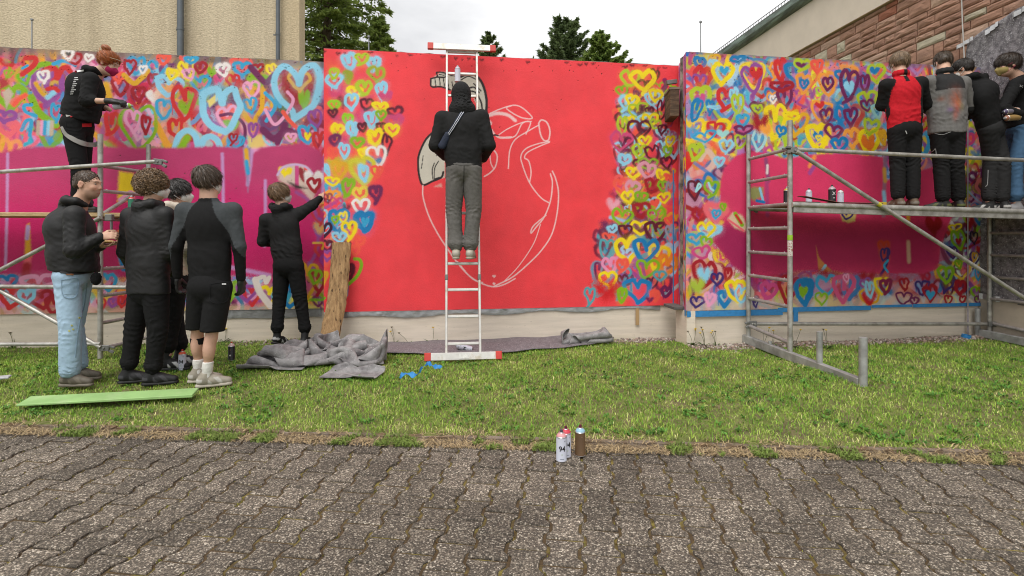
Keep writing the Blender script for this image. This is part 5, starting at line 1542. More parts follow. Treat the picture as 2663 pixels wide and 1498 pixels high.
def relax(V, Q, it=2, f=0.5):
    for _ in range(it):
        acc = np.zeros_like(V); cnt = np.zeros(len(V))
        for a, b in ((0, 1), (1, 2), (2, 3), (3, 0)):
            np.add.at(acc, Q[:, a], V[Q[:, b]]); np.add.at(cnt, Q[:, a], 1)
            np.add.at(acc, Q[:, b], V[Q[:, a]]); np.add.at(cnt, Q[:, b], 1)
        V = V * (1 - f) + f * acc / np.maximum(cnt, 1)[:, None]
    return V


def nrm(v):
    v = np.asarray(v, float); return v / (np.linalg.norm(v) + 1e-12)


def yawdir(deg):
    a = math.radians(deg); return np.array([math.sin(a), math.cos(a), 0.0])


M_skin = mat('skin', (0, 0, 0), 0.5, 0.06, 30, 0.0008, 160, attr=True, spec=0.4)
try:
    M_skin.node_tree.nodes['Principled BSDF'].inputs['Subsurface Weight'].default_value = 0.0
except Exception:
    pass
M_cloth = mat('woven_cloth', (0, 0, 0), 0.9, 0.10, 18, 0.0012, 220, attr=True, spec=0.2, sheen=0.0)
M_shell = mat('shell_jacket', (0, 0, 0), 0.62, 0.08, 10, 0.0012, 60, attr=True, spec=0.4)
M_jersey = mat('jersey', (0, 0, 0), 0.85, 0.12, 40, 0.0010, 320, attr=True, spec=0.2, sheen=0.0)
M_rubber = mat('shoe_material', (0, 0, 0), 0.6, 0.10, 25, 0.001, 90, attr=True, spec=0.35)
M_hair = mat('hair', (0, 0, 0), 0.42, 0.0, attr=True, spec=0.5)
M_glove = mat('nitrile_glove', (0.016, 0.016, 0.017), 0.45, 0.1, 20, 0.0008, 90, spec=0.5)
M_maskm = mat('mask_fleece', (0, 0, 0), 0.9, 0.05, 20, 0.0006, 200, attr=True)
M_eye = mat('eye_ball', (0, 0, 0), 0.2, 0.0, attr=True)

BLK = np.array([0.0105, 0.0105, 0.011]); BLK2 = np.array([0.017, 0.017, 0.0175])
SKIN = np.array([0.58, 0.35, 0.25]); SKIN_T = np.array([0.46, 0.26, 0.185])


def solid_obj(name, sol, matl, parent, org, colf, it=1):
    V, Q = sol.mesh()
    if it: V = relax(V, Q, it)
    c = colf(V) if callable(colf) else np.tile(np.asarray(colf, float), (len(V), 1))
    return link(name, mesh_np(name, V - org, Q, True, c), matl, parent)


def hand(sol, wr, d, nrm_p, side, curl=0.5, scale=1.0, spread=0.25, infl=0.0, thumb_curl=0.5, k=0.006):
    """Palm, four fingers of different lengths and a thumb. d: wrist to knuckles, nrm_p: palm faces this way,
    side: unit vector towards the thumb."""
    d = nrm(d); nrm_p = nrm(nrm_p - d * np.dot(d, nrm_p)); side = nrm(np.cross(d, nrm_p)) * (1 if np.dot(np.cross(d, nrm_p), side) > 0 else -1)
    S = scale
    kn = wr + d * .088 * S
    sol.cone(wr - d * .02 * S, wr + d * .03 * S, .024 * S + infl, .027 * S + infl, k, .72, nrm_p)
    for q in (-.026, -.009, .009, .026):
        sol.cone(wr + d * .02 * S + side * q * .7 * S, kn + side * q * S, .017 * S + infl, .0125 * S + infl, k * 1.6, .8, nrm_p)
    tips = []
    for q, ln in zip((.029, .0098, -.0098, -.028), (.072, .080, .075, .060)):
        b = kn + side * q * S; fd = nrm(d + side * q * spread * 8)
        ang = 0.0
        for seg, (fr, rr) in enumerate(((.45, .0095), (.31, .0085), (.24, .0075))):
            ang += curl * (0.55, 1.05, .8)[seg]
            v = fd * math.cos(ang) + nrm_p * math.sin(ang)
            e = b + v * ln * fr * S
            sol.cone(b, e, rr * S + infl, (rr - .0008) * S + infl, .004)
            b = e
        tips.append(b)
    b = wr + d * .022 * S + side * .022 * S
    v = nrm(d * .62 + side * .7 + nrm_p * .25)
    e = b + v * .042 * S; sol.cone(b, e, .0155 * S + infl, .012 * S + infl, .008)
    v2 = nrm(d * .9 + side * (.35 - .3 * thumb_curl) + nrm_p * (.3 + .6 * thumb_curl)); e2 = e + v2 * .032 * S
    sol.cone(e, e2, .0115 * S + infl, .0098 * S + infl, .004)
    e3 = e2 + nrm(v2 + nrm_p * .3 * thumb_curl) * .024 * S; sol.cone(e2, e3, .0098 * S + infl, .008 * S + infl, .004)
    return tips


def head_frame(yaw, pitch=0.0, roll=0.0):
    f = yawdir(yaw); r = np.array([f[1], -f[0], 0.0]); u = np.array([0, 0, 1.0])
    p = math.radians(pitch); f2 = f * math.cos(p) - u * math.sin(p); u2 = u * math.cos(p) + f * math.sin(p)
    q = math.radians(roll); r2 = r * math.cos(q) + u2 * math.sin(q); u3 = u2 * math.cos(q) - r * math.sin(q)
    return np.stack([r2, f2, u3], 1)          # columns: right, forward, up


def add_head(s, c, R, S=1.0):
    def W(x, y, z): return c + R @ (np.array([x, y, z]) * S)
    s.ell(W(0, -.014, .038), np.array([.074, .094, .083]) * S, R, .02)
    s.ell(W(0, .030, -.025), np.array([.060, .066, .088]) * S, R, .03)
    s.ell(W(0, .048, -.082), np.array([.036, .036, .030]) * S, R, .03)
    s.ell(W(0, .020, -.070), np.array([.052, .050, .040]) * S, R, .03)
    s.ell(W(0, .079, .030), np.array([.046, .016, .012]) * S, R, .02)       # brow
    for q in (-1, 1):
        s.ell(W(q * .036, .066, -.022), np.array([.021, .018, .017]) * S, R, .02)   # cheek bones
        s.ell(W(q * .031, .096, .012), np.array([.016, .014, .011]) * S, R, .01, cut=True)
        s.ell(W(q * .076, -.012, -.006), np.array([.009, .021, .034]) * S, R, .006)
        s.ell(W(q * .083, -.004, -.002), np.array([.006, .011, .018]) * S, R, .004, cut=True)
        s.ell(W(q * .0105, .097, -.029), np.array([.0065, .008, .006]) * S, R, .006)
    s.cone(W(0, .088, .018), W(0, .1075, -.022), .0075 * S, .0098 * S, .012)
    s.ell(W(0, .092, -.060), np.array([.023, .010, .0065]) * S, R, .006)
    s.ell(W(0, .090, -.070), np.array([.020, .010, .0065]) * S, R, .006)
    s.ell(W(0, .094, -.0655), np.array([.024, .005, .0016]) * S, R, .003, cut=True)


def head_colors(V, c, R, S, skin, brow=None, lips=True, stubble=None):
    q = (V - c) @ R / S
    C = np.tile(np.asarray(skin, float), (len(V), 1))
    blush = np.exp(-(((np.abs(q[:, 0]) - .04) / .018) ** 2 + ((q[:, 1] - .075) / .03) ** 2 + ((q[:, 2] + .03) / .02) ** 2))
    C *= 1 - blush[:, None] * np.array([0, .18, .2])
    ear = np.clip(1 - np.hypot((np.abs(q[:, 0]) - .082) / .014, (q[:, 2]) / .045), 0, 1)
    C *= 1 - .6 * ear[:, None] * np.array([0, .25, .25])
    nose = np.exp(-((q[:, 0] / .014) ** 2 + ((q[:, 1] - .118) / .014) ** 2 + ((q[:, 2] + .022) / .018) ** 2))
    C *= 1 - nose[:, None] * np.array([0, .2, .2])
    if stubble is not None:
        st = sm(.0, .03, q[:, 1]) * sm(-.035, -.055, q[:, 2]) * (1 - sm(.13, .15, q[:, 1]))
        C = C * (1 - .55 * st[:, None]) + np.asarray(stubble) * .55 * st[:, None]
    if lips:
        m = np.exp(-((q[:, 0] / .022) ** 4 + ((q[:, 2] + .065) / .010) ** 4)) * (q[:, 1] > .08)
        C = C * (1 - .65 * m[:, None]) + np.array([.36, .13, .11]) * .65 * m[:, None]
    if brow is not None:
        m = np.exp(-(((np.abs(q[:, 0]) - .032) / .020) ** 4 + ((q[:, 2] - .033 + .15 * np.abs(np.abs(q[:, 0]) - .03)) / .0055) ** 4)) * (q[:, 1] > .06)
        C = C * (1 - .8 * m[:, None]) + np.asarray(brow) * .8 * m[:, None]
    return C


def hair(parent, org, c, R, S, col, style, seed=1, n=900):
    """Cap under the hair plus many fine locks."""
    r = np.random.default_rng(seed)
    col = np.asarray(col, float)
    def W(p): return c + (p * S) @ R.T
    thick = {'buzz': .0025, 'short': .012, 'mop': .018, 'curly': .027, 'bowl': .018, 'bun': .012}[style]
    h = .008
    sol = Solid(c - .19, c + .19, h)
    rad = np.array([.074, .094, .083]) + thick
    sol.ell(W(np.array([0, -.014, .040])), rad * S, R, .01)
    if style in ('mop', 'bowl', 'curly'):
        sol.ell(W(np.array([0, -.055, -.012])), np.array([.066, .052, .05]) * S + thick * .5, R, .03)
    elif style != 'bun':
        sol.ell(W(np.array([0, -.05, -.01])), np.array([.064, .052, .048]) * S + thick * .3, R, .03)
    # face and ears stay free
    fz = {'buzz': .085, 'short': .075, 'mop': .060, 'curly': .055, 'bowl': .055, 'bun': .080}[style]
    sol.ell(W(np.array([0, .115, -.045])), np.array([.086, .090, fz + .045]) * S, R, .012, cut=True)
    for q in (-1, 1):
        sol.ell(W(np.array([q * .088, .016, -.035])), np.array([.03, .05, .052]) * S, R, .01, cut=True)
    sol.plane(W(np.array([0, 0, -.060 if style != 'bun' else -.03])), -R[:, 2] + R[:, 1] * (-.35))
    sol.folds(c, .16, {'buzz': .0, 'short': .003, 'mop': .005, 'curly': .013, 'bowl': .004, 'bun': .003}[style], {'curly': .035}.get(style, .03), R[:, 0], seed, 1.2)
    V, Q = sol.mesh()
    if len(V) == 0: return None
    f = r.uniform(.6, 1.1, len(V))[:, None]
    cap = link('hair', mesh_np('hair', V - org, Q, True, col * .75 * f), M_hair, parent)
    n = 1500 if style == 'buzz' else int(n * 2.6)
    # locks rooted on the cap
    pick = r.integers(0, len(V), n)
    root = V[pick]
    q = (root - c) @ R / S
    cen = np.array([0, -.014, .040])
    nn = (q - cen) / rad ** 2; nn /= np.linalg.norm(nn, axis=1)[:, None] + 1e-9
    crown = np.array([.01, -.06, .12])
    fl = q - crown; fl -= nn * np.sum(fl * nn, 1)[:, None]; fl /= np.linalg.norm(fl, axis=1)[:, None] + 1e-9
    fl += np.array([.35, .25, 0]) * {'mop': 1, 'bowl': .9, 'short': .9}.get(style, 0)
    if style == 'bun':
        fl = np.array([0, -.115, .105]) - q; fl -= nn * np.sum(fl * nn, 1)[:, None]; fl /= np.linalg.norm(fl, axis=1)[:, None] + 1e-9
    ln = {'buzz': .012, 'short': .038, 'mop': .06, 'curly': .045, 'bowl': .06, 'bun': .07}[style] * r.uniform(.6, 1.2, n)
    lift = {'buzz': .3, 'short': .25, 'mop': .22, 'curly': .9, 'bowl': .16, 'bun': .05}[style]
    seg = 7 if style == 'curly' else 5
    P_ = [q]; d0 = nrm_rows(fl + nn * lift + r.normal(0, .22, (n, 3)))
    ph = r.uniform(0, 6.28, n); cu = .013 if style == 'curly' else .0015
    side = np.cross(nn, d0)
    cur = q.copy(); pts = [cur.copy()]
    for i in range(1, seg):
        t = i / (seg - 1)
        d0 = nrm_rows(d0 + np.array([0, 0, -.10 if style in ('mop', 'bowl') else -.03]) - nn * (.10 if style != 'curly' else .22) + r.normal(0, .06, (n, 3)))
        cur = cur + d0 * (ln / (seg - 1))[:, None]
        k_ = ((cur - cen) / (rad + .001)); kk = np.linalg.norm(k_, axis=1)
        cur = np.where((kk < 1)[:, None], cen + (cur - cen) / np.maximum(kk, 1e-3)[:, None], cur)
        wob = cu * np.sin(ph + t * (12 if style == 'curly' else 3)); wob2 = cu * np.cos(ph + t * (12 if style == 'curly' else 3))
        pts.append(cur + side * wob[:, None] + nn * np.maximum(0, wob2)[:, None])
    pts = np.stack(pts, 1)                                     # n, seg, 3
    w = np.interp(np.linspace(0, 1, seg), [0, .3, 1], [.0012, .0017, .0004])[None, :, None] * r.uniform(.7, 1.5, (n, 1, 1)) * (2.0 if style == 'curly' else 1.0)
    tv = np.gradient(pts, axis=1); tv /= np.linalg.norm(tv, axis=2)[..., None] + 1e-9
    s1 = np.cross(tv, nn[:, None, :]); s1 /= np.linalg.norm(s1, axis=2)[..., None] + 1e-9
    s2 = np.cross(s1, tv)
    tw = r.uniform(-.8, .8, (n, 1, 1))
    s1 = s1 * np.cos(tw) + s2 * np.sin(tw)
    A = np.stack([pts - w * s1, pts + w * s1], 2)             # n, seg, 2, 3
    VV = W(A.reshape(-1, 3))
    ix = np.arange(n * seg * 2).reshape(n, seg, 2)
    F = np.stack([ix[:, :-1, 0], ix[:, :-1, 1], ix[:, 1:, 1], ix[:, 1:, 0]], -1).reshape(-1, 4)
    cc = col * r.uniform(.55, 1.9, n)[:, None]
    cc = np.repeat(cc, seg * 2, 0)
    o = link('locks', mesh_np('locks', VV - org, F, True, cc), M_hair, cap); o['kind'] = 'stuff'
    return cap


def nrm_rows(a):
    return a / (np.linalg.norm(a, axis=1)[:, None] + 1e-9)


def shoe(parent, org, ank, toe, gz, col, sole, S=1.0, tilt=0.0, accent=None, h=.0098):
    """Trainer with its sole; toe: direction; gz: height of what it stands on; tilt lifts the heel."""
    t = nrm([toe[0], toe[1], 0]); r = np.array([t[1], -t[0], 0.0])
    ca, sa = math.cos(tilt), math.sin(tilt)
    t3 = t * ca - np.array([0, 0, sa]); u3 = np.array([0, 0, ca]) + t * sa
    L_ = .285 * S
    ball = np.array([ank[0], ank[1], gz]) + t * .135 * S + np.array([0, 0, .0])       # ball stays down
    heel = ball - t3 * .185 * S
    def W(x, y, z): return heel + t3 * x * S + r * y * S + u3 * z * S
    lo = np.minimum.reduce([W(-.08, 0, 0), W(.3, 0, 0), ank]) - .09; hi = np.maximum.reduce([W(-.08, 0, .12), W(.3, 0, .12), ank]) + .09
    s = Solid(lo, hi, h)
    s.cone(W(.005, 0, .055), W(.10, 0, .058), .038 * S, .042 * S, .02, .9, r)
    s.cone(W(.10, 0, .052), W(.215, 0, .040), .041 * S, .032 * S, .03, 1.0, r)
    s.cone(W(.02, 0, .06), np.array([ank[0], ank[1], max(ank[2], gz + .095)]), .040 * S, .043 * S, .03)
    s.cone(W(.10, 0, .075), W(.17, 0, .055), .026 * S, .022 * S, .02)
    s.plane(W(0, 0, .014), -u3)
    s.plane(np.array([ank[0], ank[1], max(ank[2] + .005, gz + .105)]), (0, 0, 1))
    col = np.asarray(col, float); sole = np.asarray(sole, float)

    def cf(V):
        q = (V - heel) @ np.stack([t3, r, u3], 1) / S
        C = np.tile(col, (len(V), 1)) * (1 + .12 * np.sin(q[:, 0] * 60) * np.sin(q[:, 2] * 70))[:, None]
        if accent is not None:
            a = (np.sin(q[:, 0] * 75 + q[:, 2] * 60) > .25) & (q[:, 0] > .06) & (q[:, 0] < .17) & (q[:, 2] > .03) & (q[:, 2] < .085)
            C[a] = accent
            C[(q[:, 0] < .02) & (q[:, 2] > .05) & (q[:, 2] < .075)] = accent
        return C
    o = solid_obj('shoe', s, M_rubber, parent, org, cf)
    s = Solid(lo - .02, hi + .02, h)
    s.cone(W(.0, 0, .010), W(.10, 0, .008), .041 * S, .036 * S, .01, 1.0, u3)
    s.cone(W(.10, 0, .008), W(.21, 0, .012), .036 * S, .040 * S, .02, 1.0, u3)
    s.plane(W(0, 0, .028), u3); s.plane(W(0, 0, 0.0), -u3)
    solid_obj('sole', s, M_rubber, o, org, sole)
    return o
def seg_dist(V, a, b):
    e = b - a; t = np.clip((V - a) @ e / (e @ e), 0, 1)
    return np.linalg.norm(V - a - t[:, None] * e, axis=1), t


def person(label, d, J, yaw, gz, head, top, legs, shoes, hands, skin=SKIN, bulk=1.0, h=.0108, hair_=None, eyes=True, stubble=None):
    """One figure. J: joints as (pixel x, pixel y, depth offset); yaw: where the chest faces (0 = away, 90 = right)."""
    j = {k: P(v[0], v[1], d + (v[2] if len(v) > 2 else 0.0)) for k, v in J.items()}
    base = np.array([(j['al'][0] + j['ar'][0]) / 2, (j['al'][1] + j['ar'][1]) / 2, gz])
    root = empty('person', base, label, 'person', 'people painting the walls')
    org = base
    f = yawdir(yaw); r = np.array([f[1], -f[0], 0.0]); up = np.array([0, 0, 1.0])
    sp = nrm(j['nek'] - j['pel'])
    hw = .085 * bulk
    hl = j.get('hl', j['pel'] - r * hw - sp * .02); hr = j.get('hr', j['pel'] + r * hw - sp * .02)
    che = (j['sl'] + j['sr']) / 2 - sp * .13
    mid = j['pel'] * .55 + che * .45
    H_ = .24; S = head.get('S', 1.0)
    R = head_frame(*head['dir'])
    hc = j['hed']
    allp = np.array(list(j.values()) + [hl, hr, hc])
    lo, hi = allp.min(0) - .2, allp.max(0) + .2
    lo[2] = gz - .02
    # ---------------- body (skin), one continuous surface
    s = Solid(lo, hi, .0098 if not head.get('fine') else .0082)
    add_head(s, hc, R, S)
    jaw = hc + R @ np.array([0, -.012, -.055]) * S
    s.cone(jaw, j['nek'] - sp * .03, .052 * S, .058, .035)
    s.cone(che, j['nek'], .10, .055, .06, .75, f)
    s.cone(j['pel'], che, .105, .115, .06, .7, f)
    s.cone(j['sl'], j['sr'], .04, .04, .05)
    for a, b, c in (('sl', 'el', 'wl'), ('sr', 'er', 'wr')):
        s.cone(j[a], j[b], .042, .034, .03); s.cone(j[b], j[c], .036, .025, .015)
    for a, b, c in ((hl, j['kl'], j['al']), (hr, j['kr'], j['ar'])):
        s.cone(a, b, .076, .048, .04); s.cone(b, c, .047, .031, .02)
        m_ = b * .68 + c * .32 - nrm([f[0], f[1], 0]) * .016
        s.ell(m_, (.045, .045, .09), None, .03)
        s.cone(c, np.array([c[0], c[1], max(gz + .05, c[2] - .06)]), .032, .035, .02)
    for sd, hd in hands.items():
        if hd is None: continue
        w = j['w' + sd]; el = j['e' + sd]
        dv = np.asarray(hd.get('dir', w - el), float)
        hand(s, w, dv, np.asarray(hd['palm'], float), np.asarray(hd['thumb'], float), hd.get('curl', .5), hd.get('S', 1.0), thumb_curl=hd.get('tc', .5))
    def bc(V):
        C = head_colors(V, hc, R, S, skin, head.get('brow'), head.get('mask') is None, stubble)
        return C
    solid_obj('body', s, M_skin, root, org, bc, 1)
    for sd, hd in hands.items():
        if hd and hd.get('glove'):
            w = j['w' + sd]; el = j['e' + sd]; dv = np.asarray(hd.get('dir', w - el), float)
            g = Solid(w - .24, w + .24, .0065)
            hand(g, w, dv, np.asarray(hd['palm'], float), np.asarray(hd['thumb'], float), hd.get('curl', .5), hd.get('S', 1.0), infl=.0065, thumb_curl=hd.get('tc', .5))
            ad = nrm(w - el); g.cone(w - ad * .055, w, .033, .030, .01)
            link('glove', (lambda VQ: mesh_np('glove', VQ[0] - org, VQ[1], True))(g.mesh()), M_glove, root)
    if eyes:
        for q in (-1, 1):
            e = Solid(hc + R @ np.array([q * .031, .078, .011]) * S - .02, hc + R @ np.array([q * .031, .078, .011]) * S + .02, .0035)
            ec = hc + R @ np.array([q * .031, .0745, .0115]) * S
            e.ell(ec, np.array([.0115, .0115, .0095]) * S, R, 0)
            V, Q = e.mesh()
            dq = np.linalg.norm((V - (ec + R[:, 1] * .0115 * S)) / S, axis=1)
            C = np.where((dq < .0072)[:, None], np.array([.03, .02, .015]), np.array([.40, .34, .31]))
            link('eye', mesh_np('eye', V - org, Q, True, C), M_eye, root)
    # ---------------- trousers
    s = Solid(lo, hi, h)
    B = bulk
    lk = legs
    s.cone(j['pel'] + sp * .10, j['pel'], lk.get('wr', .155) * B, lk.get('hr', .172) * B, .05, .70, f)
    s.cone(hl, hr, .092 * B, .092 * B, .04, .95, f)
    s.ell(j['pel'] - f * .035 - sp * .0, np.array([.14, .10, .11]) * B, np.stack([r, f, up], 1), .05)
    wth, wkn, wan = np.array(lk.get('w', (.098, .076, .058))) * (np.array([.95, .90, .86]) if not lk.get('short') else 1.0)
    sides = []
    for a, k_, an in ((hl, j['kl'], j['al']), (hr, j['kr'], j['ar'])):
        end = an if not lk.get('short') else k_ + (k_ - a) * lk['short']
        if lk.get('short'):
            s.cone(a, end, wth * B, wkn * B, .012)
        else:
            s.cone(a, k_, wth * B, wkn * B, .012); s.cone(k_, end, wkn * B, wan, .0)
            if lk.get('stack', 1):
                for q, (o1, o2) in enumerate(((.035, .010), (.085, .006), (.14, .004))):
                    c_ = end + nrm(k_ - end) * o1
                    s.cone(c_ - r * .008, c_ + r * .008, wan * (1.02 if q else 1.06) + o2, wan + o2, .006)
        sides.append((a, k_, end))
    if lk.get('short'):
        zc = min(x[2][2] for x in sides) + .0
        s.plane((0, 0, zc), (0, 0, -1), .003)
    else:
        s.plane((0, 0, gz + lk.get('cuff', .055)), (0, 0, -1), .003)
    s.plane(j['pel'] + sp * lk.get('top', .13), sp)
    A = lk.get('fold', 1.0)
    s.folds(j['pel'] * .4 + (j['kl'] + j['kr']) * .3, (.5, .5, .9), .0008 * A, .07, nrm(up + r * .6), int(abs(J['pel'][0])) % 89 + 50)
    sd_ = int(abs(J['pel'][0])) % 97
    for q, (a, k_, end) in enumerate(sides):
        s.folds(k_ - f * .02, (.12, .12, .17), .007 * A, .095, nrm(up + r * .5 * (1 - 2 * q)), sd_ + q)
        s.folds(a * .8 + k_ * .2, (.14, .14, .15), .006 * A, .11, nrm(up + r * .9 * (2 * q - 1)), sd_ + 5 + q)
        if not lk.get('short'):
            s.folds(end, (.11, .11, .16), .008 * A, .05, nrm(up + r * .25), sd_ + 9 + q)
            s.folds(k_ * .5 + end * .5, (.1, .1, .2), .004 * A, .08, nrm(up * .6 + r), sd_ + 12 + q)
    tro = solid_obj('trousers' if not lk.get('short') else 'shorts', s, lk.get('mat', M_cloth), root, org, lk['col'] if not callable(lk['col']) else (lambda V: lk['col'](V, j, f, r)), 1)
    # ---------------- upper garment
    s = Solid(lo, hi, h)
    tp = top
    wc, ww, wh = tp.get('w', (.185, .165, .175))
    fl = tp.get('flat', .62)
    s.cone(mid, che, ww * B, wc * B, .06, fl, f)
    s.cone(j['pel'] + sp * tp.get('hem', .0), mid, wh * B, ww * B, .05, fl * 1.06, f)
    s.cone(j['sl'], j['sr'], .066 * B, .066 * B, .06, .95, f)
    s.cone(che + sp * .06, j['nek'] - sp * .015, .12 * B, .066, .06, .72, f)
    s.ell(che - f * .03 + sp * .02, np.array([.15, .10 * max(1, fl / .64), .17]) * B, np.stack([r, f, sp], 1), .06)
    s.folds(mid, (.26, .22, .19), .0065 * tp.get('fold', 1), .17, nrm(sp * .8 + r * .8 * (1 if sd_ % 2 else -1)), sd_ + 21)
    s.folds(j['pel'] + sp * .12, (.26, .2, .11), .006 * tp.get('fold', 1), .10, nrm(sp + r * .4), sd_ + 22)
    s.folds(che - f * .05, (.2, .2, .2), .004 * tp.get('fold', 1), .16, nrm(r + sp * .5), sd_ + 23)
    hp = j['pel'] + sp * (tp.get('hem', .0) - .02)
    s.plane(hp, -(sp * .8 + up * .2), .004)
    if tp.get('neck_cut', True):
        s.ell(hc + R @ np.array([0, -.005, -.075]) * S, (.056, .060, .09), None, .01, cut=True)
    ua, ub, uc, ud = tp.get('arm', (.064, .056, .055, .040))
    cu = tp.get('cuff', (.94, .94))
    for i, (a, b, c) in enumerate((('sl', 'el', 'wl'), ('sr', 'er', 'wr'))):
        e = j[b] + (j[c] - j[b]) * cu[i]
        s.cone(j[a], j[b], ua * B, ub * B, .045); s.cone(j[b], e, uc * B, ud, .025)
        ad = nrm(j[b] - j[a]); bd = nrm(e - j[b])
        s.folds(j[b], .11, .0065 * tp.get('fold', 1), .065, nrm(ad + bd), sd_ + 31 + i)
        s.folds(j[a] * .6 + j[b] * .4, .13, .005 * tp.get('fold', 1), .11, nrm(ad + r * .4), sd_ + 33 + i)
        s.folds(e - bd * .06, .09, .006 * tp.get('fold', 1), .035, bd, sd_ + 35 + i)
    hd_ = tp.get('hood')
    nb = j['nek']
    if hd_ == 'down':
        z_ = sp * tp.get('hood_up', .0)
        pts = [nb + f * .075 + r * -.03 + sp * -.02, nb - r * .088 + f * .025 + sp * .012, nb - r * .085 - f * .05 + sp * .018, nb - f * .095 + sp * .0, nb + r * .085 - f * .05 + sp * .018, nb + r * .088 + f * .025 + sp * .012, nb + f * .075 + r * .03 + sp * -.02]
        s.path([p + z_ for p in pts], [.022, .033, .042, .050, .042, .033, .022], .02)
        s.cone(nb - f * .105 - sp * .03 + z_, nb - f * .105 - sp * .12 + z_, .055, .02, .05, .6, f)
        s.ell(nb - f * .075 + sp * .035 + z_, (.05, .05, .03), None, .02, cut=True)
        s.folds(nb - f * .06, .13, .008, .045, nrm(sp + r * .6), sd_ + 41)
    elif hd_ == 'collar':
        pts = [nb + R[:, 0] * 0 + (r * math.cos(a) * .066 + f * math.sin(a) * .066) + sp * .012 for a in np.linspace(0, 2 * math.pi, 11)]
        s.path(pts, .019, .015); s.path([p + sp * .025 for p in pts], .015, .012)
    else:
        pts = [nb + (r * math.cos(a) * .068 + f * math.sin(a) * .068) - sp * .012 for a in np.linspace(0, 2 * math.pi, 11)]
        s.path(pts, .010, .012)
    s.folds(mid, (.6, .5, .7), .0008 * tp.get('fold', 1), .08, nrm(sp + r * .7 - f * .3), sd_ + 61)
    cf = tp['col']
    gar = solid_obj(tp.get('name', 'jacket'), s, tp.get('mat', M_shell), root, org, (lambda V: cf(V, j, f, r, sp)) if callable(cf) else cf, 1)
    # ---------------- shoes
    for q, (sd, tv) in enumerate((('al', shoes['toe'][0]), ('ar', shoes['toe'][1]))):
        g_ = shoes.get('gz', (gz, gz))[q]
        shoe(root, org, j[sd], yawdir(tv), g_, shoes['col'], shoes['sole'], shoes.get('S', 1.0), shoes.get('tilt', (0, 0))[q], shoes.get('accent'))
    # ---------------- hair and mask
    if hair_:
        hair(root, org, hc, R, S, hair_['col'], hair_['style'], hair_.get('seed', 3), hair_.get('n', 1100))
    if head.get('mask') is not None:
        mc = np.asarray(head['mask'], float)
        s = Solid(hc - .17, hc + .17, .006)
        def W(x, y, z): return hc + R @ np.array([x, y, z]) * S
        s.ell(W(0, .046, -.046), np.array([.067, .064, .058]) * S, R, .01)
        s.cone(W(0, .092, -.006), W(0, .113, -.036), .012 * S, .012 * S, .018); s.cone(W(0, .113, -.036), W(0, .090, -.088), .012 * S, .016 * S, .02)
        s.plane(W(0, .030, -.05), -R[:, 1] + R[:, 2] * .15); s.plane(W(0, .08, .004), R[:, 2] - R[:, 1] * .5)
        mk = solid_obj('face_mask', s, M_maskm, root, org, mc, 1)
        for q in (-1, 1):
            mb = MB()
            for a, b in (((q * .056, .052, -.022), (q * .083, -.022, .018)), ((q * .054, .042, -.078), (q * .083, -.026, -.030))):
                mid_ = (np.array(a) + np.array(b)) / 2 * np.array([1.22, 1, 1])
                mb.tube(smooth_path([W(*a), W(*mid_), W(*b)], 6) - org, .0022, 5)
            mb.build('ear_loop', M_maskm if False else mat('loop_white' if mc.mean() > .3 else 'loop_dark', tuple(np.clip(mc * 1.0, .02, .8)), .8), mk)
    return dict(root=root, j=j, f=f, r=r, sp=sp, R=R, hc=hc, org=org, che=che, mid=mid, S=S, up=up)


WHT = np.array([.66, .64, .61])
GZ = 0.10


def noise3(V, s, seed=0):
    r = np.random.default_rng(seed)
    out = 0
    for k in range(5):
        w = r.normal(size=3) * s * (1.6 ** k) ; out = out + np.sin(V @ w + r.uniform(0, 6)) / (1.5 ** k)
    return out / 2.4


# 1 ---- balding man in jeans with bread
pr = lambda a: a
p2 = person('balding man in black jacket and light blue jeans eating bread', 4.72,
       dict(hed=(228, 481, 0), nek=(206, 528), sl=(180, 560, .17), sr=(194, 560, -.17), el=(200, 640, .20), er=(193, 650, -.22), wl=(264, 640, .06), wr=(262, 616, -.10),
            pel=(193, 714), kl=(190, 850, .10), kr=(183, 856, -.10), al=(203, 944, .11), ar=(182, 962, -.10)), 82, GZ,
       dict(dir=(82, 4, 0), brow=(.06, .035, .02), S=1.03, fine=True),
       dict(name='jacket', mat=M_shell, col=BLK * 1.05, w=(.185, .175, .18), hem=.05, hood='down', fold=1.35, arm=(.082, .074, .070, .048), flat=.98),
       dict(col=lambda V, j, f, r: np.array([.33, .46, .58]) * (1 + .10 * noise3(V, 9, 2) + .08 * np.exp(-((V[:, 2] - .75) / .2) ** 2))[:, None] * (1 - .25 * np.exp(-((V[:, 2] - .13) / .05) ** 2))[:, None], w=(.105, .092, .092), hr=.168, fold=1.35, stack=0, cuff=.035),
       dict(toe=(84, 88), col=(.10, .085, .065), sole=(.16, .14, .11), accent=(.15, .13, .10)),
       dict(l=dict(palm=(0, -.2, 1), thumb=(0, -1, .2), curl=.35, dir=(1, -.1, .1)), r=dict(palm=(.2, .9, -.3), thumb=(.2, .1, 1), curl=.95, dir=(1, .1, .15))),
       skin=np.array([.57, .34, .24]), hair_=dict(style='buzz', col=(.075, .046, .028), seed=4), stubble=(.16, .10, .07))
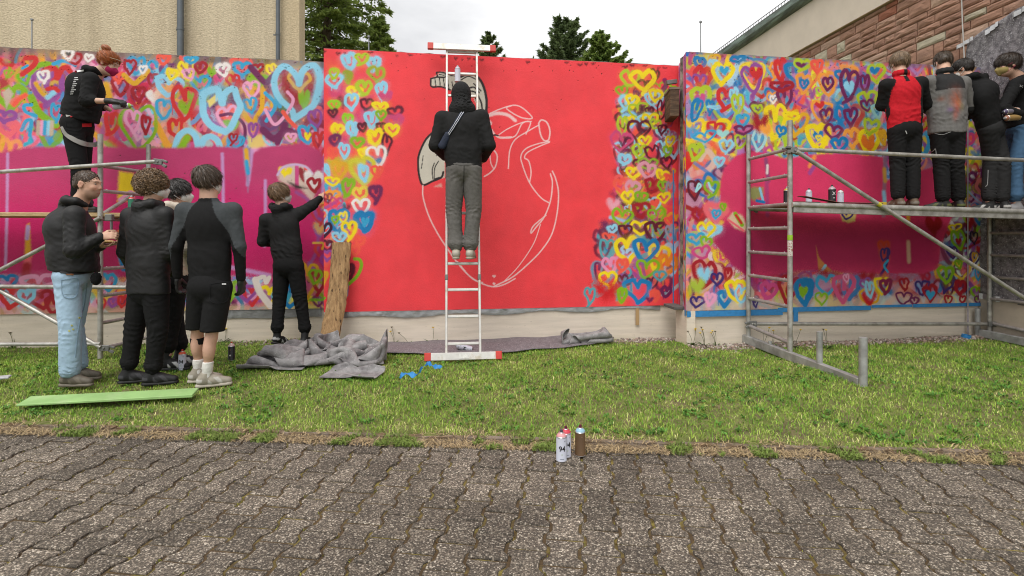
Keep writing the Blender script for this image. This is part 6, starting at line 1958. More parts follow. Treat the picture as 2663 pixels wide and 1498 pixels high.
# 2 ---- curly hair, black shell jacket
p3 = person('young man with curly brown hair, black rain jacket and black joggers', 4.70,
       dict(hed=(398, 486, 0), nek=(392, 536), sl=(340, 562, .03), sr=(430, 560, -.05), el=(326, 655, .10), er=(442, 655, -.04), wl=(345, 700, .28), wr=(452, 712, .18),
            pel=(387, 748), kl=(350, 852, .03), kr=(411, 858, -.03), al=(336, 950, .02), ar=(398, 960, -.04)), 22, GZ,
       dict(dir=(62, -2, 0), mask=WHT, brow=(.05, .03, .02), S=1.0),
       dict(name='jacket', mat=M_shell, col=BLK * .95, w=(.205, .195, .205), hem=-.03, hood='down', fold=1.0, arm=(.074, .066, .064, .048), flat=.66),
       dict(col=BLK * .9, w=(.115, .092, .068), fold=1.3),
       dict(toe=(70, 72), col=(.014, .014, .015), sole=(.018, .018, .018), accent=(.05, .05, .055)),
       dict(l=None, r=None), skin=np.array([.55, .33, .235]), hair_=dict(style='curly', col=(.15, .092, .048), seed=6, n=1700))
# 3 ---- dark hair, cream hoodie, behind
p4 = person('dark haired youth in a cream top, half hidden behind the others', 5.25,
       dict(hed=(466, 501, 0), nek=(455, 540), sl=(436, 560, .12), sr=(486, 562, -.10), el=(432, 640, .15), er=(492, 645, -.08), wl=(470, 700, .2), wr=(500, 705, .05),
            pel=(458, 726), kl=(455, 820, .1), kr=(452, 822, -.08), al=(470, 900, .10), ar=(438, 905, -.08)), 62, GZ,
       dict(dir=(72, 0, 0), mask=WHT, brow=(.02, .015, .012), S=1.0),
       dict(name='hoodie', mat=M_jersey, col=np.array([.60, .53, .44]), w=(.18, .165, .175), hem=-.02, hood='down', fold=1.0),
       dict(col=BLK, w=(.10, .085, .07), fold=1.1),
       dict(toe=(80, 84), col=(.016, .016, .017), sole=(.03, .03, .03), accent=(.55, .55, .55)),
       dict(l=None, r=None), skin=np.array([.49, .29, .21]), hair_=dict(style='mop', col=(.018, .014, .012), seed=7, n=1000))
# 4 ---- man in shorts
def raglan(V, j, f, r, sp):
    C = np.tile(BLK * .95, (len(V), 1))
    gl = np.zeros(len(V), bool)
    for a, b, c, sg in (('sl', 'el', 'wl', -1), ('sr', 'er', 'wr', 1)):
        nb = j['nek'] + r * sg * .055
        arm = j[a] - sp * .16 - r * sg * .02
        # raglan seam: plane from neck to armpit
        e = arm - nb; nn = np.cross(e, f); nn /= np.linalg.norm(nn)
        side = (V - nb) @ nn * (1 if (j[b] - nb) @ nn > 0 else -1)
        d1, _ = seg_dist(V, j[a], j[b]); d2, _ = seg_dist(V, j[b], j[c])
        gl |= (side > 0) & (((V - arm) @ sp > 0) | (np.minimum(d1, d2) < .078))
    C[gl] = np.array([.052, .058, .062])
    return C
p5 = person('tall youth in grey sleeved black top, black shorts and black gloves', 4.62,
       dict(hed=(540, 472, 0), nek=(543, 516), sl=(480, 548, .0), sr=(606, 548, 0), el=(458, 640, -.02), er=(622, 642, -.02), wl=(462, 722, .06), wr=(627, 728, .05),
            pel=(546, 742), kl=(513, 872, .10), kr=(549, 880, -.02), al=(516, 956, .12), ar=(538, 968, -.02)), 6, GZ,
       dict(dir=(28, 0, 0), mask=WHT, brow=(.03, .02, .015), S=1.02),
       dict(name='top', mat=M_jersey, col=raglan, w=(.198, .176, .180), hem=.005, fold=.55, arm=(.066, .056, .053, .040), flat=.62),
       dict(short=-.14, col=BLK * 1.0, w=(.108, .098, .1), fold=.9, hr=.172, mat=M_jersey),
       dict(toe=(74, 66), col=(.30, .27, .22), sole=(.42, .38, .32), accent=(.48, .46, .42)),
       dict(l=dict(palm=(.9, .2, 0), thumb=(.2, 1, .1), curl=.55, glove=True), r=dict(palm=(-.9, .2, 0), thumb=(-.2, 1, .1), curl=.55, glove=True)),
       skin=np.array([.55, .33, .24]), hair_=dict(style='bowl', col=(.055, .036, .024), seed=9, n=1500))
# 5 ---- boy reaching up to the wall
p6 = person('boy in black hoodie and joggers stretching his arm to spray the wall edge', 6.20,
       dict(hed=(728, 506, 0), nek=(733, 541), sl=(692, 572, -.04), sr=(778, 556, .05), el=(683, 628, .0), er=(812, 534, .14), wl=(706, 634, .15), wr=(832, 516, .22),
            pel=(750, 688), kl=(727, 778, .02), kr=(781, 778, .02), al=(721, 858, -.04), ar=(794, 858, .03)), 14, GZ,
       dict(dir=(48, -8, 0), mask=WHT, brow=(.05, .03, .02), S=1.02),
       dict(name='hoodie', mat=M_jersey, col=BLK2 * .95, w=(.19, .178, .175), hem=-.0, hood='down', fold=1.15, arm=(.070, .060, .058, .042), flat=.66),
       dict(col=BLK * .9, w=(.108, .088, .066), fold=1.35, cuff=.10),
       dict(toe=(20, 8), col=(.016, .016, .017), sole=(.02, .02, .02), accent=(.42, .42, .42), tilt=(.30, .05)),
       dict(l=None, r=dict(palm=(.2, .9, 0), thumb=(0, .2, 1), curl=.8)), skin=np.array([.55, .33, .24]), hair_=dict(style='bowl', col=(.14, .082, .042), seed=11, n=1200))
# 6 ---- woman on the left scaffold
DK1 = 1.655
def hoodtext(V, j, f, r, sp):
    C = np.tile(BLK * 1.1, (len(V), 1)); return C
p1 = person('woman with red hair bun and pink mask on the left scaffold', 5.86,
       dict(hed=(282, 167, 0), nek=(250, 190), sl=(233, 207, .16), sr=(236, 207, -.17), el=(240, 262, .2), er=(226, 262, -.22), wl=(285, 285, .12), wr=(292, 263, -.22),
            pel=(203, 322), kl=(214, 440, .10), kr=(207, 440, -.10), al=(214, 536, .1), ar=(204, 538, -.1)), 84, DK1,
       dict(dir=(84, 26, 0), mask=(.36, .012, .085), brow=(.12, .05, .02), S=1.0, fine=True),
       dict(name='hoodie', mat=M_jersey, col=BLK * 1.1, w=(.175, .165, .172), hem=.07, hood='down', fold=1.3, arm=(.078, .074, .070, .058), flat=1.0, cuff=(.6, .22)),
       dict(col=BLK * .95, w=(.112, .090, .076), fold=1.25, hr=.180, top=.2),
       dict(toe=(84, 84), col=(.03, .028, .026), sole=(.03, .03, .03)),
       dict(l=None, r=dict(palm=(0, .45, -.9), thumb=(.2, 1, .2), curl=.85, glove=True, dir=(1, .05, -.05), S=.95, tc=.3)), skin=np.array([.56, .35, .26]), hair_=dict(style='bun', col=(.30, .085, .022), seed=13, n=1500), bulk=.98)
# 7 ---- man on the ladder
p7 = person('hooded man in black sweater and grey sweatpants standing on the ladder', 5.68,
       dict(hed=(1200, 247, .05), nek=(1203, 285, .02), sl=(1150, 308, .0), sr=(1252, 304, .0), el=(1132, 378, -.02), er=(1272, 378, -.02), wl=(1158, 410, .26), wr=(1257, 415, .22),
            pel=(1206, 436, .0), kl=(1180, 546, .05), kr=(1232, 546, .05), al=(1186, 640, .04), ar=(1223, 640, .05)), 2, 1.155,
       dict(dir=(2, 14, 0), S=1.0, brow=(.03, .02, .015)),
       dict(name='sweater', mat=M_jersey, col=BLK2 * .95, w=(.205, .195, .195), hem=.0, hood=None, fold=.9, arm=(.078, .070, .066, .045), flat=.66),
       dict(col=lambda V, j, f, r: np.array([.135, .128, .120]) * (1 + .12 * noise3(V, 30, 5) + .10 * noise3(V, 6, 6))[:, None], w=(.118, .098, .082), fold=1.25, mat=M_jersey, cuff=.075),
       dict(toe=(-4, 6), col=(.42, .38, .31), sole=(.34, .30, .24), accent=(.36, .33, .28)),
       dict(l=None, r=dict(palm=(-.6, .4, .2), thumb=(0, .5, 1), curl=.8)), skin=SKIN, eyes=False)
# hood pulled up
s = Solid(p7['hc'] - .26, p7['hc'] + .26, .009); R7 = p7['R']; hc7 = p7['hc']
s.ell(hc7 + R7 @ np.array([0, -.012, .025]), (.098, .118, .115), R7, .02)
s.cone(hc7 + R7 @ np.array([0, -.03, -.02]), p7['j']['nek'] - p7['sp'] * .02 - p7['f'] * .04, .098, .115, .05, .9, p7['f'])
s.cone(p7['j']['nek'] - p7['r'] * .09 - p7['f'] * .03, p7['j']['nek'] + p7['r'] * .09 - p7['f'] * .03, .055, .055, .05)
s.cone(p7['j']['nek'] - p7['f'] * .09 - p7['sp'] * .0, p7['j']['nek'] - p7['f'] * .08 - p7['sp'] * .07, .06, .03, .05)
s.ell(hc7 + R7 @ np.array([0, .10, -.01]), (.07, .08, .10), R7, .01, cut=True)
s.folds(p7['j']['nek'] - p7['f'] * .06 + p7['sp'] * .04, .15, .012, .05, nrm(p7['sp'] + p7['r'] * .3), 77)
s.folds(hc7, .13, .005, .06, nrm(p7['r'] + p7['sp'] * .3), 78)
solid_obj('hood', s, M_jersey, p7['root'], p7['org'], BLK2 * .95)
# 8 ---- red back
DK2 = 1.725
def redback(V, j, f, r, sp):
    C = np.tile(BLK, (len(V), 1))
    w = (V - j['nek']) @ r; hgt = (V - j['pel']) @ sp
    back = ((V - (j['nek'] * .5 + j['pel'] * .5)) @ f) < .055
    m = back & (np.abs(w) < np.interp(hgt, [0, .3, .45, .55], [.155, .15, .15, .10]))
    C[m] = np.array([.50, .012, .022])
    yoke = (np.abs(w) < .02) & (hgt > .52); C[yoke] = BLK
    return C
p8 = person('person in a red backed work jacket, leftmost on the right scaffold', 6.18,
       dict(hed=(2338, 166, .05), nek=(2343, 196), sl=(2305, 222, 0), sr=(2394, 216, 0), el=(2293, 275, .10), er=(2408, 272, .10), wl=(2318, 285, .33), wr=(2388, 282, .33),
            pel=(2352, 335), kl=(2334, 424, .03), kr=(2373, 422, .0), al=(2335, 506, 0), ar=(2374, 507, -.02)), 0, DK2,
       dict(dir=(8, 16, 0), mask=WHT, S=1.0),
       dict(name='jacket', mat=M_jersey, col=redback, w=(.195, .185, .185), hem=.02, hood='collar', fold=1.15, arm=(.070, .062, .06, .045), flat=.64),
       dict(col=BLK * 1.1, w=(.108, .090, .084), fold=1.3, stack=0, cuff=.03),
       dict(toe=(-14, 8), col=(.115, .075, .048), sole=(.05, .042, .035), accent=(.20, .17, .14)),
       dict(l=None, r=None), hair_=dict(style='bowl', col=(.17, .112, .064), seed=15, n=1300), eyes=False)
# 9 ---- grey fleece with paint
def greyfleece(V, j, f, r, sp):
    C = np.tile(np.array([.16, .155, .15]), (len(V), 1)) * (1 + .10 * noise3(V, 40, 3))[:, None]
    w = (V - j['nek']) @ r; hgt = (V - j['pel']) @ sp
    C[(hgt > np.interp(np.abs(w), [0, .12, .2], [.475, .47, .45])) & (np.abs(w) < .15)] = BLK2 * 1.6
    d2 = np.minimum(seg_dist(V, j['el'], j['wl'])[0], seg_dist(V, j['er'], j['wr'])[0])
    C[(d2 < .075) & (hgt < .32)] = BLK2 * 1.2
    bk = ((V - j['nek']) @ f) < .0
    for (a, b, ra, rb, c) in ((.03, .36, .06, .10, (.42, .10, .05)), (.06, .30, .035, .06, (.52, .16, .04)), (.04, .24, .03, .08, (.36, .07, .06)), (.02, .16, .022, .05, (.40, .12, .09)), (-.03, .23, .03, .03, (.13, .06, .20)), (-.10, .37, .03, .03, (.30, .12, .08)), (.10, .26, .03, .05, (.15, .13, .05))):
        g = np.exp(-(((w - a) / ra) ** 2 + ((hgt - b) / rb) ** 2)) * bk * (.75 + .25 * noise3(V, 60, 8))
        C = C * (1 - .75 * g[:, None]) + np.array(c) * .75 * g[:, None]
    return C
p9 = person('person in a grey fleece jacket stained with red and orange spray paint', 6.26,
       dict(hed=(2452, 164, .10), nek=(2457, 190), sl=(2420, 213, 0), sr=(2504, 215, 0), el=(2413, 280, .06), er=(2522, 282, .06), wl=(2430, 300, .30), wr=(2500, 300, .30),
            pel=(2463, 342), kl=(2448, 428, .03), kr=(2486, 430, .0), al=(2452, 510, 0), ar=(2492, 510, .03)), 6, DK2 - .02,
       dict(dir=(10, 26, 0), mask=WHT, S=1.0),
       dict(name='fleece_jacket', mat=M_jersey, col=greyfleece, w=(.195, .195, .20), hem=-.01, hood='collar', fold=1.0, arm=(.072, .066, .064, .048), flat=.66),
       dict(col=BLK * 1.1, w=(.108, .092, .088), fold=1.4, wr=.135, hr=.158, stack=0, cuff=.03),
       dict(toe=(-70, 0), col=(.022, .022, .02), sole=(.03, .03, .03), accent=(.09, .10, .03)),
       dict(l=None, r=None), hair_=dict(style='short', col=(.055, .036, .022), seed=17, n=1300), eyes=False)
# 10 ---- leaning youth in black hoodie
p10 = person('youth in black hoodie and dark trousers leaning towards the wall on the right scaffold', 6.32,
       dict(hed=(2503, 182, .12), nek=(2527, 206, .06), sl=(2524, 224, .04), sr=(2572, 234, -.10), el=(2510, 275, .22), er=(2545, 290, -.02), wl=(2490, 290, .34), wr=(2512, 305, .2),
            pel=(2575, 334, 0), kl=(2578, 418, .05), kr=(2607, 425, -.02), al=(2572, 510, .03), ar=(2606, 512, -.03)), -38, DK2 - .035,
       dict(dir=(-40, 18, 0), mask=WHT, S=1.0),
       dict(name='hoodie', mat=M_jersey, col=BLK * 1.0, w=(.18, .172, .178), hem=.02, hood='down', fold=1.1, arm=(.068, .062, .06, .045), flat=.66),
       dict(col=np.array([.024, .024, .025]), w=(.108, .090, .086), fold=1.4, stack=0, cuff=.03),
       dict(toe=(-78, -30), col=(.018, .018, .018), sole=(.40, .31, .22), accent=(.45, .44, .42)),
       dict(l=None, r=None), hair_=dict(style='short', col=(.02, .015, .012), seed=19, n=1300), eyes=False)
# 11 ---- youth with two cans
p11 = person('dark haired youth in black track top and blue jeans holding two spray cans', 6.42,
       dict(hed=(2622, 170, .0), nek=(2648, 200), sl=(2646, 218, -.17), sr=(2652, 216, .16), el=(2606, 282, -.20), er=(2650, 282, .2), wl=(2657, 296, -.26), wr=(2620, 298, .05),
            pel=(2654, 334), kl=(2640, 425, -.10), kr=(2652, 425, .10), al=(2640, 514, -.10), ar=(2655, 512, .10)), -80, DK2 - .05,
       dict(dir=(-72, 6, 0), mask=(.32, .25, .09), S=1.08, brow=(.03, .02, .015)),
       dict(name='track_top', mat=M_jersey, col=BLK * 1.0, w=(.185, .172, .175), hem=.03, hood=None, fold=1.0, arm=(.066, .060, .056, .042), flat=.68),
       dict(col=lambda V, j, f, r: np.array([.055, .115, .20]) * (1 + .22 * noise3(V, 8, 2))[:, None], w=(.10, .085, .075), fold=1.2),
       dict(toe=(-80, -80), col=(.30, .30, .31), sole=(.5, .5, .5)),
       dict(l=dict(palm=(.1, .6, .3), thumb=(-.2, 0, 1), curl=.8, dir=(-1, .2, .1)), r=None), skin=SKIN, hair_=dict(style='mop', col=(.030, .019, .013), seed=21, n=1500))
# ================================================================== scaffolds
M_alu = mat('scaffold_tube', (0.43, 0.42, 0.39), 0.45, 0.2, 14, 0.0006, 120, metal=0.45, col2=(0.31, 0.295, 0.265), mscale=8, speck=(.70, .68, .64), sscale=60, slo=.70)
M_alu2 = mat('scaffold_rung', (0.36, 0.335, 0.32), 0.5, 0.25, 18, 0.0006, 120, metal=0.4, speck=(.72, .70, .66), sscale=55, slo=.69)
M_zinc = mat('galvanised_beam', (0.40, 0.405, 0.395), 0.5, 0.2, 9, 0.0008, 90, metal=0.4, col2=(0.29, 0.29, 0.28), mscale=7)
M_cast = mat('cast_claw', (0.20, 0.20, 0.19), 0.6, 0.2, 12, metal=0.6)
M_ply = mat('deck_plywood', (0.23, 0.17, 0.11), 0.85, 0.25, 6, 0.002, 60, stretch=(1, 8, 8))
M_plank = mat('pine_plank', (0.50, 0.36, 0.19), 0.8, 0.2, 5, 0.002, 50, stretch=(1, 9, 9), col2=(.40, .27, .13), mscale=4)


class Rig:
    """A scaffold: every tube, claw and board is a part of its own."""
    def __init__(s, name, org, label):
        s.o = np.asarray(org, float); s.root = empty(name, org, label, 'scaffold', 'scaffolds')

    def tube(s, name, a, b, r=.024, m=None, n=12, sub=None):
        mb = MB(); mb.tube([np.asarray(a) - s.o, np.asarray(b) - s.o], r, n)
        return mb.build(name, m or M_alu, sub or s.root, smooth=True)

    def box(s, name, a, b, w, h, m, bevel=.004):
        mb = MB(); mb.beam(np.asarray(a) - s.o, np.asarray(b) - s.o, w, h)
        return mb.build(name, m, s.root, bevel=bevel)

    def claw(s, c, along, sub=None):
        """Cast hook that clasps a tube: plate, jaw and pin."""
        a = nrm(along); c = np.asarray(c) - s.o
        mb = MB(); mb.beam(c - a * .05, c + a * .045, .028, .062); mb.beam(c + a * .045 + np.array([0, 0, -.025]), c + a * .085 + np.array([0, 0, -.045]), .024, .03)
        mb.beam(c + a * .045 + np.array([0, 0, .02]), c + a * .095 + np.array([0, 0, .005]), .024, .024)
        mb.tube([c + np.array([0, -.026, 0]), c + np.array([0, .026, 0])], .012, 8)
        return mb.build('claw', M_cast, sub or s.root, bevel=.004)

    def frame(s, pf, pb, z0, z1, rungs, zo=0.0):
        pf, pb = np.asarray(pf), np.asarray(pb)
        U = lambda p, z: np.array([p[0], p[1], z + zo])
        fr = s.tube('post', U(pf, z0), U(pf, z1), .0255)
        bk = s.tube('post', U(pb, z0), U(pb, z1), .0255)
        for z in rungs:
            rg = s.tube('rung', U(pf, z), U(pb, z), .0195, M_alu2)
            for q in (.12, .86):       # paint and cement specks on the rungs
                p = U(pf + (pb - pf) * q, z + .0195)
                mb = MB(); mb.lathe([(0, -.003), (.006, -.002), (.004, .005), (0, .007)], p - s.o, 6); mb.build('splash', mat('splash_white', (.7, .69, .66), .8), rg)
        return fr, bk


# ---- right tower
LF, LBk = np.array([2.95, 5.63]), np.array([2.86, 6.42])
RF, RBk = np.array([6.21, 6.01]), np.array([6.12, 6.80])
rig = Rig('scaffold_tower', (4.5, 6.2, GZ), 'right scaffold tower with ladder frames and deck carrying four people')
RZ = [2.33, 2.05, 1.745, 1.49, 1.21, .93, .65]
rig.frame(LF, LBk, .18, 2.63, RZ); rig.frame(RF, RBk, .18, 2.60, RZ, -.05)
Z = lambda p, z: np.array([p[0], p[1], z])
dl, dr = 1.77, 1.70
# deck: two boards with tube-like side beams
rig.tube('deck_beam', Z(LF + (0, -.03), dl - .035), Z(RF + (0, -.03), dr - .035), .030, M_alu)
rig.tube('deck_beam', Z(LBk, dl - .035), Z(RBk, dr - .035), .030, M_alu)
for k in range(2):
    f0, f1 = .03 + .47 * k, .485 + .47 * k
    a0, a1 = LF + (LBk - LF) * (f0 + f1) / 2, RF + (RBk - RF) * (f0 + f1) / 2
    rig.box('deck_board', Z(a0 + (.03, 0), dl - .014), Z(a1, dr - .014), .345, .022, M_ply)
a0 = Z(LF + (.02, -.045), dl - .075); a1 = Z(RF + (0, -.045), dr - .075)
rig.box('deck_fascia', a0 + np.array([0, .012, -.005]), a1 + np.array([0, .012, -.005]), .014, .075, M_alu)
for p, z in ((LF, dl), (LBk, dl)):
    rig.claw(Z(p + (.03, 0), z - .035), (1, .12, 0))
gr = rig.tube('guard_rail', Z(LF + (.05, -.045), 2.315), Z(RF + (.2, -.045), 2.225), .0215); rig.claw(Z(LF + (.0, -.03), 2.315), (-1, 0, 0))
br = rig.tube('diagonal_brace', Z(LF + (.03, -.075), 2.29), Z(RF + (0, -.075), .40), .0215); rig.claw(Z(LF + (.02, -.05), 2.30), (-1, 0, .4))
rig.tube('base_tube', Z(LBk + (.02, -.03), .345), Z(RBk, .275), .0215); rig.claw(Z(LBk + (.04, -.03), .345), (-1, 0, 0))
rig.tube('base_rung', Z(LBk, .32), Z(LF, .27), .021, M_alu2); rig.tube('base_rung', Z(RBk, .29), Z(RF, .24), .021, M_alu2)
rig.claw(Z(RBk + (.0, -.04), .28), (1, -.1, 0))
# tape wraps and sticker on the front post
for z0, z1, c, nm in ((1.36, 1.415, (.28, .50, .03), 'green_tape'), (1.19, 1.355, (.62, .58, .53), 'sticker')):
    mb = MB(); mb.lathe([(.0262, z0 - GZ), (.0266, z0 - GZ + .003), (.0266, z1 - GZ - .003), (.0262, z1 - GZ)], Z(LF, 0) - np.array([4.5, 6.2, 0]), 14)
    mb.build(nm, mat(nm, c, .7, .1, speck=(.25, .05, .03) if nm == 'sticker' else None, sscale=90, slo=.55), rig.root, smooth=True)
mb = MB(); a_, b_ = Z(LF + (.03, -.075), 2.29), Z(RF + (0, -.075), .40); c_ = a_ + (b_ - a_) * .29
mb.tube([c_ - (b_ - a_) * .006 - rig.o, c_ + (b_ - a_) * .006 - rig.o], .0222, 12); mb.build('yellow_tape', mat('yellow_tape', (.5, .46, .05), .7), rig.root)
# base beams with upright spigots
for (pb_, pf_, zt) in ((np.array([2.845, 6.50]), np.array([3.06, 4.66]), 0), (np.array([6.05, 6.86]), np.array([6.33, 4.95]), -.0)):
    zb = float(lawn_z(5.6)); zf = .062
    rig.box('base_beam', Z(pb_, zb + .05), Z(pf_, zf + .05), .06, .095, M_zinc, .006)
    for q, hgt, rr in ((.0, .36, .030), (.285, .13, .022), (.72, .40, .028), (1.0, .46, .034)):
        p = pb_ + (pf_ - pb_) * q; zz = zb + (zf - zb) * q
        z0 = zz + (.0 if q in (0., 1.) else .098)
        if q in (0., 1.):
            p = p + nrm(np.append(pf_ - pb_, 0))[:2] * (.03 if q else -.03)
        mb = MB(); mb.tube([Z(p, z0) - rig.o, Z(p, zz + hgt) - rig.o], rr, 14); mb.build('spigot', M_zinc, rig.root, smooth=True)

# ---- left tower
LF2, LB2 = np.array([-4.39, 5.66]), np.array([-4.315, 6.30])
rg2 = Rig('scaffold_tower', (-5.2, 6.0, GZ), 'left scaffold tower with plank deck carrying the red haired woman')
RZ2 = [2.154, 1.886, 1.585, 1.32, 1.053, .766, .474, .20]
rg2.frame(LF2, LB2, .10, 2.49, RZ2)
L2 = 2.6
ML, MLB = LF2 - TW[:2] * L2, LB2 - TW[:2] * L2
rg2.frame(ML, MLB, .10, 2.49, RZ2)
rg2.tube('guard_rail', P(-120, 455, 5.60), P(405, 420, 5.62), .0215); rg2.claw(P(412, 421, 5.62), (1, 0, -.1))
rg2.tube('base_tube', P(-160, 896, 5.62), P(262, 894, 5.64), .0215); rg2.claw(P(272, 905, 5.66), (1, .3, -.1))
rg2.tube('middle_tube', P(-160, 744, 5.62), P(330, 747, 5.60), .0215)
rg2.tube('diagonal_brace', P(-160, 785, 5.60), P(262, 566, 5.62), .0215)
rg2.tube('diagonal_brace', P(-160, 666, 5.62), P(262, 903, 5.64), .0215)
rg2.tube('diagonal_brace', P(262, 560, 5.70), P(352, 503, 6.2), .0205)
for k in range(3):
    f = (k + .5) / 3
    a0 = LF2 + (LB2 - LF2) * f; a1 = ML + (MLB - ML) * f
    rg2.box('deck_plank', Z(a0 + TW[:2] * .18, 1.632), Z(a1 - TW[:2] * .3, 1.632), .195, .042, M_plank)
mb = MB(); c_ = P(285, 566, 5.63) - rg2.o
mb.box(c_, (.075, .05, .07)); mb.box(c_ + np.array([.02, 0, -.09]), (.02, .03, .16)); mb.build('coupler', M_cast, rg2.root, bevel=.006)

# ================================================================== ladder
M_lad = mat('ladder_aluminium', (0.66, 0.645, 0.615), 0.45, 0.12, 10, 0.0005, 90, metal=0.35, col2=(.52, .47, .38), mscale=9, mlo=.55, mhi=.7)
M_red = mat('red_plastic', (0.55, 0.055, 0.045), 0.5, 0.12, 9)
lb, lt = np.array([-.512, 5.585, .105]), np.array([-.605, 6.395, 3.71])
lad = empty('ladder', lb, 'aluminium ladder with red tipped stabiliser bars leaning on the red wall', 'ladder')
lx = nrm([1, .12, 0]); ly = nrm(lt - lb); ln_ = np.linalg.norm(lt - lb); lz = np.cross(lx, ly)
Q = lambda s, t, o=0.0: lx * s + ly * t + lz * o
for sgn in (-1, 1):
    mb = MB(); mb.beam(Q(sgn * .178, .02), Q(sgn * .178, ln_ - .02), .062, .024, up=lx); mb.build('stile', M_lad, lad, bevel=.004)
    mb = MB(); mb.beam(Q(sgn * .178, .84, -.0), Q(sgn * .178, .90, -.0), .07, .034, up=lx); mb.build('lock', M_cast, lad, bevel=.004)
    for q in range(7):
        pass
for k in range(13):
    t = .165 + k * .2855
    if t > ln_ - .08: break
    mb = MB(); mb.beam(Q(-.168, t), Q(.168, t), .030, .030, up=ly); mb.build('rung', M_lad, lad, bevel=.005)
for t, o in ((.035, .045), (ln_ - .07, .05)):
    mb = MB(); mb.beam(Q(-.34, t, o), Q(.34, t, o), .03, .078, up=ly); bar = mb.build('stabiliser', M_lad, lad, bevel=.004)
    for sgn in (-1, 1):
        mb = MB(); mb.beam(Q(sgn * .335, t, o), Q(sgn * .405, t, o), .036, .086, up=ly); mb.build('end_cap', M_red, bar, bevel=.006)
mb = MB(); mb.beam(Q(-.045, .035, .066), Q(.055, .035, .066), .002, .05, up=ly); mb.build('label_sticker', mat('ladder_label', (.68, .67, .64), .6, .15, 40), lad)

# ================================================================== spray cans
M_canw = mat('can_print_lilac_grey', (0.50, 0.52, 0.60), 0.42, 0.03, 10, coat=.2)
M_canbr = mat('can_print_brown', (0.11, 0.062, 0.028), 0.45, 0.15, 12, speck=(.5, .42, .34), sscale=55, slo=.72)
M_cansteel = mat('can_rim_steel', (0.62, 0.62, 0.63), 0.3, 0.05, metal=0.9)
M_canblk = mat('can_print_black', (0.014, 0.014, 0.016), 0.35, 0.05)
M_cangrn = mat('can_print_green', (0.02, 0.16, 0.09), 0.4, 0.05)
M_canlil = mat('can_print_pale', (0.50, 0.50, 0.58), 0.4, 0.05)
M_canpur = mat('can_print_pewter', (0.24, 0.22, 0.27), 0.3, 0.05, metal=.4)
M_cangold = mat('can_print_gold', (0.42, 0.27, 0.10), 0.3, 0.05, metal=.4)
M_ink = mat('print_black', (0.012, 0.012, 0.014), 0.5, 0)
M_inkw = mat('print_white', (0.72, 0.72, 0.72), 0.5, 0)
M_inkg = mat('print_green', (0.30, 0.42, 0.20), 0.5, 0)
M_inkb = mat('print_slate', (0.12, 0.14, 0.20), 0.5, 0)
CR = .033


def dome_mat(name, c): return mat('cap_' + name, c, .45, .06)


def wrap_text(txt, size, zc, ang, name, m, parent, rad, bold=0.0, R=None, c=None, sx=1.0, stencil=False):
    cu = bpy.data.curves.new(name, 'FONT'); cu.body = txt; cu.size = size; cu.align_x = 'CENTER'; cu.align_y = 'CENTER'; cu.offset = bold; cu.resolution_u = 3
    tmp = bpy.data.objects.new(name + '_tmp', cu)
    dg = bpy.context.evaluated_depsgraph_get()
    COL.objects.link(tmp); bpy.context.view_layer.update(); dg = bpy.context.evaluated_depsgraph_get()
    me = bpy.data.meshes.new_from_object(tmp.evaluated_get(dg))
    bpy.data.objects.remove(tmp)
    bm = bmesh.new(); bm.from_mesh(me)
    bmesh.ops.triangulate(bm, faces=bm.faces[:])
    bmesh.ops.subdivide_edges(bm, edges=bm.edges[:], cuts=1)
    for v in bm.verts:
        a = v.co.x * sx / rad + ang; z = v.co.y + zc
        v.co = (rad * math.sin(a), -rad * math.cos(a), z)
    bm.to_mesh(me); bm.free()
    me.materials.clear()
    o = link(name, me, m, parent)
    return o


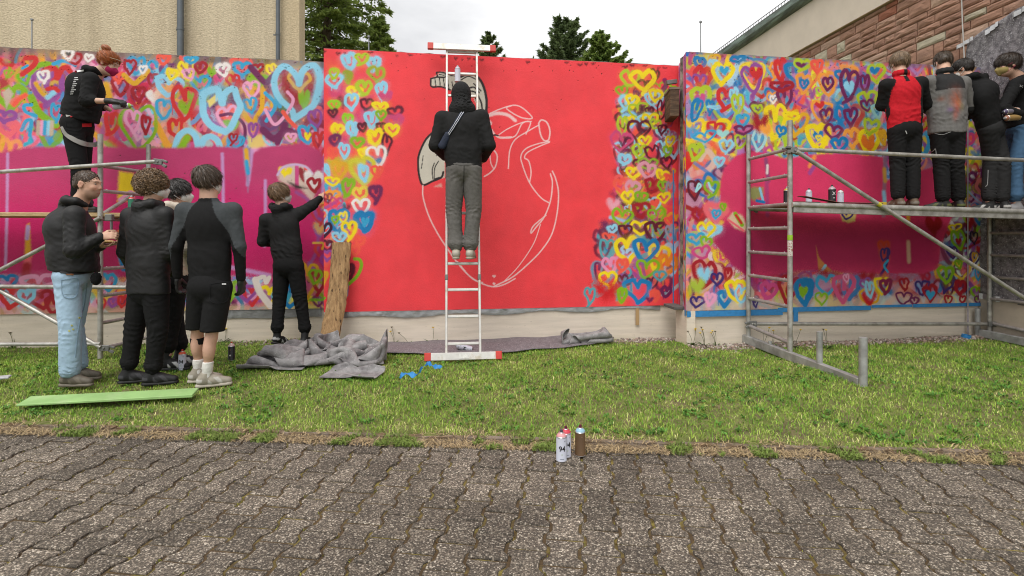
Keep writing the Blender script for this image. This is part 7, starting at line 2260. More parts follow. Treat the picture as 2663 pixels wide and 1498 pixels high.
def spray_can(loc, label, body, cap, print_=None, nozzle=(.03, .02, .03), R=None, S=1.0, tilt=None, turn=0.0, shade=None):
    root = empty('spray_can', loc, label, 'spray can', 'spray cans')
    root.scale = (S, S, S)
    if tilt is not None:
        root.rotation_mode = 'QUATERNION'; root.rotation_quaternion = Vector((0, 0, 1)).rotation_difference(Vector(tilt))
    else:
        root.rotation_euler = (0, 0, turn)
    mb = MB(); mb.lathe([(CR - .003, .0), (CR + .001, .002), (CR + .001, .006), (CR, .008), (CR, .148), (CR - .001, .151)], n=28); bo = mb.build('body', body, root, smooth=True)
    mb = MB(); mb.lathe([(CR - .004, .0002), (CR + .0018, .0028), (CR + .0018, .0052), (CR - .002, .0075)], n=28); mb.build('bottom_rim', M_cansteel, bo, smooth=True)
    mb = MB(); mb.lathe([(CR + .0012, .149), (CR + .0015, .152), (CR - .0005, .1545), (CR - .004, .155)], n=28); mb.build('top_rim', M_cansteel, bo, smooth=True)
    mb = MB(); mb.lathe([(CR - .002, .153), (CR - .0025, .158), (CR - .008, .166), (.0175, .1735), (.0165, .1765), (.0155, .177), (.010, .1765)], n=28); do = mb.build('shoulder', cap, root, smooth=True)
    mb = MB(); mb.lathe([(.0165, .1745), (.0172, .1765), (.0155, .1785), (.011, .179)], n=20); mb.build('valve_ring', M_cansteel, do, smooth=True)
    mb = MB(); mb.lathe([(.0095, .178), (.0098, .186), (.008, .194), (.0055, .1955)], n=16); mb.tube([(0, -.006, .189), (0, -.0105, .189)], .003, 8)
    mb.build('nozzle', mat('nozzle_%d' % int(nozzle[0] * 1000), nozzle, .4), root, smooth=True)
    r_ = CR + .0006
    if print_ == '94':
        wrap_text('94', .046, .082, 0.05, 'number_print', M_ink, bo, r_, .0012, sx=.92)
        mb = MB()
        wrap_text('IIIIIIII\nIIIIIII', .0055, .046, .05, 'small_print', M_inkg, bo, r_)
        wrap_text('IIIIIIIIIIIIIIIII', .0062, .019, .05, 'foot_print', M_inkb, bo, r_, .0002)
        wrap_text('*', .022, .124, .62, 'maker_mark', M_ink, bo, r_, .001)
    elif print_ == 'X':
        wrap_text('X', .045, .108, 0, 'cross_print', M_inkw, bo, r_, .0008); wrap_text('IIIII', .014, .066, 0, 'word_print', M_inkw, bo, r_, .0004, sx=.9); 
    elif print_ == 'dots':
        wrap_text('o', .03, .06, .1, 'round_print', M_inkw, bo, r_, .0012); wrap_text('IIII', .010, .115, .1, 'word_print', mat('print_orange', (.5, .2, .03), .5), bo, r_, .0004)
    return root


g = on_ground(1460, 1199, False)
spray_can((g[0], g[1], .004), 'pink topped grey can marked 94, foremost on the paving', M_canw, dome_mat('pink', (.62, .30, .31)), '94', (.07, .065, .085))
spray_can((g[0] + .034, g[1] + .062, .004), 'red topped grey can marked 94, half behind the pink topped one', M_canw, dome_mat('red', (.55, .05, .075)), '94', (.10, .012, .03), turn=.2)
g = on_ground(1509, 1185, False)
spray_can((g[0], g[1], .004), 'brown can with light blue shoulder on the paving', M_canbr, dome_mat('light_blue', (.27, .46, .58)), None, (.10, .03, .03))
g = on_ground(474, 962)
spray_can((g[0], g[1], g[2]), 'grey can marked 94 with orange red top on the grass', M_canw, dome_mat('orange', (.62, .11, .05)), '94', (.5, .05, .03), S=1.02, turn=.15)
g = on_ground(602, 937)
spray_can((g[0], g[1], g[2]), 'black can with pale pink top on the grass', M_canblk, dome_mat('pale', (.55, .40, .37)), 'dots', (.5, .36, .34))
g = on_ground(1213, 918)
spray_can((g[0] + .06, g[1], g[2] + .04), 'white can lying on the grey felt behind the ladder foot', M_canlil, M_canlil, '94', (.3, .3, .3), tilt=(-.93, -.1, .25))
c_ = lb + Q(-.03, .165 + 12 * .2855 - .2855, 0) + np.array([-.0, -.01, .016])
spray_can(P(1190, 213, 6.24), 'pale grey can standing on a high ladder rung', M_canlil, M_canlil, None, (.4, .4, .42))
spray_can(Z(LF2 + (LB2 - LF2) * .12 + TW[:2] * .245, 1.654), 'green can with red top on the left scaffold deck', M_cangrn, dome_mat('red2', (.5, .04, .03)), None, (.4, .04, .03), S=1.0)


def deck_pt(x, fr=.25):
    """Point on the right deck, fr from its front edge, seen at pixel column x."""
    best = None
    for t in np.linspace(0, 1, 400):
        p = (LF + (LBk - LF) * fr) * (1 - t) + (RF + (RBk - RF) * fr) * t
        e = abs(CX + p[0] / p[1] * FPX - x)
        if best is None or e < best[0]: best = (e, p, dl + (dr - dl) * t - .003)
    return np.array([best[1][0], best[1][1], best[2]])


spray_can(deck_pt(2104, .5), 'pale lilac can behind the tilted brown card on the right deck', M_canlil, M_canlil, None, (.05, .05, .05), S=1.0)
spray_can(deck_pt(2163, .3), 'black can with a white cross print on the right deck', M_canblk, dome_mat('pinkgrey', (.45, .32, .36)), 'X', (.05, .05, .05), S=1.15)
spray_can(deck_pt(2185, .45), 'pale lilac can beside the black can on the right deck', M_canlil, dome_mat('white', (.6, .6, .6)), None, (.5, .5, .5), S=1.0)
spray_can(deck_pt(2047, .62), 'dark can with yellow top behind the scaffold post', M_canblk, dome_mat('yellow', (.5, .36, .05)), None, (.4, .3, .05), S=1.1)
M_card = mat('brown_card', (0.20, 0.085, 0.065), 0.85, 0.2, 8)
M_card2 = mat('dark_card', (0.10, 0.07, 0.055), 0.85, 0.25, 8)
for (x, fr, sx, sy, sz, rx, ry, rz_, m_, lab) in ((2128, .12, .40, .16, .006, .08, .16, .1, M_card, 'reddish brown card tilted against a can on the right deck'), (2085, .2, .3, .2, .008, 0, .01, .2, M_card2, 'dark card lying at the left end of the right deck'), (2222, .16, .5, .18, .008, .04, .03, -.1, M_card2, 'long dark card lying flat beside the black can'), (2292, .12, .10, .05, .03, 0, 0, .3, mat('yellow_box', (.5, .36, .03), .6), 'small yellow tool near the red jacketed person')):
    p = deck_pt(x, fr)
    mb = MB(); mb.box((0, 0, 0), (sx, sy, sz)); me = mb.mesh('card', bevel=.002)
    o = link('card' if 'card' in lab else 'hand_tool', me, m_, None, p + np.array([0, 0, sz / 2 + .004 + abs(math.sin(ry)) * sx / 2 + abs(math.sin(rx)) * sy / 2]))
    o.rotation_euler = (rx, ry, rz_); tag(o, lab, 'card' if 'card' in lab else 'tool')
# cans in hands
wl = p11['j']['wl']
spray_can(wl + np.array([-.02, .03, .045]), 'pewter can held level by the jeans wearer at the frame edge', M_canpur, dome_mat('violet', (.07, .05, .12)), None, (.03, .03, .05), tilt=(-.96, -.1, -.12), S=1.05)
spray_can(wl + np.array([-.02, .02, -.035]), 'golden can held below the pewter can', M_cangold, dome_mat('copper', (.30, .12, .07)), None, (.3, .1, .06), tilt=(-.97, -.15, -.10), S=1.05)
w1 = p1['j']['wr']
spray_can(w1 + np.array([-.01, .03, -.052]), 'can with lime green top in the black gloved hand', M_canlil, dome_mat('lime', (.30, .48, .05)), None, (.3, .45, .05), tilt=(.93, .25, .12), S=.95)

# ================================================================== things lying around
M_log = mat('weathered_wood', (0.42, 0.26, 0.125), 0.9, 0.3, 7, 0.010, 30, col2=(0.24, 0.135, 0.06), mscale=6, mlo=.45, mhi=.68, stretch=(5, 5, 1.1), speck=(.07, .035, .016), sscale=9, slo=.64)
# debarked slab leaning on the corner of the red wall
ts = np.linspace(0, 1, 26); V, F = [], []
tp_, bt_ = P(888, 632, 6.16), P(853, 912, 5.98)
rr_ = np.random.default_rng(5)
for i, t in enumerate(ts):
    y = 912 + (632 - 912) * t
    xl = np.interp(t, [0, .15, .4, .7, 1], [824, 832, 848, 858, 863]); xr = np.interp(t, [0, .15, .4, .7, 1], [879, 884, 899, 908, 914])
    dd = 5.98 + .20 * t + .03 * math.sin(t * 3)
    cl, cr_ = P(xl, y, dd), P(xr, y, dd)
    cen = (cl + cr_) / 2; half = (cr_ - cl) / 2
    for a in np.linspace(0, 2 * math.pi, 14, endpoint=False):
        rr2 = 1 + rr_.normal(0, .025)
        V.append(cen + half * math.cos(a) * rr2 + np.array([0, -1, .25]) * math.sin(a) * .045 * rr2)
    if i:
        k = 14 * (i - 1)
        F += [(k + q, k + (q + 1) % 14, k + 14 + (q + 1) % 14, k + 14 + q) for q in range(14)]
F += [tuple(range(13, -1, -1)), tuple(14 * 25 + q for q in range(14))]
mb = MB(); mb.add(V, F); o = mb.build('log_slab', M_log, None, smooth=True, origin=bt_)
tag(o, 'debarked brown log slab leaning at the left corner of the red wall', 'log')
# green plank
cs = [on_ground(41, 1064), on_ground(500, 1040), on_ground(517, 1022), on_ground(80, 1041)]
V = [c + np.array([0, 0, .018]) for c in cs] + [c + np.array([0, 0, .034]) for c in cs]
V[5][2] += .01; V[6][2] += .01
mb = MB(); mb.add(V, [(3, 2, 1, 0), (4, 5, 6, 7), (0, 1, 5, 4), (1, 2, 6, 5), (2, 3, 7, 6), (3, 0, 4, 7)])
o = mb.build('plank', mat('lime_paint', (0.28, 0.46, 0.17), .7, .15, 4, .001, 50, col2=(.38, .50, .25), mscale=5, mlo=.5, mhi=.75), None, bevel=.004, origin=cs[0])
tag(o, 'lime green painted plank lying on the lawn', 'plank')

M_fleece = mat('grey_fleece', (0.255, 0.247, 0.247), 0.97, 0.3, 16, 0.004, 80, col2=(0.13, 0.12, 0.125), mscale=5, mlo=.5, mhi=.7, speck=(.55, .53, .53), sscale=70, slo=.68)
M_fleece2 = mat('purple_grey_felt', (0.165, 0.145, 0.155), 0.97, 0.25, 18, 0.005, 80, speck=(.42, .38, .40), sscale=100, slo=.62)


def ridge(x, y, seed, n=7, fmin=4, fmax=16):
    r = np.random.default_rng(seed); out = 0
    for k in range(n):
        a = r.uniform(0, 6.28); fq = r.uniform(fmin, fmax)
        ph = (x * math.cos(a) + y * math.sin(a)) * fq + 1.3 * np.sin((x * math.sin(a) - y * math.cos(a)) * fq * .5 + r.uniform(0, 6)) + r.uniform(0, 6)
        out = out + np.abs((ph / np.pi) % 2 - 1) * (8 / fq)
    return out / n


def drape(name, outline, hmax, seed, m, parent=None, nu=80, nv=50, fq=(5, 18), amp=.06, thick=.007, lump=None):
    """Felt lying in folds: outline = ground pixels (left to right) for far edge and near edge."""
    far, near_ = outline
    far = smooth_path(np.array([on_ground(*p)[:2] for p in far]), nu); near_ = smooth_path(np.array([on_ground(*p)[:2] for p in near_]), nu)
    T = np.linspace(0, 1, nv)
    XY = far[:, None, :] * (1 - T)[None, :, None] + near_[:, None, :] * T[None, :, None]
    X, Y = XY[..., 0], XY[..., 1]
    s_ = np.linspace(0, 1, nu)[:, None]
    env = (np.sin(np.pi * np.clip(s_, 0, 1)) ** .5) * (np.sin(np.pi * T[None, :]) ** .6)
    hgt = env * (hmax * (.45 + .55 * (lump(s_, T[None, :]) if lump else 1)) * .45) + amp * ridge(X, Y, seed, 9, *fq) * (.35 + .65 * env)
    hgt = hgt * (hmax > 0)
    Zz = ground_z(X, Y) + .022 + hgt
    X = X + .02 * np.sin(Zz * 60 + Y * 14); Y = Y + .02 * np.sin(Zz * 50 + X * 11)
    idx = np.arange(nu * nv).reshape(nu, nv)
    Fq = np.stack([idx[:-1, :-1], idx[:-1, 1:], idx[1:, 1:], idx[1:, :-1]], -1).reshape(-1, 4)
    V = np.stack([X, Y, Zz], -1).reshape(-1, 3)
    org = np.array(parent.location) if parent else np.zeros(3)
    o = link(name, mesh_np(name, V - org, Fq, True), m, parent)
    md = o.modifiers.new('thick', 'SOLIDIFY'); md.thickness = thick; md.offset = 0
    return o


pile = empty('crumpled_felt', on_ground(830, 950), 'crumpled grey painting felt heaped on the lawn by the log', 'felt')
def crumple(name, centre, rest, foot, az, seed, m, parent, nu=64, nv=44, steps=110, lift=.16, rough=.09):
    """Felt dropped in a heap: a stiff sheet of size rest pushed together onto the footprint foot and left to settle."""
    r = np.random.default_rng(seed)
    X, Y = np.meshgrid(np.linspace(-.5, .5, nu), np.linspace(-.5, .5, nv), indexing='ij')
    dx, dy = rest[0] / (nu - 1), rest[1] / (nv - 1)
    low = sum(np.sin(X * r.uniform(5, 16) + Y * r.uniform(-14, 14) + r.uniform(0, 6)) for _ in range(5)) / 5
    p = np.stack([X * foot[0] + r.normal(0, .01, X.shape) + .06 * np.sin(Y * 9 + seed) * foot[0], Y * foot[1] + .10 * foot[1] * np.sin(X * 8 + 2) + r.normal(0, .01, X.shape), .03 + lift * (low + .6).clip(0) + r.normal(0, .012, X.shape)], -1)
    v = np.zeros_like(p)

    def proj(a, b, L0, k):
        d = b - a; l = np.linalg.norm(d, axis=-1, keepdims=True) + 1e-9
        c = d * ((l - L0) / l) * .5 * k
        return c
    for it in range(steps):
        v[..., 2] -= 2.6 * .012
        v *= .93
        q = p + v * .012
        for _ in range(7):
            for o in (0, 1):
                A, B = q[o:nu - 1:2], q[o + 1:nu:2]; c = proj(A, B, dx, 1); A += c; B -= c
                A, B = q[:, o:nv - 1:2], q[:, o + 1:nv:2]; c = proj(A, B, dy, 1); A += c; B -= c
            for o in (0, 1):
                A, B = q[o:nu - 1:2, :-1], q[o + 1:nu:2, 1:]; c = proj(A, B, math.hypot(dx, dy), .5); A += c; B -= c
                A, B = q[o:nu - 1:2, 1:], q[o + 1:nu:2, :-1]; c = proj(A, B, math.hypot(dx, dy), .5); A += c; B -= c
            for o in range(3):
                A, B = q[o:nu - 3:3], q[o + 3:nu:3]; n_ = min(len(A), len(B)); A, B = A[:n_], B[:n_]; c = proj(A, B, dx * 3, .3); A += c; B -= c
                A, B = q[:, o:nv - 3:3], q[:, o + 3:nv:3]; n_ = min(A.shape[1], B.shape[1]); A, B = A[:, :n_], B[:, :n_]; c = proj(A, B, dy * 3, .3); A += c; B -= c
            q[..., 0] = np.clip(q[..., 0], -foot[0] * .56, foot[0] * .56); q[..., 1] = np.clip(q[..., 1], -foot[1] * .62, foot[1] * .62)
            g_ = .006 + .0 * q[..., 2]
            q[..., 2] = np.maximum(q[..., 2], g_)
        v = (q - p) / .012
        on = q[..., 2] < .012; v[on, 0] *= .3; v[on, 1] *= .3
        p = q
    g = on_ground(*centre); ca, sa = math.cos(az), math.sin(az)
    Xw = g[0] + p[..., 0] * ca - p[..., 1] * sa; Yw = g[1] + p[..., 0] * sa + p[..., 1] * ca
    Zw = ground_z(Xw, Yw) + .022 + p[..., 2]
    idx = np.arange(nu * nv).reshape(nu, nv)
    Fq = np.stack([idx[:-1, :-1], idx[1:, :-1], idx[1:, 1:], idx[:-1, 1:]], -1).reshape(-1, 4)
    o = link(name, mesh_np(name, np.stack([Xw, Yw, Zw], -1).reshape(-1, 3) - np.array(parent.location), Fq, True), m, parent)
    md = o.modifiers.new('round', 'SUBSURF'); md.levels = md.render_levels = 1
    md = o.modifiers.new('thick', 'SOLIDIFY'); md.thickness = .006; md.offset = 0
    return o


crumple('heap', (838, 945), (2.2, 1.2), (1.16, .40), .05, 4, M_fleece, pile, 78, 46, lift=.26)
crumple('upper_layer', (900, 930), (1.2, .9), (.55, .34), -.2, 9, M_fleece, pile, 44, 34, lift=.36)
crumple('dark_underside', (790, 925), (1.0, .8), (.48, .32), .3, 12, mat('dark_fleece', (0.16, 0.15, 0.152), 0.97, 0.3, 16, 0.004, 80, speck=(.50, .48, .48), sscale=60, slo=.66), pile, 40, 32, lift=.40)
crumple('left_flap', (715, 955), (.62, .40), (.56, .30), .1, 15, M_fleece, pile, 30, 20, lift=.05)
crumple('front_flap', (918, 975), (.52, .36), (.46, .26), -.1, 17, M_fleece, pile, 28, 20, lift=.05)
# standing corner of stiff felt
mb = MB(); c0 = on_ground(925, 925)
pts = [P(921, 908, 5.72), P(945, 870, 5.76), P(988, 890, 5.70), P(955, 912, 5.62), P(938, 925, 5.60)]
pc = np.array(pts); cen = pc.mean(0) + np.array([0, .05, 0.01])
V = list(pc) + [cen] + list(pc + np.array([0, .012, 0])) + [cen + np.array([0, .012, 0])]
F = [(i, (i + 1) % 5, 5) for i in range(5)] + [((i + 1) % 5 + 6, i + 6, 11) for i in range(5)] + [(i, i + 6, (i + 1) % 5 + 6, (i + 1) % 5) for i in range(5)]
mb.add(np.array(V) - np.array(pile.location), F); mb.build('stiff_corner', M_fleece, pile)
strip_root = empty('felt_strip', on_ground(1250, 905), 'long strip of purple grey felt along the foot of the red wall', 'felt')
drape('strip', ([(985, 893), (1100, 889), (1250, 886), (1400, 882), (1480, 872), (1560, 868), (1595, 876)], [(990, 922), (1100, 927), (1250, 922), (1330, 914), (1420, 908), (1520, 900), (1592, 890)]), .05, 12, M_fleece2, strip_root, 150, 34, (4, 12), .035)
crumple('raised_end', (1525, 893), (.95, .55), (.58, .22), .12, 21, M_fleece, strip_root, 40, 24, lift=.16)
# blue tape on the grass
M_btape = mat('blue_tape', (0.035, 0.22, 0.50), 0.55, 0.15, 20)
pa = smooth_path([on_ground(x, y) + np.array([0, 0, z]) for x, y, z in ((1040, 1003, .085), (1058, 1000, .095), (1082, 1002, .09), (1094, 992, .105), (1112, 980, .125), (1128, 982, .105), (1150, 984, .105))], 60)
V, F = [], []
for i, p in enumerate(pa):
    a = .6 * math.sin(i * .5) + .5; w = .022 + .007 * math.sin(i * .9)
    dv = np.array([0, math.cos(a), math.sin(a)]) * w; nn_ = np.array([0, -math.sin(a), math.cos(a)]) * .0012
    V += [p - dv - nn_, p + dv - nn_, p + dv + nn_, p - dv + nn_]
    if i:
        k = 4 * (i - 1); F += [(k + q, k + (q + 1) % 4, k + 4 + (q + 1) % 4, k + 4 + q) for q in range(4)]
mb = MB(); mb.add(V, F); o = mb.build('tape_scrap', M_btape, None, smooth=False, origin=pa[30]); tag(o, 'crumpled strip of blue masking tape on the lawn', 'tape')
# roll of blue tape by the right wall
g = on_ground(2512, 880); mb = MB()
prof = [(.032, 0), (.05, 0), (.05, .034), (.032, .034)]
a_ = np.linspace(0, 2 * math.pi, 24, endpoint=False)
V = [[r_ * math.cos(t), r_ * math.sin(t), z_] for r_, z_ in prof for t in a_]
F = [(i * 24 + j_, i * 24 + (j_ + 1) % 24, ((i + 1) % 4) * 24 + (j_ + 1) % 24, ((i + 1) % 4) * 24 + j_) for i in range(4) for j_ in range(24)]
mb.add(V, F); me = mb.mesh('tape_roll'); o = link('tape_roll', me, M_btape, None, g + np.array([0, 0, .012])); o.rotation_euler = (.15, .1, 0); tag(o, 'roll of blue tape on the gravel near the right wall end', 'tape')


cvS.view(0, 0, 1); cvR.view(0, 0, 1); cvL.view(0, 0, 1)


def wall_strip(name, cvx, px, z_top, z_bot, m, label, cat, out=.006, thick=.002, wav=0.0, n=60, lift=None):
    """Tape or film stuck along a wall between two pixel columns."""
    (ua, _), (ub, _) = [tuple(cvx.uz(np.array(x), np.array(800.0))[0]) for x in px]
    V, F = [], []
    for i in range(n + 1):
        f = i / n; u = ua + (ub - ua) * f
        o_ = out + wav * (.5 + .5 * math.sin(i * 1.9) * math.sin(i * .7))
        zt, zb = (z_top(f) if callable(z_top) else z_top), (z_bot(f) if callable(z_bot) else z_bot)
        for z_, oo in ((zb, o_ * (1 + wav * 60 * (.5 + .5 * math.sin(i * 1.3)))), (zb, o_ + thick), ((zt + zb) / 2, o_ + thick + wav * math.sin(i * 2.3)), (zt, out + thick), (zt, out)):
            V.append(cvx.p0 + cvx.t * u + cvx.n * (oo if z_ != zb else max(oo, o_)) + np.array([0, 0, z_]))
        if i:
            k = 5 * (i - 1); F += [(k + q, k + (q + 1) % 5, k + 5 + (q + 1) % 5, k + 5 + q) for q in range(5)]
    F += [(4, 3, 2, 1, 0), tuple(5 * n + q for q in range(5))]
    mb = MB(); mb.add(V, F); o = mb.build(name, m, None, smooth=True, origin=V[0]); tag(o, label, cat)
    return o


M_film = mat('silver_film', (0.34, 0.345, 0.35), 0.28, 0.2, 8, 0.006, 14, metal=0.55)
wall_strip('masking_film', cvR, (893, 1718), BOTZ - .002, lambda f: BOTZ - .075 + .018 * math.sin(f * 23) + .03 * f, M_film, 'silver masking film along the foot of the red wall', 'film', out=-.016, wav=.010)
wall_strip('masking_film', cvL, (575, 836), BOTZ - .022, lambda f: BOTZ - .13 + .006 * math.sin(f * 9), M_film, 'dull grey masking film low on the left wall behind the boy', 'film', out=-.016, wav=.004)
for (x0, x1, zt, zb, lab) in ((1786, 2035, 0, -.075, 'blue masking tape at the left foot of the right wall'), (2022, 2264, .02, -.04, 'blue masking tape below the right wall behind the scaffold ladder'), (2266, 2372, .025, -.012, 'narrow blue masking tape with a purple smear on the right wall foot'), (2374, 2560, .028, -.02, 'blue masking tape at the right end of the wall foot')):
    wall_strip('masking_tape', cvS, (x0, x1), BOTZ + zt - .004, BOTZ + zb, M_btape, lab, 'tape', out=.004, thick=.0015, wav=.001, n=24)
a_, b_ = cvE.p0, cvE.p1
mb = MB(); mb.beam(a_ + cvE.n * .004 + np.array([0, 0, BOTZ - .03]), b_ + cvE.n * .004 + np.array([0, 0, BOTZ - .03]), .003, .07); o = mb.build('masking_tape', M_btape, None, origin=a_); tag(o, 'blue masking tape round the narrow end of the right wall', 'tape')
mb = MB(); q_ = cvR.p0 + cvR.t * (4.405 - .055) + cvR.n * .004
mb.beam(q_ + np.array([0, 0, BOTZ + .02]), q_ + np.array([0, 0, BOTZ + 1.75]), .014, .003, up=cvR.n); o = mb.build('masking_tape', M_btape, None, origin=q_); tag(o, 'upright blue tape in the corner between red and right wall', 'tape')
wall_strip('hanging_tape', cvS, (2062, 2074), BOTZ - .012, BOTZ - .16, M_btape, 'short blue tape end hanging down behind the scaffold ladder', 'tape', out=.01, thick=.0015, n=4)
wall_strip('paper_strip', cvR, (1653, 1662), BOTZ - .03, BOTZ - .245, mat('brown_paper', (.42, .27, .13), .85), 'narrow brown paper strip hanging below the red wall', 'paper', out=.0, thick=.002, n=4)
# timber beam end with bracket between the walls, slate ledge at the foot
M_timber = mat('old_timber', (0.085, 0.055, 0.036), 0.9, 0.3, 6, .004, 40, stretch=(1, 1, 6), col2=(.16, .10, .06), mscale=5)
tb = empty('timber_beam', P(1752, 262, 6.66), 'dark timber beam end with metal bracket between red and right wall', 'beam'); to = np.array(tb.location)
mb = MB(); a_ = P(1740, 266, 6.52); mb.beam(a_ + np.array([.07, 0, 0]) - to, a_ + np.array([.10, .36, 0]) - to, .11, .34); mb.build('beam_end', M_timber, tb, bevel=.006)
mb = MB(); a_ = P(1740, 229, 6.515); mb.beam(a_ + np.array([.07, 0, 0]) - to, a_ + np.array([.10, .36, 0]) - to, .13, .03); mb.build('lead_cap', mat('lead_cap', (.22, .17, .13), .7, .2), tb, bevel=.003)
mb = MB(); a_ = P(1733, 215, 6.51); mb.beam(a_ - to, a_ + np.array([.13, .02, .02]) - to, .05, .05); mb.build('bracket', M_cast, tb, bevel=.003)
mb = MB(); a_ = P(1755, 797, 6.62); mb.box((0, 0, 0), (.16, .34, .035), rotz(.1)); o = mb.build('slate_ledge', mat('slate', (.11, .105, .10), .9, .2, 12, .003, 60), None, bevel=.004); o.location = tuple(a_); tag(o, 'dark slate ledge at the corner of the red wall foot', 'ledge')
# conductor on the right wall
cond = empty('lightning_conductor', (0, 0, 0), 'pale cable running down past the end of the right wall', 'cable')
mb = MB(); mb.tube([bpt(7.25, SOF, .07), bpt(7.2, 4.3, .06), bpt(7.16, 3.75, .07)], .007, 8); mb.build('cable', mat('pale_cable', (.5, .49, .47), .5), cond)
q0, _ = cvS.uz(np.array(2513.0), np.array(400.0)); pp = cvS.p0 + cvS.t * q0[0] + cvS.n * .02
mb = MB(); mb.tube([pp + np.array([0, 0, TOPZ]), pp + np.array([0, 0, .62]), pp + np.array([0, 0, .12])], [.007, .007, .012], 8); mb.build('down_lead', mat('painted_cable', (.34, .30, .32), .6, .3, 9), cond)

# ================================================================== weeds along the walls
M_weed = mat('weed_leaf', (0, 0, 0), .6, .0, attr=True, spec=.3)
M_petal = mat('yellow_petal', (0.72, 0.50, 0.015), .6, .1)
WEEDS = [(636, 868, 1, 'weed with a tall seed stalk by the wall behind the shorts wearer'), (1040, 885, 2, 'yellow flowered weed left of the ladder near the felt'), (1070, 893, 1, 'leafy weed with buds left of the ladder by the felt strip'), (1128, 890, 1, 'small leafy weed just left of the ladder'), (1793, 893, 3, 'yellow flowered weed at the foot of the right wall corner'), (1826, 894, 3, 'yellow flowered weed right of the wall corner'), (1856, 894, 3, 'yellow flowered weed left of the scaffold beam'), (1982, 900, 2, 'weed growing between the scaffold posts'), (2010, 902, 2, 'yellow flowered weed beside the front scaffold post'), (2062, 900, 3, 'yellow flowered weed behind the scaffold beam'), (2148, 905, 2, 'yellow flower growing right of the scaffold spigot'), (110, 885, 2, 'weed with a yellow flower behind the left scaffold')]
for k, (x, y, nf, lab) in enumerate(WEEDS):
    r_ = np.random.default_rng(100 + k); g = on_ground(x, y)
    wy = float(wall_y(g[0])) - .05
    if g[1] > wy: g[1] = wy
    g[2] = float(ground_z(g[0], g[1]))
    root = empty('flowering_weed', g, lab, 'weed', 'weeds along the walls')
    V, F = [], []
    for q in range(16):
        a = r_.uniform(0, 6.28); ln = r_.uniform(.05, .12); w = r_.uniform(.012, .02); dv = np.array([math.cos(a), math.sin(a), 0]); sv = np.array([-dv[1], dv[0], 0]) * w / 2; el = r_.uniform(.15, .7)
        b0 = len(V); V += [sv * .1, dv * ln * .5 + sv + np.array([0, 0, ln * el * .7]), dv * ln + np.array([0, 0, ln * el]), dv * ln * .5 - sv + np.array([0, 0, ln * el * .7]), dv * ln * .5 + np.array([0, 0, ln * el * .6])]
        F += [(b0, b0 + 1, b0 + 4), (b0 + 1, b0 + 2, b0 + 4), (b0 + 2, b0 + 3, b0 + 4), (b0 + 3, b0, b0 + 4)]
    V = np.array(V); C = np.tile(np.array([.075, .125, .03]), (len(V), 1)) * r_.uniform(.7, 1.3, len(V))[:, None]
    o = link('leaves', mesh_np('leaves', V, np.array(F), False, C), M_weed, root); o['kind'] = 'stuff'
    for q in range(nf):
        h_ = r_.uniform(.14, .24); tp = np.array([r_.normal(0, .05), r_.normal(0, .02), h_])
        mb = MB(); mb.tube(smooth_path([(0, 0, 0), tp * .5 + np.array([.01, 0, .01]), tp], 6), .0022, 5); st = mb.build('stem', mat('stem_green', (.09, .10, .035), .7), root)
        mb = MB(); mb.lathe([(.003, -.008), (.006, -.002), (.015, .004), (.016, .006), (.004, .009)], tp, 10); mb.build('flower', M_petal if (q + k) % 3 != 2 else mat('bud_brown', (.10, .08, .03), .8), st, smooth=True)
# dry leaves / bark scraps at the far left
mb = MB(); g = on_ground(20, 893); mb.box((0, 0, 0), (.42, .12, .015), rotz(.2)); o = mb.build('bark_scrap', mat('brown_bark', (.20, .11, .06), .9, .3, 9), None, bevel=.004); o.location = tuple(g + np.array([0, .1, .03])); tag(o, 'brown bark scrap on the ground behind the left scaffold tube', 'bark')
mb = MB(); g = on_ground(4, 992); mb.box((0, 0, 0), (.12, .09, .02), rotz(.5)); o = mb.build('paper_scrap', mat('grey_paper', (.42, .42, .43), .8, .2, 20, .004, 30), None, bevel=.006); o.location = tuple(g + np.array([0, 0, .035])); tag(o, 'grey crumpled paper on the grass at the far left', 'paper')

# ================================================================== details on the figures, laid on their clothes
bpy.context.view_layer.update()


def child(p, name):
    return next(o for o in p['root'].children if o.name.split('.')[0] == name)


def hit(o, x, y, org):
    """First point of o's surface on the line of sight through pixel (x, y), and its normal."""
    dv = np.array([(x - CX) / FPX, 1.0, (HORIZON - y) / FPX])
    ok, loc, nn, _ = o.ray_cast(Vector(np.array([0, 0, CAM_H]) - org), Vector(dv / np.linalg.norm(dv)))
    return (np.array(loc) + org, np.array(nn)) if ok else (None, None)


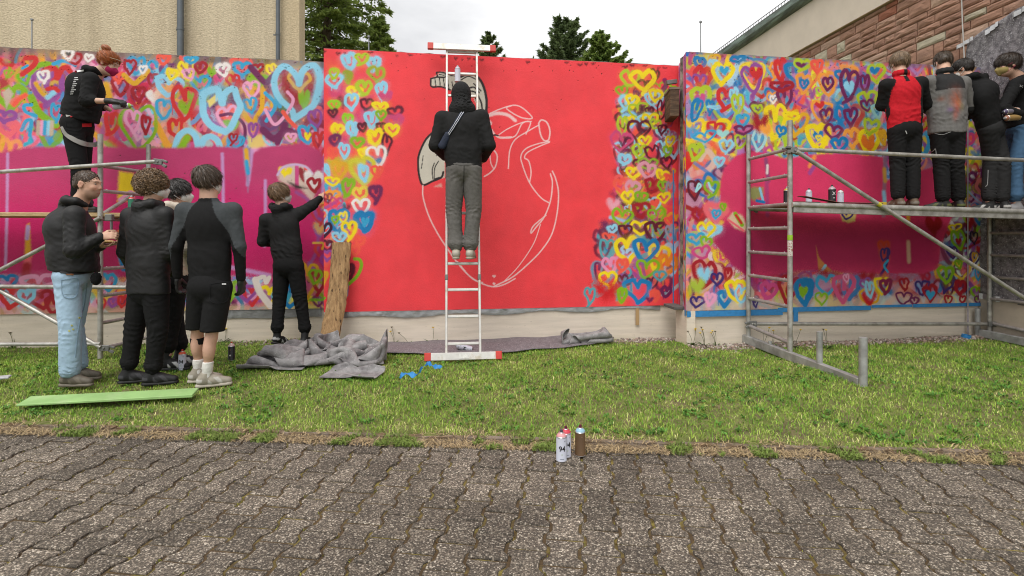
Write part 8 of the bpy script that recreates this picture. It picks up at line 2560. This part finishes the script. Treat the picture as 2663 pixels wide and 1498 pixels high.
def band(p, target, name, pts, w, m, out=.004, thick=.003, n=24, across=3, sub=True):
    """Strap or patch lying on a garment along a pixel path, w pixels wide."""
    o = child(p, target); org = p['org']
    pts = np.asarray(pts, float)
    pp = smooth_path(pts, n) if len(pts) > 2 else np.linspace(pts[0], pts[1], n)
    t = np.gradient(pp, axis=0); t /= np.linalg.norm(t, axis=1)[:, None]; nr = np.stack([-t[:, 1], t[:, 0]], 1)
    w = np.broadcast_to(np.asarray(w, float), (len(pts),)); ww = np.interp(np.linspace(0, 1, n), np.linspace(0, 1, len(pts)), w)
    rows = []; last = None
    for i in range(n):
        row = []
        for k in range(across):
            q = pp[i] + nr[i] * ww[i] * (k / (across - 1) - .5)
            h_, nn = hit(o, q[0], q[1], org)
            if h_ is None:
                if last is None: continue
                h_ = P(q[0], q[1], last[0][1]); nn = last[1]
            last = (h_, nn); row.append((h_, nn))
        if len(row) == across: rows.append(row)
    if len(rows) < 2: return None
    V, F = [], []
    for row in rows:
        V += [h_ + nn * out - org for h_, nn in row] + [h_ + nn * (out - thick - .004) - org for h_, nn in row]
    a2 = across * 2
    for i in range(len(rows) - 1):
        k = i * a2
        for q in range(across - 1):
            F.append((k + q, k + q + 1, k + a2 + q + 1, k + a2 + q)); F.append((k + across + q + 1, k + across + q, k + a2 + across + q, k + a2 + across + q + 1))
        F.append((k, k + a2, k + a2 + across, k + across)); F.append((k + across - 1, k + a2 - 1, k + 2 * a2 - 1, k + a2 + across - 1))
    F.append(tuple(range(across)) + tuple(range(a2 - 1, across - 1, -1)))
    k = (len(rows) - 1) * a2; F.append(tuple(k + q for q in range(across)) + tuple(k + q for q in range(a2 - 1, across - 1, -1)))
    mb = MB(); mb.add(V, F)
    return mb.build(name, m, o if sub else p['root'], smooth=True)


M_navy = mat('navy_webbing', (.016, .024, .055), .8, .1); M_stripe = mat('white_stripe', (.62, .63, .66), .8, .05)
M_refl = mat('grey_reflector', (.30, .29, .27), .6, .1); M_rede = mat('red_trim', (.50, .012, .018), .7, .05)
M_black = mat('black_webbing', (.014, .014, .015), .7, .1); M_seam = mat('dark_seam', (.006, .006, .007), .9, 0)
M_sock = mat('white_sock', (.66, .65, .63), .9, .08, 30, .001, 200); M_denim = mat('denim_pocket', (.27, .39, .50), .9, .15, 20, .001, 160)
M_denimd = mat('denim_seam', (.23, .33, .42), .9, .1); M_greyln = mat('grey_piping', (.30, .30, .30), .7, .0)
# ladder man: cross-body bag (a thing of its own)
bag = empty('crossbody_bag', p7['org'], 'navy crossbody bag with white striped strap on the ladder man', 'bag')
for nm, pts, w, m, out in (('strap', [(1211, 279), (1195, 305), (1178, 332), (1166, 350)], 9, M_navy, .008), ('stripe', [(1208, 281), (1192, 307), (1176, 333), (1166, 349)], 1.1, M_stripe, .011), ('stripe', [(1212, 282), (1196, 308), (1180, 334), (1169, 351)], 1.1, M_stripe, .011)):
    o = band(p7, 'sweater', nm, pts, w, m, out)
    if o: o.parent = bag if nm == 'strap' else o.parent
strap = [c for c in bag.children][0]
for c in list(child(p7, 'sweater').children):
    if c.name.startswith('stripe'): c.parent = strap
s = Solid(P(1155, 365, 5.55) - .2, P(1155, 365, 5.55) + .2, .008)
h_, nn = hit(child(p7, 'sweater'), 1160, 362, p7['org'])
c_ = h_ + np.array([-.01, -.02, -.01]) if h_ is not None else P(1158, 362, 5.5)
s.cone(c_ + np.array([.03, 0, .05]), c_ + np.array([-.03, .01, -.06]), .038, .042, .02, .6, (0, 1, 0)); s.folds(c_, .1, .003, .04, (1, 0, 1), 3)
solid_obj('pouch', s, mat('navy_pouch', (0, 0, 0), .7, .15, 20, .001, 90, attr=True), bag, np.array(bag.location), (.014, .020, .042))
band(p7, 'trousers', 'seam', [(1207, 430), (1206, 470), (1205, 500)], 2.2, mat('sweat_seam', (.05, .048, .045), .9), .003)
band(p7, 'trousers', 'waist_cord', [(1166, 420), (1206, 428), (1248, 422)], 5, mat('sweat_rib', (.10, .095, .09), .9), .004)
# woman: harness strap, pockets, print on the back
band(p1, 'trousers', 'reflective_strap', [(163, 330), (172, 348), (190, 362), (215, 374), (240, 376), (258, 368)], [5, 8, 11, 12, 12, 9], M_refl, .016)
band(p1, 'trousers', 'pocket_flap', [(172, 300), (192, 293), (214, 290)], [10, 14, 10], M_refl, .006)
band(p1, 'trousers', 'red_tab', [(183, 304), (193, 303)], 3, M_rede, .008)
band(p1, 'trousers', 'red_tab', [(229, 290), (234, 300), (240, 310)], [4, 6, 5], M_rede, .006)
band(p1, 'trousers', 'red_tab', [(213, 326), (237, 325)], 9, M_rede, .006)
band(p1, 'trousers', 'pocket_seam', [(170, 316), (176, 336), (210, 336), (213, 300)], 1.5, M_seam, .004)
for k in range(9):
    y = 203 + k * 5.2; x0 = 196 - k * 1.4
    band(p1, 'hoodie', 'back_print', [(x0 - 2, y), (x0 + 7 + 3 * math.sin(k * 2.3), y - .6)], 1.5, M_inkw, .004, n=6)
band(p1, 'hoodie', 'back_print', [(198, 187), (218, 183)], 4, M_inkw, .004, n=8); band(p1, 'hoodie', 'red_print', [(194, 188), (199, 186)], 4, M_rede, .005, n=4)
# hair bun and forehead glasses
s = Solid(p1['hc'] - .25, p1['hc'] + .25, .007); R1, hc1 = p1['R'], p1['hc']
bc_ = hc1 + R1 @ np.array([0, -.098, .148])
s.ell(bc_, (.046, .050, .038), R1, .01); s.ell(bc_ + R1 @ np.array([0, .01, -.035]), (.025, .028, .03), R1, .02); s.folds(bc_, .06, .007, .022, nrm(R1[:, 1] + R1[:, 2]), 4, 1.6)
solid_obj('hair_bun', s, M_hair, p1['root'], p1['org'], lambda V: np.array([.28, .085, .024]) * (.7 + .5 * (np.sin(V @ np.array([150, 60, 190])) * .5 + .5))[:, None])
mb = MB(); mb.tube(smooth_path([hc1 + R1 @ np.array(q) - p1['org'] for q in ((.075, .02, .07), (.079, .055, .075), (.055, .088, .085), (0, .098, .09), (-.055, .088, .085))], 14), .0028, 6); mb.build('glasses', mat('glasses_frame', (.5, .42, .3), .4), p1['root'])
# jeans man: pocket, belts, seam, holster
band(p2, 'trousers', 'back_pocket', [(180, 738), (182, 765)], [42, 36], M_denim, .004, across=5)
band(p2, 'trousers', 'pocket_stitch', [(160, 728), (202, 726), (199, 768), (180, 776), (163, 766), (160, 728)], 1.6, M_denimd, .006, n=40)
band(p2, 'trousers', 'side_seam', [(226, 735), (220, 790), (205, 850), (196, 930)], 2, M_denimd, .004)
band(p2, 'trousers', 'belt', [(158, 706), (196, 710), (243, 704)], 9, M_black, .010); band(p2, 'trousers', 'leather_patch', [(172, 714), (190, 714.5)], 3.5, mat('leather_patch', (.22, .09, .035), .7), .010)
for x, y in ((186, 846), (190, 856), (180, 860), (206, 826)):
    band(p2, 'trousers', 'paint_spot', [(x - 2, y), (x + 2.5, y + 1)], 4, mat('paint_spot', (.5, .48, .12), .7), .003, n=4)
s = Solid(P(252, 728, 4.7) - .15, P(252, 728, 4.7) + .15, .008); c_ = P(250, 722, 4.66)
s.ell(c_, (.035, .045, .05), None, .01); s.ell(c_ + np.array([0, 0, -.03]), (.03, .04, .04), None, .02); s.folds(c_, .08, .008, .025, (1, 0, 1), 9)
solid_obj('hip_pouch', s, M_cloth, p2['root'], p2['org'], BLK)
# bread, held
s = Solid(p2['j']['wl'] - .25, p2['j']['wl'] + .25, .006); c_ = p2['j']['wl'] + np.array([.075, -.02, .04])
s.ell(c_, (.055, .045, .014), None, .01); s.folds(c_, .06, .006, .03, (1, .4, 0), 3)
br_ = empty('bread_slice', c_, 'slice of bread in the hand of the man in jeans', 'bread'); solid_obj('crumb', s, mat('bread_crumb', (0, 0, 0), .9, .2, 30, .002, 80, attr=True), br_, c_, lambda V: np.where((V[:, 2] > c_[2])[:, None], np.array([.55, .36, .16]), np.array([.34, .17, .06])))
# shorts youth: pocket, label, socks, knee brace
band(p5, 'shorts', 'pocket_seam', [(547, 738), (592, 737), (590, 782), (549, 784), (547, 738)], 1.6, M_seam, .004, n=40)
band(p5, 'shorts', 'pocket_label', [(577, 739), (587, 739)], 3, M_inkw, .006, n=4)
for a, k_, z0, z1 in (('al', 'kl', .09, .21), ('ar', 'kr', .09, .22)):
    A, B_ = p5['j'][a], p5['j'][k_]; s = Solid(A - .25, A + .3, .0075); dv = nrm(B_ - A)
    s.cone(np.array([A[0], A[1], GZ + .06]), A + dv * .04, .041, .040, .02); s.cone(A + dv * .04, A + dv * .15, .040, .050, .02); s.plane((0, 0, GZ + z1), (0, 0, 1)); s.folds(A + dv * .03, .07, .003, .022, (0, 0, 1), 5)
    solid_obj('sock', s, mat('ribbed_sock', (0, 0, 0), .9, .08, 30, .001, 220, attr=True), p5['root'], p5['org'], WHT)
A = p5['j']['kl'] * .93 + p5['j']['al'] * .07; B_ = p5['j']['kl'] * .72 + p5['j']['al'] * .28
s = Solid(A - .2, A + .2, .0075); s.cone(A, B_, .058, .056, .01); s.plane(A, (0, 0, 1)); s.plane(B_, (0, 0, -1)); s.ell((A + B_) / 2 - np.array([0, .06, .0]), (.03, .03, .03), None, .01, cut=True)
solid_obj('knee_brace', s, M_cloth, p5['root'], p5['org'], BLK)
# grey piping on the work trousers, logo on the track top
band(p9, 'trousers', 'piping', [(2428, 346), (2450, 350), (2472, 343)], 1.4, M_greyln, .004); band(p9, 'trousers', 'piping', [(2418, 398), (2428, 392), (2433, 388), (2436, 410)], 1.6, M_greyln, .004)
band(p10, 'trousers', 'piping', [(2570, 442), (2569, 470), (2568, 480), (2563, 486)], 1.6, M_greyln, .004); band(p10, 'trousers', 'piping', [(2534, 375), (2542, 374)], 2, M_greyln, .004, n=4)
band(p11, 'track_top', 'chest_mark', [(2651, 226), (2660, 223)], 1.3, M_greyln, .004, n=5); band(p11, 'track_top', 'chest_mark', [(2652, 221), (2659, 228)], 1.3, M_greyln, .004, n=5)
band(p8, 'trousers', 'paint_spot', [(2355, 340), (2358, 348)], 2, M_inkw, .003, n=4)
band(p6, 'trousers', 'waist_print', [(783, 664), (792, 668)], 3, M_inkw, .004, n=4)
